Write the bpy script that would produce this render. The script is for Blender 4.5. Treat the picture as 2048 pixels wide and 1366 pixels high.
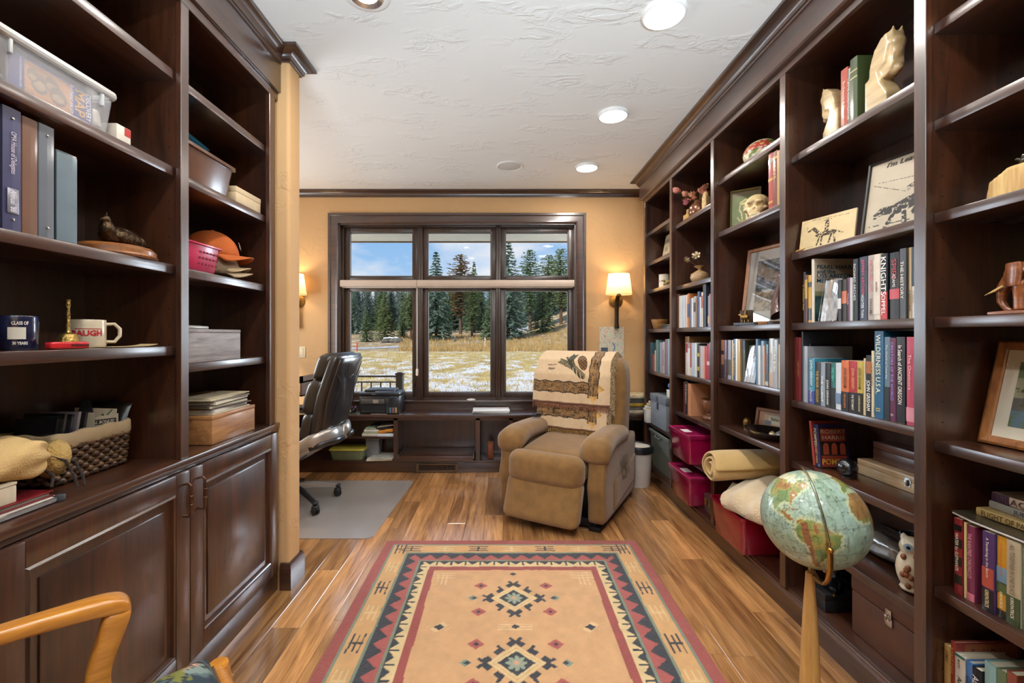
import bpy, bmesh, math, random
import numpy as np
from mathutils import Vector, Matrix, Euler, noise as mnoise
for o in list(bpy.data.objects): bpy.data.objects.remove(o, do_unlink=True)
SC = bpy.context.scene; COL = SC.collection
R = math.radians; PI = math.pi
# ---------------------------------------------------------------- camera
EH = 1.29                      # eye height; camera looks along +Y, floor is z = 0
F, CX, CY = 880.0, 1005.0, 670.0
cam = bpy.data.cameras.new('camera'); cam.sensor_width = 36; cam.lens = F/2048*36
cam.shift_x = (1024-CX)/2048; cam.shift_y = -(683-CY)/2048; cam.clip_start = .02; cam.clip_end = 1000
camo = bpy.data.objects.new('camera', cam); COL.objects.link(camo)
camo.location = (0, 0, EH); camo.rotation_euler = (R(90), 0, 0); SC.camera = camo
# ---------------------------------------------------------------- view
vs = SC.view_settings; vs.view_transform = 'Standard'; vs.look = 'None'; vs.gamma = 1; vs.use_curve_mapping = False
vs.exposure = 0.0
CY_ = SC.cycles; CY_.use_adaptive_sampling = True; CY_.adaptive_min_samples = 16; CY_.adaptive_threshold = .08; CY_.max_bounces = 6; CY_.diffuse_bounces = 3; CY_.glossy_bounces = 3; CY_.transmission_bounces = 4; CY_.caustics_reflective = False; CY_.caustics_refractive = False
# ---------------------------------------------------------------- world: blue sky with soft clouds
W = bpy.data.worlds.new('sky'); SC.world = W; W.use_nodes = True
nt = W.node_tree; nt.nodes.clear()
def N(nt, t, **kw):
    n = nt.nodes.new(t)
    for k, v in kw.items():
        if k.startswith('i_'): n.inputs[k[2:].replace('_', ' ')].default_value = v
        else: setattr(n, k, v)
    return n
wo = N(nt, 'ShaderNodeOutputWorld'); wb = N(nt, 'ShaderNodeBackground'); wb.inputs[1].default_value = .92
tc = N(nt, 'ShaderNodeTexCoord'); sx = N(nt, 'ShaderNodeSeparateXYZ'); nt.links.new(tc.outputs['Generated'], sx.inputs[0])
rp = N(nt, 'ShaderNodeValToRGB'); nt.links.new(sx.outputs[2], rp.inputs[0])
e = rp.color_ramp.elements; e[0].position = 0; e[0].color = (.70, .85, .98, 1); e[1].position = .55; e[1].color = (.16, .36, .78, 1)
e = rp.color_ramp.elements.new(.16); e.color = (.34, .60, .95, 1)
mp = N(nt, 'ShaderNodeMapping'); mp.inputs['Scale'].default_value = (3.2, 3.2, 7.5); mp.inputs['Location'].default_value = (.35, .2, .1)
nt.links.new(tc.outputs['Generated'], mp.inputs[0])
nz = N(nt, 'ShaderNodeTexNoise'); nz.inputs['Scale'].default_value = 1.25; nz.inputs['Detail'].default_value = 7; nz.inputs['Roughness'].default_value = .55
nt.links.new(mp.outputs[0], nz.inputs['Vector'])
cr = N(nt, 'ShaderNodeValToRGB'); cr.color_ramp.elements[0].position = .44; cr.color_ramp.elements[1].position = .66
nt.links.new(nz.outputs[0], cr.inputs[0])
mx = N(nt, 'ShaderNodeMixRGB'); mx.inputs[2].default_value = (.96, .97, 1, 1)
nt.links.new(cr.outputs[0], mx.inputs[0]); nt.links.new(rp.outputs[0], mx.inputs[1])
nt.links.new(mx.outputs[0], wb.inputs[0]); nt.links.new(wb.outputs[0], wo.inputs[0])
# ---------------------------------------------------------------- lights
def lamp(name, kind, energy, loc, rot, color=(1, 1, 1), **kw):
    l = bpy.data.lights.new(name, kind); l.energy = energy; l.color = color
    for k, v in kw.items(): setattr(l, k, v)
    o = bpy.data.objects.new(name, l); COL.objects.link(o); o.location = loc; o.rotation_euler = rot
    return o
lamp('sun', 'SUN', 4.9, (0, -20, 40), (R(52), 0, R(-38)), (1, .95, .86), angle=R(4))
# added fill lights, unseen: one low behind the camera, one beside the desk alcove
lamp('fill_uplight_rear', 'AREA', 118, (.1, -2.3, .3), (R(90+52), 0, 0), (.70, .88, 1), shape='RECTANGLE', size=2.3, size_y=.7, spread=R(74))   # uplight added to brighten the ceiling, no real source behind it
lamp('fill_alcove_side', 'AREA', 34, (-2.9, 3.2, 1.6), (R(90), 0, R(-90)), (.93, .97, 1), shape='RECTANGLE', size=1.1, size_y=1.2)  # unseen lamp added to brighten the room from the alcove side

# added area lights outdoors, unseen beside the picture window, boosting its daylight
lamp('fill_outdoor_west', 'AREA', 480, (-5.2, 8.0, 2.2), (R(90), 0, R(180+28)), (.74, .87, 1), shape='RECTANGLE', size=3.2, size_y=2.6)
lamp('fill_outdoor_east', 'AREA', 620, (3.6, 8.0, 2.2), (R(90), 0, R(180-26)), (.74, .87, 1), shape='RECTANGLE', size=3.2, size_y=2.6)
# ---------------------------------------------------------------- materials
def lin(h):
    h = h.lstrip('#'); c = [int(h[i:i+2], 16)/255 for i in (0, 2, 4)]
    return tuple(x/12.92 if x <= .04045 else ((x+.055)/1.055)**2.4 for x in c)
MATS = {}
def newmat(key):
    m = bpy.data.materials.new(key); m.use_nodes = True
    return m, m.node_tree, m.node_tree.nodes['Principled BSDF']
def mat(hx, rough=.5, metal=0., var=.12, vscale=12., bump=0., bscale=200., coat=0., trans=0., emit=0., spec=.5, sheen=0., alpha=1., stretch=(1, 1, 1), sss=0., ior=1.5):
    key = repr((hx, rough, metal, var, vscale, bump, bscale, coat, trans, emit, spec, sheen, alpha, stretch, sss, ior))
    if key in MATS: return MATS[key]
    m, nt, b = newmat('surface_'+hx.strip('#')); MATS[key] = m; L = nt.links.new
    c = lin(hx)
    b.inputs['Base Color'].default_value = (*c, 1); b.inputs['Roughness'].default_value = rough; b.inputs['Metallic'].default_value = metal
    b.inputs['Specular IOR Level'].default_value = spec; b.inputs['Coat Weight'].default_value = coat; b.inputs['Coat Roughness'].default_value = .12
    b.inputs['IOR'].default_value = ior
    b.inputs['Transmission Weight'].default_value = trans; b.inputs['Alpha'].default_value = alpha
    if sheen: b.inputs['Sheen Weight'].default_value = sheen
    if sss: b.inputs['Subsurface Weight'].default_value = sss; b.inputs['Subsurface Scale'].default_value = .02
    if emit: b.inputs['Emission Color'].default_value = (*c, 1); b.inputs['Emission Strength'].default_value = emit
    if var or bump:
        t = N(nt, 'ShaderNodeTexCoord'); mp = N(nt, 'ShaderNodeMapping'); mp.inputs['Scale'].default_value = stretch; L(t.outputs['Object'], mp.inputs[0])
    if var:
        n = N(nt, 'ShaderNodeTexNoise'); n.inputs['Scale'].default_value = vscale; n.inputs['Detail'].default_value = 4; L(mp.outputs[0], n.inputs['Vector'])
        r = N(nt, 'ShaderNodeValToRGB'); L(n.outputs[0], r.inputs[0])
        r.color_ramp.elements[0].position = .3; r.color_ramp.elements[1].position = .7
        r.color_ramp.elements[0].color = (*[x*(1-var) for x in c], 1); r.color_ramp.elements[1].color = (*[min(1, x*(1+var)) for x in c], 1)
        L(r.outputs[0], b.inputs['Base Color'])
    if bump:
        n = N(nt, 'ShaderNodeTexNoise'); n.inputs['Scale'].default_value = bscale; n.inputs['Detail'].default_value = 3; L(mp.outputs[0], n.inputs['Vector'])
        u = N(nt, 'ShaderNodeBump'); u.inputs['Strength'].default_value = bump; u.inputs['Distance'].default_value = .01; L(n.outputs[0], u.inputs['Height']); L(u.outputs[0], b.inputs['Normal'])
    return m
def wood(key, dark, light, axis='z', scale=1., rough=.38, coat=.25, rnd=.0, coat_ior=1.6, crough=.24):
    k = ('wood', key, axis, rnd)
    if k in MATS: return MATS[k]
    m, nt, b = newmat('wood_'+key+'_'+axis); MATS[k] = m; L = nt.links.new
    t = N(nt, 'ShaderNodeTexCoord'); oi = N(nt, 'ShaderNodeObjectInfo')
    off = N(nt, 'ShaderNodeVectorMath', operation='SCALE'); L(oi.outputs['Random'], off.inputs['Scale']); off.inputs[0].default_value = (17, 31, 23)
    ad = N(nt, 'ShaderNodeVectorMath', operation='ADD'); L(t.outputs['Object'], ad.inputs[0]); L(off.outputs[0], ad.inputs[1])
    mp = N(nt, 'ShaderNodeMapping'); s = [14*scale]*3; s['xyz'.index(axis)] = 1.1*scale; mp.inputs['Scale'].default_value = s; L(ad.outputs[0], mp.inputs[0])
    n = N(nt, 'ShaderNodeTexNoise'); n.inputs['Scale'].default_value = 1.3; n.inputs['Detail'].default_value = 6; n.inputs['Roughness'].default_value = .6; n.inputs['Distortion'].default_value = 1.2; L(mp.outputs[0], n.inputs['Vector'])
    n2 = N(nt, 'ShaderNodeTexNoise'); n2.inputs['Scale'].default_value = 9; n2.inputs['Detail'].default_value = 3; L(mp.outputs[0], n2.inputs['Vector'])
    mm = N(nt, 'ShaderNodeMath', operation='MULTIPLY_ADD'); L(n2.outputs[0], mm.inputs[0]); mm.inputs[1].default_value = .35; L(n.outputs[0], mm.inputs[2])
    r = N(nt, 'ShaderNodeValToRGB'); L(mm.outputs[0], r.inputs[0])
    e = r.color_ramp.elements; e[0].position = .42; e[0].color = (*lin(dark), 1); e[1].position = .86; e[1].color = (*lin(light), 1)
    col = r.outputs[0]
    if rnd:
        h = N(nt, 'ShaderNodeHueSaturation'); mr = N(nt, 'ShaderNodeMapRange'); L(oi.outputs['Random'], mr.inputs[0]); mr.inputs[3].default_value = 1-rnd; mr.inputs[4].default_value = 1+rnd
        L(mr.outputs[0], h.inputs['Value']); L(col, h.inputs['Color']); col = h.outputs[0]
    L(col, b.inputs['Base Color']); b.inputs['Roughness'].default_value = rough; b.inputs['Coat Weight'].default_value = coat; b.inputs['Coat Roughness'].default_value = crough; b.inputs['Coat IOR'].default_value = coat_ior
    u = N(nt, 'ShaderNodeBump'); u.inputs['Strength'].default_value = .06; u.inputs['Distance'].default_value = .004; L(n2.outputs[0], u.inputs['Height']); L(u.outputs[0], b.inputs['Normal'])
    return m
def painted(rough=.8, bump=0., bscale=300., coat=0., sheen=0.):
    k = ('painted', rough, bump, bscale, coat, sheen)
    if k in MATS: return MATS[k]
    m, nt, b = newmat('printed_surface'); MATS[k] = m; L = nt.links.new
    a = N(nt, 'ShaderNodeAttribute', attribute_name='Col'); L(a.outputs['Color'], b.inputs['Base Color'])
    b.inputs['Roughness'].default_value = rough; b.inputs['Coat Weight'].default_value = coat; b.inputs['Coat Roughness'].default_value = .1
    if sheen: b.inputs['Sheen Weight'].default_value = sheen
    if bump:
        t = N(nt, 'ShaderNodeTexCoord'); n = N(nt, 'ShaderNodeTexNoise'); n.inputs['Scale'].default_value = bscale; n.inputs['Detail'].default_value = 3; L(t.outputs['Object'], n.inputs['Vector'])
        u = N(nt, 'ShaderNodeBump'); u.inputs['Strength'].default_value = bump; u.inputs['Distance'].default_value = .01; L(n.outputs[0], u.inputs['Height']); L(u.outputs[0], b.inputs['Normal'])
    return m
def glassmat(tint='ffffff', refl=.08, rough=.02, key='pane'):
    k = ('glass', tint, refl, rough)
    if k in MATS: return MATS[k]
    m, nt, b = newmat('clear_'+key); MATS[k] = m; nt.nodes.remove(b); L = nt.links.new
    o = nt.nodes['Material Output']; t = N(nt, 'ShaderNodeBsdfTransparent'); t.inputs[0].default_value = (*lin(tint), 1)
    g = N(nt, 'ShaderNodeBsdfGlossy'); g.inputs['Roughness'].default_value = rough; x = N(nt, 'ShaderNodeMixShader')
    f = N(nt, 'ShaderNodeFresnel'); f.inputs[0].default_value = 1.45; a = N(nt, 'ShaderNodeMath', operation='MULTIPLY_ADD'); L(f.outputs[0], a.inputs[0]); a.inputs[1].default_value = refl*8; a.inputs[2].default_value = 0
    L(a.outputs[0], x.inputs[0]); L(t.outputs[0], x.inputs[1]); L(g.outputs[0], x.inputs[2]); L(x.outputs[0], o.inputs[0])
    return m
DW = ('1b0b04', '47230e')      # dark stained alder
def dwood(axis='z'): return wood('dark_alder', *DW, axis=axis, rough=.42, coat=1., coat_ior=1.64)

# ---------------------------------------------------------------- geometry
class G:
    def __init__(s): s.bm = bmesh.new()
    def _tf(s, n0, m):
        if m is not None:
            s.bm.verts.ensure_lookup_table()
            bmesh.ops.transform(s.bm, matrix=m, verts=s.bm.verts[n0:])
        return s
    def box(s, x0, x1, y0, y1, z0, z1, bev=0., seg=2, m=None):
        t = bmesh.new(); bmesh.ops.create_cube(t, size=1)
        for v in t.verts: v.co = Vector(((x0+x1)/2+v.co.x*(x1-x0), (y0+y1)/2+v.co.y*(y1-y0), (z0+z1)/2+v.co.z*(z1-z0)))
        if bev: bmesh.ops.bevel(t, geom=list(t.edges), offset=min(bev, .49*min(abs(x1-x0), abs(y1-y0), abs(z1-z0))), segments=seg, affect='EDGES', profile=.5)
        return s.add(t, m)
    def add(s, t, m=None):
        if m is not None: bmesh.ops.transform(t, matrix=m, verts=t.verts)
        me = bpy.data.meshes.new('t'); t.to_mesh(me); t.free(); s.bm.from_mesh(me); bpy.data.meshes.remove(me); return s
    def rings(s, rs, caps=True, closed=True, m=None):
        vs_ = [[s.bm.verts.new(p) for p in r] for r in rs]; k = len(rs[0]); n = k if closed else k-1
        for a, b in zip(vs_, vs_[1:]):
            for i in range(n):
                try: s.bm.faces.new((a[i], a[(i+1) % k], b[(i+1) % k], b[i]))
                except ValueError: pass
        if caps and closed:
            for q in (vs_[0][::-1], vs_[-1]):
                try: s.bm.faces.new(q)
                except ValueError: pass
        if m is not None: bmesh.ops.transform(s.bm, matrix=m, verts=[v for r in vs_ for v in r])
        return s
    def lathe(s, prof, n=24, m=None, caps=True, sq=1.):
        return s.rings([[Vector((r*math.cos(2*PI*i/n), sq*r*math.sin(2*PI*i/n), z)) for i in range(n)] for r, z in prof], caps, True, m)
    def tube(s, pts, r, n=8, m=None, closed=False, flat=1., up=None):
        pts = [Vector(p) for p in pts]; rs = []; N_ = len(pts); prev = None
        for i, p in enumerate(pts):
            a = pts[(i-1) % N_] if closed or i > 0 else p; b = pts[(i+1) % N_] if closed or i < N_-1 else p
            d = (b-a).normalized() if (b-a).length > 1e-9 else Vector((0, 0, 1))
            if prev is None:
                u = Vector(up) if up else (Vector((0, 0, 1)) if abs(d.z) < .9 else Vector((1, 0, 0)))
            else: u = prev
            u = (u-d*u.dot(d)); u = u.normalized() if u.length > 1e-6 else d.orthogonal().normalized(); prev = u; v = d.cross(u)
            rr = r[i] if isinstance(r, (list, tuple)) else r
            rs.append([p+u*rr*math.cos(2*PI*k/n)+v*rr*flat*math.sin(2*PI*k/n) for k in range(n)])
        if closed: rs.append(rs[0]); return s.rings(rs, False, True, m)
        return s.rings(rs, True, True, m)
    def prism(s, poly, axis, a0, a1, m=None):
        f = {'x': lambda u, v, a: Vector((a, u, v)), 'y': lambda u, v, a: Vector((u, a, v)), 'z': lambda u, v, a: Vector((u, v, a))}[axis]
        s.rings([[f(u, v, a0) for u, v in poly], [f(u, v, a1) for u, v in poly]], True, True, m)
        return s
    def soft(s, sx, sy, sz, r, n=8, fn=None, m=None):
        """rounded box of half sizes sx, sy, sz with edge radius r, then deformed by fn"""
        t = bmesh.new(); bmesh.ops.create_cube(t, size=2); bmesh.ops.subdivide_edges(t, edges=list(t.edges), cuts=n-1, use_grid_fill=True)
        for v in t.verts:
            d = Vector((v.co.x*sx, v.co.y*sy, v.co.z*sz)); rr = min(r, sx, sy, sz)
            # warp samples so that the rounding gets vertices
            c = Vector((max(-sx+rr, min(sx-rr, d.x)), max(-sy+rr, min(sy-rr, d.y)), max(-sz+rr, min(sz-rr, d.z))))
            o = d-c
            if o.length > 1e-9: d = c+o.normalized()*rr
            v.co = fn(d) if fn else d
        return s.add(t, m)
    def sphere(s, c, r, m=None, u=16, v=10):
        r = r if isinstance(r, (tuple, list)) else (r, r, r); t = bmesh.new(); bmesh.ops.create_uvsphere(t, u_segments=u, v_segments=v, radius=1)
        for q in t.verts: q.co = Vector((q.co.x*r[0], q.co.y*r[1], q.co.z*r[2]))
        if m is not None: bmesh.ops.transform(t, matrix=m, verts=t.verts)
        for q in t.verts: q.co += Vector(c)
        return s.add(t)
    def quad(s, *p):
        s.bm.faces.new([s.bm.verts.new(q) for q in p]); return s
    def sheet(s, rows, thick=0.):
        s.rings([[Vector(p) for p in r] for r in rows], False, False); return s
def T(x=0, y=0, z=0, rz=0, rx=0, ry=0, s=1.):
    return Matrix.Translation((x, y, z)) @ Euler((R(rx), R(ry), R(rz))).to_matrix().to_4x4() @ Matrix.Scale(s, 4)
def clean(name, me, smooth, ang=R(35)):
    if smooth:
        for p in me.polygons: p.use_smooth = True
        if smooth == 'auto': me.set_sharp_from_angle(angle=ang)
def mesh_ob(name, me, material, parent=None):
    o = bpy.data.objects.new(name, me); COL.objects.link(o)
    if material is not None and not me.materials: me.materials.append(material)
    if parent is not None: o.parent = parent
    return o
def ob(name, g, material, parent=None, smooth='auto', world=False, keep=False):
    """link a G as one mesh object. Top-level: origin moved to the base of the mesh. world: coordinates are world ones under a parent"""
    me = bpy.data.meshes.new(name)
    if isinstance(g, G):
        bmesh.ops.recalc_face_normals(g.bm, faces=g.bm.faces) if not keep else None
        g.bm.to_mesh(me); g.bm.free()
    else: me = g
    clean(name, me, smooth)
    o = mesh_ob(name, me, material, parent)
    if parent is None:
        co = np.empty(len(me.vertices)*3, np.float32); me.vertices.foreach_get('co', co); co = co.reshape(-1, 3); lo, hi = co.min(0), co.max(0)
        b = Vector((float(lo[0]+hi[0])/2, float(lo[1]+hi[1])/2, float(lo[2]))); me.transform(Matrix.Translation(-b)); o.location = b
    elif world:
        w = parent.matrix_basis.copy(); p = parent.parent
        while p is not None: w = p.matrix_basis @ w; p = p.parent
        me.transform(w.inverted())
    return o
def tag(o, label, cat, group=None):
    o['label'] = label; o['category'] = cat
    if group: o['group'] = group
    return o
def struct(o, label=None):
    o['kind'] = 'structure'
    if label: o['label'] = label
    return o
def thing(name, label, cat, loc=(0, 0, 0), rz=0, group=None):
    o = bpy.data.objects.new(name, None); COL.objects.link(o); o.empty_display_size = .05
    o.location = loc; o.rotation_euler = (0, 0, R(rz)); tag(o, label, cat, group); return o
def dup(o, parent=None, **kw):
    c = o.copy(); COL.objects.link(c); c.parent = parent
    for k, v in kw.items(): setattr(c, k, v)
    for ch in list(o.children): dup(ch, c)
    return c
def grid_paint(name, nu, nv, pos, colf, material, parent=None, world=False):
    """a grid mesh whose print is a colour attribute: colf(U, V) -> sRGB array in 0..1"""
    U, V = np.meshgrid(np.linspace(0, 1, nu+1), np.linspace(0, 1, nv+1)); P = np.stack(pos(U, V), -1).reshape(-1, 3)
    i = np.arange((nu+1)*(nv+1)).reshape(nv+1, nu+1); Fc = np.stack([i[:-1, :-1], i[:-1, 1:], i[1:, 1:], i[1:, :-1]], -1).reshape(-1, 4)
    me = bpy.data.meshes.new(name); me.from_pydata(P.tolist(), [], Fc.tolist())
    c = np.clip(colf(U, V), 0, 1).reshape(-1, 3); c = np.where(c <= .04045, c/12.92, ((c+.055)/1.055)**2.4)
    a = me.color_attributes.new('Col', 'FLOAT_COLOR', 'POINT'); a.data.foreach_set('color', np.concatenate([c, np.ones((len(c), 1))], 1).astype(np.float32).ravel())
    return ob(name, me, material, parent, smooth=True, world=world)
def hexa(h): h = h.lstrip('#'); return np.array([int(h[i:i+2], 16)/255 for i in (0, 2, 4)])
def blank(U, h): return np.ones(U.shape+(3,))*hexa(h)
def put(c, mask, h): c[mask] = hexa(h)
def inpoly(U, V, poly):
    r = np.zeros(U.shape, bool); n = len(poly)
    for i in range(n):
        x0, y0 = poly[i]; x1, y1 = poly[(i+1) % n]
        k = ((y0 > V) != (y1 > V)) & (U < (x1-x0)*(V-y0)/(y1-y0+1e-12)+x0); r ^= k
    return r
def vnoise(U, V, sc, seed=0):
    """smooth value noise, numpy"""
    rg = np.random.RandomState(seed); n = 64; g = rg.rand(n, n); u = U*sc; v = V*sc; i = np.floor(u).astype(int); j = np.floor(v).astype(int); a = u-i; b = v-j
    a = a*a*(3-2*a); b = b*b*(3-2*b); q = lambda x, y: g[x % n, y % n]
    return (q(i, j)*(1-a)+q(i+1, j)*a)*(1-b)+(q(i, j+1)*(1-a)+q(i+1, j+1)*a)*b
def fbm(U, V, sc, seed=0, o=4): return sum(vnoise(U, V, sc*2**k, seed+k)/2**k for k in range(o))/sum(1/2**k for k in range(o))
def text_mesh(s, shear=0., bold=0.):
    c = bpy.data.curves.new('t', 'FONT'); c.body = s; c.resolution_u = 2; c.shear = shear; c.offset = bold; c.align_x = 'CENTER'; c.align_y = 'CENTER'
    o = bpy.data.objects.new('t', c); me = bpy.data.meshes.new_from_object(o); bpy.data.objects.remove(o); bpy.data.curves.remove(c); return me
def text(s, hx, m, w, h, parent, rough=.5, name='lettering', shear=0., bold=.004, metal=0.):
    """lettering fitted into w x h metres, centred on matrix m (x along the line, y up the letters, z towards the reader)"""
    me = text_mesh(s, shear, bold); co = np.empty(len(me.vertices)*3, np.float32); me.vertices.foreach_get('co', co); co = co.reshape(-1, 3)
    lo, hi = co.min(0), co.max(0); d = hi-lo; sx, sy = w/max(d[0], 1e-6), h/max(d[1], 1e-6); sx = min(sx, sy*1.25); sy = min(sy, sx*1.8)
    me.transform(m @ Matrix.Diagonal((sx, sy, 1, 1)) @ Matrix.Translation((-(lo[0]+hi[0])/2, -(lo[1]+hi[1])/2, 0)))
    return ob(name, me, mat(hx, rough, metal, var=0), parent, smooth=False)
def blob(prims, vox, smooth=6, cut=()):
    """union of closed shapes (each a G) as one continuous voxel-remeshed surface"""
    g = G()
    for p in prims:
        me = bpy.data.meshes.new('p'); bmesh.ops.recalc_face_normals(p.bm, faces=p.bm.faces); p.bm.to_mesh(me); p.bm.free(); g.bm.from_mesh(me); bpy.data.meshes.remove(me)
    me = bpy.data.meshes.new('b'); g.bm.to_mesh(me); g.bm.free(); o = bpy.data.objects.new('b', me); COL.objects.link(o)
    md = o.modifiers.new('r', 'REMESH'); md.mode = 'VOXEL'; md.voxel_size = vox
    cos = []
    for c in cut:
        cm = bpy.data.meshes.new('c'); bmesh.ops.recalc_face_normals(c.bm, faces=c.bm.faces); c.bm.to_mesh(cm); c.bm.free(); co = bpy.data.objects.new('c', cm); COL.objects.link(co); cos.append(co)
        b = o.modifiers.new('d', 'BOOLEAN'); b.operation = 'DIFFERENCE'; b.object = co; b.solver = 'FAST'
    if cut:
        md = o.modifiers.new('r2', 'REMESH'); md.mode = 'VOXEL'; md.voxel_size = vox
    if smooth: sm = o.modifiers.new('s', 'SMOOTH'); sm.iterations = smooth; sm.factor = .5
    dg = bpy.context.evaluated_depsgraph_get(); res = bpy.data.meshes.new_from_object(o.evaluated_get(dg))
    bpy.data.objects.remove(o)
    for c in cos: bpy.data.objects.remove(c)
    return res
def ball(c, r, m=None): return G().sphere(c, r, m)
def rod(pts, r): return G().tube(pts, r, 10)
def YR(x, X): return F*X/(x-CX)          # depth of the point seen at pixel column x on the plane X
def ZY(y, Y): return EH-(y-CY)*Y/F       # height of the point seen at pixel row y at depth Y
random.seed(7)
# ================================================================ the room
CH = 2.74; YB = 4.42; XR = 1.31; XL = -1.14; YREAR = -2.42; XALC = -2.95
def stucco(key, hx, sc=7., bump=.5):
    m, nt, b = newmat('plaster_'+key); L = nt.links.new
    t = N(nt, 'ShaderNodeTexCoord'); mp = N(nt, 'ShaderNodeMapping'); mp.inputs['Scale'].default_value = (.7, 1.3, 1.3) if key == 'ceiling' else (1, 1, 1); L(t.outputs['Object'], mp.inputs[0])
    n = N(nt, 'ShaderNodeTexNoise'); n.inputs['Scale'].default_value = sc; n.inputs['Detail'].default_value = 5; n.inputs['Roughness'].default_value = .62; n.inputs['Distortion'].default_value = 1.6; L(mp.outputs[0], n.inputs['Vector'])
    r = N(nt, 'ShaderNodeValToRGB'); r.color_ramp.elements[0].position = .46; r.color_ramp.elements[1].position = .56; L(n.outputs[0], r.inputs[0])
    n3 = N(nt, 'ShaderNodeTexNoise'); n3.inputs['Scale'].default_value = sc*.45; L(mp.outputs[0], n3.inputs['Vector'])
    r3 = N(nt, 'ShaderNodeValToRGB'); r3.color_ramp.elements[0].position = .5; r3.color_ramp.elements[1].position = .62; L(n3.outputs[0], r3.inputs[0])
    x = N(nt, 'ShaderNodeMath', operation='MULTIPLY'); L(r.outputs[0], x.inputs[0]); L(r3.outputs[0], x.inputs[1])
    u = N(nt, 'ShaderNodeBump'); u.inputs['Strength'].default_value = bump; u.inputs['Distance'].default_value = .006; L(x.outputs[0], u.inputs['Height']); L(u.outputs[0], b.inputs['Normal'])
    b.inputs['Base Color'].default_value = (*lin(hx), 1); b.inputs['Roughness'].default_value = .75; b.inputs['Specular IOR Level'].default_value = .25
    return m
WALLM = stucco('wall', 'c9a274', 8., .4); CEILM = stucco('ceiling', 'f0efec', 8.5, .5)
flr = ob('floor', G().box(-3.1, 1.8, YREAR-.1, 4.65, -.15, -.013), wood('floor_base', '6b3f1d', 'a06a38', 'y'), smooth=False); struct(flr, 'wooden floor of long planks running towards the window wall')
# planks
PLK = wood('floor_plank', '6e411e', 'd39b62', 'y', scale=.9, rough=.3, coat=1., rnd=.4, coat_ior=1.7, crough=.15)
rg = random.Random(11); pw = .128; x = -2.94; fl = flr.location.copy()
while x < 1.36:
    y = -.55+rg.random()*.8; 
    while y < 4.15:
        ln = rg.choice((.55, .8, 1.0, 1.3, 1.6))*(0.85+.3*rg.random()); y1 = min(y+ln, 4.2)
        xm = x+pw/2
        vis = (xm > -1.2 and y1 > .1) or (xm <= -1.2 and y1 > 2.2)
        if y1-y > .12 and vis:
            g = G().box(-pw/2+.0006, pw/2-.0006, -(y1-y)/2+.0006, (y1-y)/2-.0006, -.012, 0, bev=.0012, seg=1)
            o = ob('plank', g, PLK, flr, smooth=False); o.location = (xm-fl.x, (y+y1)/2-fl.y, -fl.z)
        y = y1
    x += pw
cl = struct(ob('ceiling', G().box(-3.1, 1.8, YREAR-.1, 4.65, CH, CH+.15), CEILM, smooth=False), 'white knockdown plaster ceiling')
# window wall with its opening
WX0, WX1, WZ0, WZ1 = -1.645, .735, .63, 2.41
g = G().box(-3.1, WX0, YB, YB+.2, 0, CH).box(WX1, 1.8, YB, YB+.2, 0, CH).box(WX0, WX1, YB, YB+.2, 0, WZ0).box(WX0, WX1, YB, YB+.2, WZ1, CH)
struct(ob('wall_back', g, WALLM, smooth=False), 'tan plaster wall around the big window')
struct(ob('wall_right', G().box(1.645, 1.8, YREAR-.1, YB, 0, CH), WALLM, smooth=False))
# the alcove's side wall (beyond the frame), its opening added for the fill light
g = G().box(-3.1, XALC, 2.36, 2.6, 0, CH).box(-3.1, XALC, 3.8, YB, 0, CH).box(-3.1, XALC, 2.6, 3.8, 0, .95).box(-3.1, XALC, 2.6, 3.8, 2.25, CH)
struct(ob('wall_left', g, WALLM, smooth=False))
# rear wall behind the camera, its wide opening added for the fill light
g = G().box(-3.1, -1.15, YREAR-.15, YREAR, 0, CH).box(1.35, 1.8, YREAR-.15, YREAR, 0, CH).box(-1.15, 1.35, YREAR-.15, YREAR, 2.35, CH)
struct(ob('wall_rear', g, WALLM, smooth=False))
# partition wall that ends beside the left bookcase, rounded corner
g = G(); rr = .018; a = []
for (cx_, cy_, t0) in ((-1.083-rr, 2.235+rr, -90), (-1.083-rr, 2.36-rr, 0)):
    for k in range(7):
        t = R(t0+90*k/6); a.append((cx_+rr*math.cos(t), cy_+rr*math.sin(t)))
a += [(-3.1, 2.36), (-3.1, 2.235)]
g.prism(a, 'z', 0, CH); struct(ob('wall_partition', g, WALLM), 'narrow end of the tan partition wall beside the left bookcase')
struct(ob('wall_side', G().box(-1.62, -1.50, YREAR, 2.234, 0, CH), WALLM, smooth=False))
def sweep(path, prof, up=None):
    """mitred moulding: path of (x, y) points, prof of (outward offset to the right of travel, z)"""
    g = G(); P = [Vector(p) for p in path]; rs = []
    for i, p in enumerate(P):
        d0 = (p-P[i-1]).normalized() if i else (P[1]-p).normalized(); d1 = (P[i+1]-p).normalized() if i < len(P)-1 else d0
        n0 = Vector((d0.y, -d0.x)); n1 = Vector((d1.y, -d1.x)); b = (n0+n1); b = b/ b.dot(n0) if b.length > 1e-6 else n0
        rs.append([Vector((p.x+b.x*o, p.y+b.y*o, z)) for o, z in prof])
    return g.rings(rs, True, True)
CROWN = [(0, 2.672), (.006, 2.672), (.008, 2.682), (.016, 2.684)]+[(.016+.052*(1-math.cos(R(a))), 2.684+.040*math.sin(R(a))) for a in (15, 30, 45, 60, 75, 90)]+[(.071, 2.726), (.071, 2.7395), (0, 2.7395)]
struct(ob('trim_1', sweep([(XALC, YB-.001), (1.62, YB-.001)], [(o*.75, z) for o, z in CROWN]), dwood('x')), 'dark wooden crown moulding above the window')
BASEB = [(0, 0), (.015, 0), (.015, .105), (.012, .112), (.012, .122), (.007, .132), (0, .135)]
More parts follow.
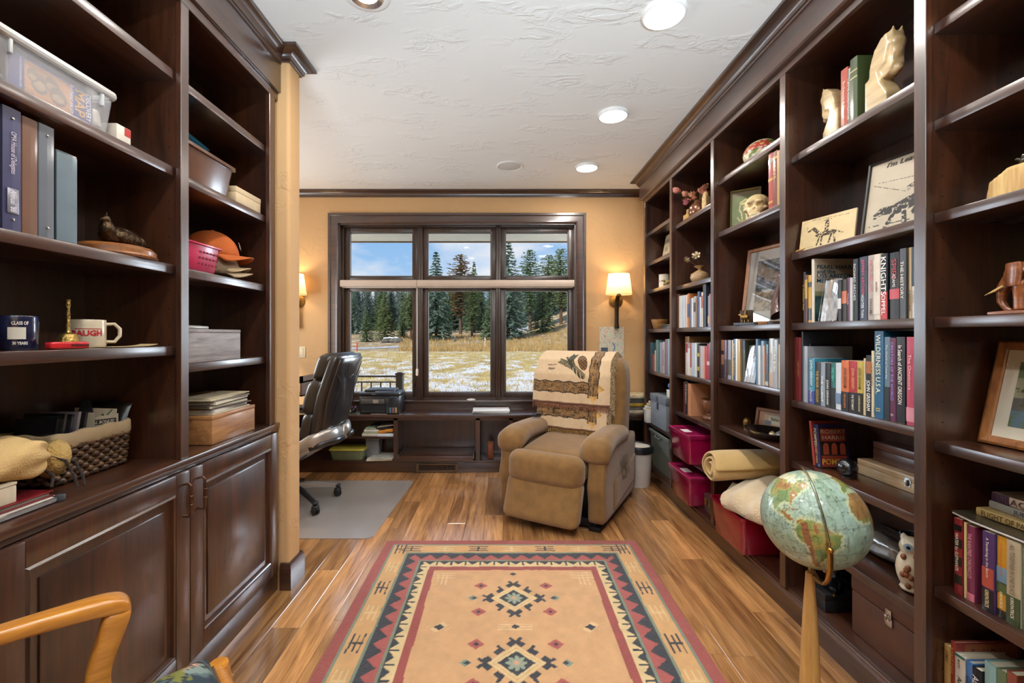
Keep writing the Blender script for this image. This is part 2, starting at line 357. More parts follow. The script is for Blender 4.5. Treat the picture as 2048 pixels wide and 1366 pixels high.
struct(ob('baseboard_partition', sweep([(-1.125, 2.234), (-1.0825, 2.234), (-1.0825, 2.361), (-1.6, 2.361)], BASEB), dwood('x')), 'dark baseboard wrapped round the end of the partition wall')
PC = [(o*.86, z) for o, z in CROWN]
struct(ob('trim_2', sweep([(-1.135, 2.2345), (-1.0825, 2.2345), (-1.0825, 2.361), (-1.6, 2.361)], PC), dwood('y')), 'dark crown moulding wrapped round the end of the partition wall')
# window casing
def casing():
    g = G(); w = .1; prof = [(0, 0), (0, .016), (.012, .022), (.03, .018), (.07, .018), (.078, .026), (.1, .026), (.1, 0)]
    x0, x1, z1 = WX0, WX1, WZ1
    pts = [(x0, WZ0-.02), (x0, z1), (x1, z1), (x1, WZ0-.02)]; dirs = [(-1, 0), (-1, 1), (1, 1), (1, 0)]
    return g.rings([[Vector((px+dx*o, YB-t, pz+dz*o)) for o, t in prof] for (px, pz), (dx, dz) in zip(pts, dirs)])
struct(ob('trim_3', casing(), dwood('x')), 'dark moulded wooden casing around the window')
struct(ob('trim_4', G().box(WX0-.03, WX1+.03, YB-.045, YB+.09, WZ0-.015, WZ0+.008, bev=.006).box(WX0, WX1, YB-.014, YB, WZ0-.09, WZ0-.015), dwood('x')), 'dark wooden window stool above the bench')
# window units
GX = [(-1.561, -.914), (-.762, -.118), (.029, .670)]; GZ = [(.705, 1.739), (1.891, 2.335)]; YW = 4.52
FRM = wood('window_wood', '1c130f', '41291c', 'z', rough=.4, coat=.5)
GL = glassmat('ffffff', .012)
for i, (a, b) in enumerate(GX):
    w = bpy.data.objects.new('window_%d' % (i+1), None); COL.objects.link(w); w.location = ((a+b)/2, YW, .64); struct(w, ['left', 'middle', 'right'][i]+' column of the window, a small light above a tall casement')
    l = WX0 if i == 0 else (a+GX[i-1][1])/2; r = WX1 if i == 2 else (b+GX[i+1][0])/2
    for (z0, z1), nm in zip(GZ, ('casement_sash', 'transom_sash')):
        s = .05; g = G()
        g.box(a-s, a, YW-.03, YW+.03, z0-s, z1+s, .004).box(b, b+s, YW-.03, YW+.03, z0-s, z1+s, .004).box(a, b, YW-.028, YW+.03, z0-s, z0, .004).box(a, b, YW-.028, YW+.03, z1, z1+s, .004)
        g.box(a-.012, a+.006, YW-.034, YW, z0-.012, z1+.012).box(b-.006, b+.012, YW-.034, YW, z0-.012, z1+.012)
        sh = ob(nm, g, FRM, w, world=True)
        ob('pane', G().box(a-.005, b+.005, YW+.004, YW+.008, z0-.005, z1+.005), GL, sh, smooth=False, world=True)
        bd = G().tube([(a+.004, YW-.004, z0+.004), (b-.004, YW-.004, z0+.004), (b-.004, YW-.004, z1-.004), (a+.004, YW-.004, z1-.004)], .004, 4, closed=True)
        ob('glazing_bead', bd, mat('8d949a', .4, .3, 0), sh, world=True, smooth=False)
    g = G().box(l, a-.049, YB+.05, YW+.09, WZ0, WZ1, .003).box(b+.049, r, YB+.05, YW+.09, WZ0, WZ1, .003).box(a-.049, b+.049, YB+.055, YW+.09, 1.79, 1.84).box(a-.049, b+.049, YB+.055, YW+.09, 2.386, WZ1).box(a-.049, b+.049, YB+.055, YW+.09, WZ0, .656)
    ob('frame', g, FRM, w, world=True)
    if i == 0: ob('crank_handle', G().tube([(b+.03, YW-.04, .86), (b+.03, YW-.055, .84), (b+.03, YW-.055, .79), (b+.026, YW-.05, .76)], .006, 6), mat('2a211c', .4, .8), w, world=True)
g = G().box(WX0, WX0+.012, YB, YB+.1, WZ0, WZ1).box(WX1-.012, WX1, YB, YB+.1, WZ0, WZ1).box(WX0, WX1, YB, YB+.1, WZ1-.012, WZ1)
struct(ob('trim_5', g, dwood('z')), 'dark wooden jamb lining of the window')
# roller shade boxes
SH = mat('c9b6a6', .45, .0, .03)
for a, b, lb in ((WX0+.014, -.862, 'short cream roller shade box over the left casement'), (-.858, WX1-.014, 'long cream roller shade box over the middle and right casements')):
    t = thing('roller_shade', lb, 'shade', ((a+b)/2, YB+.03, 1.775), 0, 'roller shade boxes'); n = G()
    t2 = [(-.03, 0), (-.036, .012), (-.036, .055), (-.028, .068), (.03, .068), (.03, 0)]
    n.prism(t2, 'x', a-(a+b)/2, b-(a+b)/2); ob('cassette', n, SH, t)
    ob('hem_bar', G().tube([(a-(a+b)/2+.01, 0, -.004), (b-(a+b)/2-.01, 0, -.004)], .007, 8), mat('e4dcd2', .5), t)
    if a > -.9:
        for k in (-.006, .006): ob('pull_cord', G().tube([(-.79+k, -.03, 0), (-.79+k*.7, -.03, -.42), (-.79+k*.4, -.03, -.84)], .0022, 6), mat('d8cfc4', .6), t)
        ob('cord_weight', G().soft(.012, .008, .036, .008, 5, m=T(-.79, -.03, -.86)), mat('e2d5c6', .4), t)
# ceiling lights
LENS = mat('fff4e4', .5, var=0, emit=5.)
def disc_light(x, y, lb, gp):
    t = thing('ceiling_light', lb, 'light', (x, y, CH), 0, gp)
    ob('trim_ring', G().lathe([(.0, 0), (.099, 0), (.099, -.004), (.094, -.016), (.088, -.019), (.088, -.012), (.0, -.012)], 36), mat('f4f2ee', .4, var=0), t)
    ob('lens', G().lathe([(.0, -.0125), (.0875, -.0125), (.0875, -.017), (.06, -.0195), (0, -.0205)], 36), LENS, t)
    l = bpy.data.lights.new('led', 'AREA'); l.shape = 'DISK'; l.size = .17; l.energy = 10.5; l.color = (1, .94, .87)
    o = bpy.data.objects.new('lamp_glow', l); COL.objects.link(o); o.parent = t; o.location = (0, 0, -.023)
LY = [3.786, 2.887, 1.978, 1.07, .17]
for k, y in enumerate(LY):
    lb = ['round disc ceiling light nearest the window', 'round disc ceiling light second from the window', 'large round disc ceiling light at the top edge by the right bookcase', 'round disc ceiling light over the rug near the camera', 'round disc ceiling light above the camera', 'round disc ceiling light behind the camera', 'round disc ceiling light near the rear wall'][k]
    disc_light(.726, y, lb, 'disc ceiling lights along the right bookcase')
for y, lb in ((1.87, 'recessed eyeball ceiling light above the left bookcase side'), (.9, 'recessed eyeball ceiling light left of the camera'), (-.3, 'recessed eyeball ceiling light behind the camera')):
    t = thing('eyeball_light', lb, 'light', (-.58, y, CH), 0, 'eyeball ceiling lights')
    ob('trim_ring', G().lathe([(.07, 0), (.1, 0), (.1, -.004), (.09, -.008), (.072, -.006)], 36, caps=False), mat('f2f0ec', .4, var=0), t)
    ob('reflector', G().lathe([(.072, -.004), (.068, -.014), (.058, -.006), (.05, -.001)], 36, caps=False), mat('cfcac2', .2, .9, 0), t)
    ob('bulb', G().sphere((0, 0, -.004), (.05, .05, .014)), LENS, t)
    l = bpy.data.lights.new('spot', 'AREA'); l.shape = 'DISK'; l.size = .1; l.energy = 9; l.color = (1, .94, .87)
    o = bpy.data.objects.new('lamp_glow', l); COL.objects.link(o); o.parent = t; o.location = (0, 0, -.025)
t = thing('ceiling_speaker', 'flat white round speaker set in the ceiling near the window', 'speaker', (.064, 3.775, CH))
ob('bezel', G().lathe([(.095, 0), (.115, 0), (.115, -.004), (.108, -.009), (.098, -.007), (.095, -.003)], 40, caps=False), mat('e9e7e3', .5, var=0), t)
ob('grille', G().lathe([(0, -.004), (.09, -.004), (.096, -.002), (.096, 0), (0, 0)], 40), mat('d9d7d2', .7, var=.05, vscale=300, bump=.3, bscale=900), t)
# ================================================================ right built-in bookcase
SY = [4.065, 3.431, 2.751, 2.06, 1.382, .705, .03]      # stile centres
YE = 4.085; XS = 1.345; BK = 1.632
SHELF = [[2.234, 1.954, 1.701, 1.345, .967, .496], [2.1425, 1.666, 1.345, .9955, .705, .401], [2.251, 1.928, 1.345, 1.026, .734], [2.1175, 1.668, 1.345, .989, .7035, .399], [2.258, 1.957, 1.669, 1.345, .961, .509], [2.2, 1.9, 1.6, 1.345, .95, .5]]
ZB = .118                                                # bottom deck
RB = thing('built_in_bookcase', 'tall dark stained built-in bookcase filling the right wall', 'bookcase', (1.47, 2.05, 0), 0, 'dark built-in bookcases')
def rb(name, g, ax='y', parent=RB): return ob(name, g, dwood(ax), parent, world=True)
Y0 = SY[-1]-.02
rb('back_panel', G().box(BK, BK+.012, Y0, YE, .02, 2.56), 'z')
rb('base_board', G().box(1.318, 1.345, Y0, YE, 0, .085).box(1.318, BK, YE-.02, YE, 0, .09))
rb('base_moulding', sweep([(1.318, Y0), (1.318, YE-.001), (BK, YE-.001)][::-1], [(0, .085), (.012, .085), (.012, .092), (.004, .1), (.004, .108), (-.004, .112), (-.02, .112), (-.02, .085)]))
rb('bottom_deck', G().box(1.325, BK, Y0, YE-.02, ZB-.022, ZB, bev=.002))
for k, y in enumerate(SY):
    rb('stile', G().box(XR, XR+.02, y-.02, y+.02, ZB-.004, 2.505, bev=.0015, seg=1), 'z')
    yy = (YE-.02, YE) if k == 0 else (y-.01, y+.01)
    pt = rb('side_panel' if k == 0 else 'partition', G().box(XR+.02, BK, yy[0], yy[1], ZB-.004, 2.545), 'z')
    if 0 < k < 5 or k == 0:
        g = G(); yf = yy[0]-.0004
        for xx in (1.372, 1.585):
            z = .25
            while z < 2.42:
                g.prism([(xx+.0032*math.cos(a*PI/3), z+.0032*math.sin(a*PI/3)) for a in range(6)], 'y', yf, yf+.0008); z += .064
        h = ob('shelf_pin_holes', g, mat('0c0705', .9, var=0), pt, world=True, smooth=False); h['kind'] = 'stuff'
for k in range(len(SY)-1):
    ya, yb = SY[k+1]+.0105, (SY[k]-.0105 if k else YE-.0205)
    for z in SHELF[k]: rb('shelf', G().box(XS, BK-.001, ya, yb, z-.032, z, bev=.0022, seg=2))
rb('top_panel', G().box(XR+.02, BK, Y0, YE-.02, 2.545, 2.56))
rb('top_rail', G().box(XR, XR+.02, Y0, YE, 2.505, 2.575, bev=.0015, seg=1))
rb('frieze', sweep([(XR, Y0), (XR, YE), (BK, YE)][::-1], [(0, 2.538), (.022, 2.538), (.030, 2.546), (.030, 2.739), (0, 2.739)]))
rb('crown', sweep([(XR-.03, Y0), (XR-.03, YE+.03), (BK, YE+.03)][::-1], [(o*.95, z) for o, z in CROWN]))
# ================================================================ left built-in bookcase with doors
LB = thing('built_in_bookcase', 'dark built-in bookcase with panelled cabinet doors along the left wall', 'bookcase', (-1.3, 1.2, 0), 0, 'dark built-in bookcases')
def lb(name, g, ax='y', parent=LB): return ob(name, g, dwood(ax), parent, world=True)
LS = [(2.155, 2.205), (1.5606, 1.60), (.945, .985), (.33, .37)]; LSH = [[2.219, 1.875, 1.536, 1.184], [2.227, 1.885, 1.539, 1.251], [2.2, 1.85, 1.5, 1.2]]
XLS = -1.163; LBK = -1.49; ZC = .847; LY0, LY1 = .33, 2.232
lb('back_panel', G().box(LBK-.012, LBK, LY0, LY1, 0, 2.56), 'z')
lb('toe_board', G().box(XL-.02, XL, LY0, LY1, 0, .106, bev=.002))
lb('cabinet_body', G().box(LBK, XL-.02, LY0, LY1, .02, .10).box(LBK, XL-.02, LY1-.02, LY1, .1, ZC-.03).box(XL-.02, XL-.002, 1.568, 1.588, .1, ZC-.03).box(XL-.02, XL-.002, .97, .99, .1, ZC-.03).box(XL-.02, XL-.002, LY1-.03, LY1, .1, ZC-.03))
lb('counter', G().box(LBK, XL+.012, LY0, LY1, ZC-.022, ZC, bev=.003).box(LBK, XL+.004, LY0, LY1, ZC-.04, ZC-.022, bev=.002))
for k, (a, b) in enumerate(LS):
    lb('stile', G().box(XL-.02, XL, a, b, ZC, 2.475, bev=.0015, seg=1), 'z')
    c = (a+b)/2; yy = (2.19, LY1) if k == 0 else (c-.01, c+.01)
    pt = lb('partition', G().box(LBK, XL-.02, yy[0], yy[1], ZC, 2.52), 'z')
    g = G()
    for xx in (-1.19, -1.44):
        z = 1.0
        while z < 2.42:
            g.prism([(xx+.0032*math.cos(q*PI/3), z+.0032*math.sin(q*PI/3)) for q in range(6)], 'y', yy[0]-.0004, yy[0]+.0004); z += .064
    h = ob('shelf_pin_holes', g, mat('0c0705', .9, var=0), pt, world=True, smooth=False); h['kind'] = 'stuff'
for k in range(3):
    ya, yb = (LS[k+1][0]+LS[k+1][1])/2+.0105, (2.1895 if k == 0 else (LS[k][0]+LS[k][1])/2-.0105)
    for z in LSH[k]: lb('shelf', G().box(LBK+.001, XLS, ya, yb, z-.033, z, bev=.0022))
lb('top_panel', G().box(LBK, XL-.02, LY0, LY1, 2.52, 2.535))
lb('top_rail', G().box(XL-.02, XL, LY0, LY1, 2.475, 2.55, bev=.0015, seg=1))
lb('frieze', G().box(XL, XL+.016, LY0, LY1-.001, 2.515, 2.739, bev=.002))
lb('crown', sweep([(XL+.016, LY1-.001), (XL+.016, LY0)][::-1], [(o*.6, 2.74-(2.74-z)*1.15) for o, z in CROWN]))
BRONZE = mat('6a4a34', .3, .85, .15)
def door(y0, y1, hy, nm):
    z0, z1 = .112, ZC-.041; w = .066; X0, X1 = XL+.0015, XL+.02
    g = G().box(X0, X1, y0, y0+w, z0, z1, .003).box(X0, X1, y1-w, y1, z0, z1, .003).box(X0, X1-.0005, y0+w, y1-w, z0, z0+w, .003).box(X0, X1-.0005, y0+w, y1-w, z1-w, z1, .003)
    d = lb('door', g, 'z'); a, b, c, e = y0+w, y1-w, z0+w, z1-w
    # ogee bead and raised panel
    g = G(); pr = [(0, .0), (0, .016), (.006, .0205), (.011, .017), (.013, .006), (.022, .0035), (.022, 0)]
    pts = [(a, c, 1, 1), (b, c, -1, 1), (b, e, -1, -1), (a, e, 1, -1)]
    g.rings([[Vector((X0+t, py+o*sy, pz+o*sz)) for o, t in pr] for py, pz, sy, sz in pts+pts[:1]], False)
    ob('panel_moulding', g, dwood('z'), d, world=True)
    ob('panel', G().box(X0, X0+.0045, a+.015, b-.015, c+.015, e-.015).box(X0, X0+.0095, a+.04, b-.04, c+.04, e-.04, .004), dwood('z'), d, world=True)
    h = [(X1-.001, hy, .655), (X1+.018, hy, .652), (X1+.026, hy, .66), (X1+.027, hy, .68), (X1+.028, hy, .71), (X1+.027, hy, .74), (X1+.026, hy, .76), (X1+.018, hy, .768), (X1-.001, hy, .765)]
    g = G().tube(h, [.0045, .004, .0045, .0045, .0065, .0045, .0045, .004, .0045], 8)
    for z in (.695, .725): g.sphere((X1+.0275, hy, z), (.0068, .0068, .003))
    ob('handle', g, BRONZE, d, world=True)
door(1.581, 2.20, 1.618, 'a'); door(.968, 1.578, 1.545, 'b'); door(.36, .965, .40, 'c')
# ================================================================ window bench
BZ = .545; BY = 4.13
WB = thing('window_bench', 'low dark wooden bench cabinet with open cubbies under the window', 'bench', (-.5, 4.27, 0))
def wb_(name, g, ax='x'): return ob(name, g, dwood(ax), WB, world=True)
wb_('bench_top', G().box(XALC, 1.62, BY-.015, YB-.001, BZ-.034, BZ, bev=.003))
wb_('toe_board', G().box(XALC, 1.62, BY, BY+.02, 0, .088, bev=.002))
wb_('bench_bottom', G().box(XALC, 1.62, BY-.003, YB-.001, .088, .11, bev=.002))
wb_('bench_back', G().box(XALC, 1.62, YB-.012, YB-.001, .11, BZ-.034), 'z')
wb_('apron', G().box(XALC, 1.62, BY, BY+.02, BZ-.055, BZ-.034))
for a, b in ((-1.023, -.981), (-.253, -.211), (.06, .10), (.75, .79), (-2.1, -2.06)): wb_('divider', G().box(a, b, BY, YB-.012, .11, BZ-.034, bev=.0015, seg=1), 'z')
wb_('cubby_shelf', G().box(-2.06, -1.023, BY+.03, YB-.012, .31, .33))
tr = wb_('pull_out_tray', G().box(-.962, -.272, BY-.06, YB-.03, .152, .168, .002).box(-.962, -.272, BY-.07, BY-.06, .125, .172, .003))
for s in (-.966, -.268): ob('slide_rail', G().box(s-.004, s+.004, BY-.05, YB-.03, .14, .178), mat('8a8a88', .3, .9), tr, world=True)
v = thing('floor_vent', 'bronze louvred air vent set in the bench toe board', 'vent', (-.614, BY-.004, .005))
g = G().box(-.195, -.172, -.006, .006, 0, .082, .002).box(.172, .195, -.006, .006, 0, .082, .002).box(-.172, .172, -.006, .006, 0, .016, .002).box(-.172, .172, -.006, .006, .066, .082, .002); VM = mat('6d5846', .45, .5)
ob('vent_frame', g, VM, v); ob('vent_back', G().box(-.172, .172, .002, .004, .016, .066), mat('120d0a', .8), v)
for k in range(26): ob('louvre', G().box(-.0016, .0016, -.004, .003, .016, .066, m=T(-.166+k*.01328, 0, 0)), VM, v, smooth=False)
# ================================================================ books
ORD = 'first second third fourth fifth sixth seventh eighth ninth tenth eleventh twelfth thirteenth fourteenth fifteenth sixteenth seventeenth eighteenth nineteenth twentieth'.split()
PAGE = mat('d9cdb4', .8, var=.06, vscale=60, stretch=(1, 30, 1))
SPM = Matrix(((0, 0, -1, 0), (0, -1, 0, 0), (-1, 0, 0, 0), (0, 0, 0, 1)))   # x -> -Z, y -> -Y, z -> -X
def book(loc, th, dp, ht, hx, label, group=None, rz=0, ry=0, rx=0, hard=True, marks=(), rough=.38, name='book', cat='book', coverart=None):
    """spine towards local -X, standing on local z = 0. marks: ('band', z0, z1, hex) or ('txt', string, hex, zc, length, size)"""
    b = .0024 if hard else .0012; e = .004 if hard else .0008; g = G()
    cm = mat(hx, rough, var=.08, vscale=9, coat=.3 if hard else .15)
    h = th/2
    prof = [(0, -h+.001), (-.0006, -h*.6), (-.0014, 0), (-.0006, h*.6), (0, h-.001), (.002, h), (dp, h), (dp, h-b), (b*1.4, h-b), (b*1.4, -h+b), (dp, -h+b), (dp, -h), (.002, -h)]
    g.prism(prof, 'z', 0, ht)
    o = ob(name, g, cm, None, smooth=False); me = o.data
    if loc[0] > 0 and not rx:      # keep the book between the partitions of its bay
        lim = [(SY[k+1]+.0115, (SY[k]-.0115 if k else YE-.0215)) for k in range(6)]
        bay = min(lim, key=lambda q: abs((q[0]+q[1])/2-loc[1])); loc = (loc[0], min(max(loc[1], bay[0]+th/2), bay[1]-th/2), loc[2])
    o.data.transform(Matrix.Translation(o.location)); o.location = loc; o.rotation_euler = (R(rx), R(ry), R(rz)); tag(o, label, cat, group)
    ob('pages', G().box(b*1.4, dp-e, -h+b, h-b, e, ht-e), PAGE, o, smooth=False)
    for k in marks:
        if k[0] == 'band': ob('spine_band', G().prism([(-.0012, -h*.995), (-.0019, -h*.5), (-.0023, 0), (-.0019, h*.5), (-.0012, h*.995), (.001, h*.99), (.001, -h*.99)], 'z', k[1]*ht, k[2]*ht), mat(k[3], rough, var=.1, vscale=14, coat=.2), o, smooth=False)
        else:
            _, s, tc_, zc, ln, sz = k
            text(s, tc_, Matrix.Translation((-.0031, 0, zc*ht)) @ SPM, ln*ht, sz*th, o, name='title_lettering')
    return o
def row(where, h, X, sc, ox, oy, items, group, dp=.15, cover='hard', left=False):
    """a row of upright books; items: (x0, x1, ytop, hex, colour words, marks, depth)"""
    out = []; top = 99.
    lim = [(SY[k+1]+.0115, (SY[k]-.0115 if k else YE-.0215)) for k in range(6)]
    sp = [sorted((YR(ox+it[0]/sc, X), YR(ox+it[1]/sc, X))) for it in items]; lo, hi = sp[-1][0], sp[0][1]; bay = min(lim, key=lambda q: abs((q[0]+q[1])/2-(max(lo, .9)+hi)/2))
    nl, nh = max(lo, bay[0]), min(hi, bay[1]); fit = lambda y: nl+(y-lo)*(nh-nl)/(hi-lo)
    for i, it in enumerate(items):
        x0, x1, yt, hx, cw = it[:5]; mk = it[5] if len(it) > 5 else (); d = it[6] if len(it) > 6 else dp
        ya, yb = sp[i]; ht = ZY(oy+yt/sc, (ya+yb)/2)-h; ya, yb = fit(ya), fit(yb); ym = (ya+yb)/2
        lab = '%s book, %s from left in the row %s' % (cw, ORD[i], where)
        xj = X+random.Random(i*7+len(where)).uniform(-.002, .006)
        out.append(book((xj, ym, h+.0005), (yb-ya)*.985, d, ht, hx, lab, group, marks=mk, hard=(cover == 'hard')))
    return out
def tx(s, c, zc=.5, ln=.7, sz=.55): return ('txt', s, c, zc, ln, sz)
def bd(a, b, c): return ('band', a, b, c)
XB = 1.356
# --- bay A, row
row('below the small wooden bowl', .967, XB, 4.139, 1270, 530, [
 (108, 130, 642, '3c5a62', 'dark teal'), (130, 140, 735, '7a2c2c', 'short red'), (141, 151, 740, '8a4a35', 'short rust'), (152, 165, 706, 'b9aa9a', 'pale grey'), (166, 190, 620, '4a6a66', 'tall green'),
 (192, 206, 640, '7c8794', 'slate blue'), (207, 222, 642, '8c7682', 'mauve'), (223, 242, 636, '9a9aa2', 'silver grey', (tx('ATLAS', '6a3a3a'),)), (243, 257, 616, '9a3236', 'red'), (258, 271, 613, '51748c', 'blue'), (272, 286, 613, '8fa2b0', 'pale blue')], 'books in the bay nearest the window', .16)
# --- bay B, upper row
GB = 'books in the second bay from the window'
row('beneath the flower vase shelf', 1.345, XB, 4.139, 1270, 530, [
 (329, 344, 246, '6a4a36', 'brown'), (345, 374, 260, 'c9c4ba', 'wide off-white'), (375, 402, 255, 'b8c2cc', 'pale blue-grey'), (403, 421, 250, 'd9b7a4', 'pink-cream'), (422, 440, 240, 'a8662f', 'orange brown', (bd(.3, .7, '3a4a6a'),)),
 (441, 455, 278, '5b6d88', 'thin denim blue'), (456, 469, 276, 'c8cfd4', 'thin white'), (470, 491, 262, 'a9a2a6', 'grey', (bd(.5, .8, '44383a'),)), (492, 506, 276, '7a5a3a', 'thin tan-brown'), (508, 525, 222, '3d4f74', 'navy'), (526, 537, 266, 'b4bcc4', 'slim silver'),
 (538, 557, 228, 'd6c6b4', 'cream', (bd(.55, .9, 'a8584a'),)), (559, 586, 162, '2a3442', 'tallest black'), (598, 613, 256, '6b7c8c', 'grey-blue', (bd(.1, .35, 'b4a884'),)), (614, 626, 240, '9a3a3c', 'thin red')], GB, .17)
# --- bay B, lower row
row('above the wooden mortar', .9955, XB, 4.139, 1270, 530, [
 (414, 431, 644, 'c6bfc0', 'white and red', (bd(.7, .98, '8f2a34'),)), (433, 451, 690, 'd8d8d6', 'short white'), (452, 464, 646, '9c2c30', 'thin red', (bd(.0, .25, 'd0c0b0'),)), (466, 494, 646, 'aebcc9', 'wide pale blue'), (495, 509, 646, 'd2d6d8', 'white'),
 (511, 529, 652, '1f2226', 'black', (bd(.2, .32, 'b49a3a'), bd(.62, .72, 'b49a3a'))), (531, 545, 668, '8d8a8c', 'grey'), (546, 562, 672, 'b6b2b4', 'silver'), (563, 576, 676, 'd0938a', 'salmon'), (577, 589, 680, 'a8383a', 'bright red'), (590, 614, 652, 'a04258', 'wide raspberry', (bd(.4, .5, 'd8c8cc'),)), (616, 626, 640, '2f2c34', 'slim black')], GB, .16)
# big tan portfolio standing behind that row, and dark picture book
bk = book((1.40, 3.338, .996), .075, .2, .283, 'a17c4e', 'large tan portfolio book standing upright at the end of a row', GB, hard=True)
# bay B mortar shelf
book((XB, 3.284, .7055), .027, .17, .236, '5a1c28', 'dark maroon book standing left of the wooden mortar', GB, marks=())
book((XB, 3.246, .7055), .045, .17, .243, '1b1d22', 'black book with white lettering beside the wooden mortar', GB, marks=(tx('TITANIC', 'e4e0d8', .62, .6, .5),))
book((XB, 3.197, .7055), .048, .2, .232, 'c88e68', 'large salmon-spined book right behind the wooden mortar', GB)
# --- bay C books
GC = 'books in the third bay from the window'
row('by the clear photo holder', 1.026, XB, 4.878, 1420, 640, [
 (104, 137, 195, '9a6f58', 'wide sunset-brown', (bd(.0, .35, '3a2a30'), bd(.62, .72, '2c2530'))), (139, 162, 196, '6b5668', 'plum', (bd(0, .5, '3a2a2e'),)), (173, 202, 196, '8a8f9c', 'grey landscape', (bd(.1, .5, '4a4238'),)), (204, 219, 196, 'b79a6a', 'thin tan'), (221, 246, 186, '35506e', 'blue', (tx('ALASKA', 'd8c890', .72, .36, .6), tx('TARZAN', 'c8a23c', .3, .36, .6))),
 (248, 267, 186, 'd4d4d0', 'white'), (269, 293, 195, 'b3925e', 'tan'), (298, 334, 200, '2a2c1c', 'dark olive', (bd(.78, 1, '1e2632'),)), (441, 461, 186, '4a6a86', 'tall blue'), (463, 487, 250, 'c3c9cc', 'pale'), (489, 514, 205, '6f8ca0', 'sky blue'), (515, 532, 252, 'c49a78', 'thin peach'), (536, 567, 240, '3c5666', 'dark slate', (tx('THE BLUE', 'b85a4a', .55, .6, .5), bd(.02, .12, 'a8b0a8'))), (569, 611, 181, 'bcc0c2', 'wide white and tan', (tx('Spoken Here', '5a4a40', .55, .45, .3), bd(.0, .3, 'b49a84'))), (613, 661, 193, '9aa0a8', 'wide silver-grey', (tx('LAURA BUSH', 'f4f0dc', .6, .5, .5),)), (663, 677, 240, 'cfc4ac', 'cream')], GC, .16)
o = book((1.44, 2.42, 1.0265), .092, .13, .222, '20283a', 'navy book lying face-out behind the clear photo holder', GC)
# red antique pair next to the skull
Ya = YR(1420+385/3.177, 1.36); Yb = YR(1420+415/3.177, 1.36); Yc = YR(1420+434/3.177, 1.36)
book((1.36, Ya, 1.9285), .036, .16, .282, '9a3b30', 'old red book standing right beside the skull', 'antique books beside the skull', marks=(bd(.82, .9, '8a8078'), bd(.5, .55, 'b78a4a'), bd(.1, .14, 'b78a4a')))
book((1.36, Yb, 1.9285), .036, .16, .278, '6e3a2c', 'old brown book between the red book and the stile', 'antique books beside the skull', marks=(bd(.86, .9, 'b78a4a'), tx('PEPYS', 'c8a060', .65, .3, .5)))
book((1.36, Yc, 1.9285), .02, .16, .27, 'a88a5c', 'thin tan book half hidden behind the stile near the skull', 'antique books beside the skull')
# --- bay D, shelf under the cowboy prints
GD = 'novels in the fourth bay'
S7 = (3.596, 1570, 480)
row('under the cowboy prints', 1.345, XB, *S7, [
 (121, 138, 232, '17171a', 'thin black', (tx('In Unknown Seas', 'c8b050', .5, .8, .6),)), (139, 158, 252, '5a2b2a', 'dark red', (bd(.5, .9, 'a8842c'),)), (159, 184, 254, 'b48a2a', 'yellow and black', (bd(.05, .3, '2a2418'), bd(.75, .85, '2a2418'))), (188, 206, 138, 'c9c0b0', 'tall pale-spined', (), .215),
 (379, 404, 288, '2d2c30', 'black and white', (bd(.3, .55, 'c8c8c8'),)), (406, 440, 284, '2a2422', 'black and orange', (bd(.42, .72, 'b8623a'),)), (443, 467, 272, '58304e', 'purple', (tx('POLAR', 'c8a8b8', .5, .6, .5),)), (469, 488, 272, 'b9bcbe', 'silver-white'),
 (490, 524, 138, '20262c', 'black', (tx('RICHARD ARCHER', 'c8ccd0', .62, .6, .5),)), (526, 584, 122, '2c3648', 'dark blue', (tx('JEFFREY ARCHER', 'c84a60', .68, .56, .45), tx('MIGHTIER THAN', 'd4d8e0', .22, .36, .35))), (586, 638, 110, 'a49a94', 'taupe', (tx('HOUSE OF', 'd07a80', .68, .5, .45), tx('DREAMS', '4a4442', .2, .28, .3))), (640, 688, 103, 'd0c6b8', 'red-striped cream', (bd(.08, .92, 'd0c6b8'), tx('IIIIIIIIIIII', '6a2430', .5, .85, .25))), (690, 737, 100, '17191c', 'black and red', (tx('KNIGHTS', 'f0f0f0', .66, .58, .8), bd(.0, .42, 'b83438'), tx('OPPEL', 'f0f0f0', .22, .3, .6))),
 (754, 824, 90, '1c1d20', 'wide black-red', (bd(.3, .45, 'b8404a'), tx('SPIES', 'b8404a', .75, .3, .5), tx('ADAMS', 'd8d8d8', .58, .2, .3))), (827, 873, 62, '4c5258', 'silver and black', (tx('THE HISTORY', 'e0dcd0', .55, .7, .5),)), (875, 903, 55, 'a98e62', 'tan', (tx('CANYONS', '3a2a1a', .25, .4, .6),)), (905, 931, 52, 'd0d0cc', 'white', (bd(.45, 1, '34434c'), tx('CLAREN', '8a6a4a', .3, .3, .5)))], GD, .16)
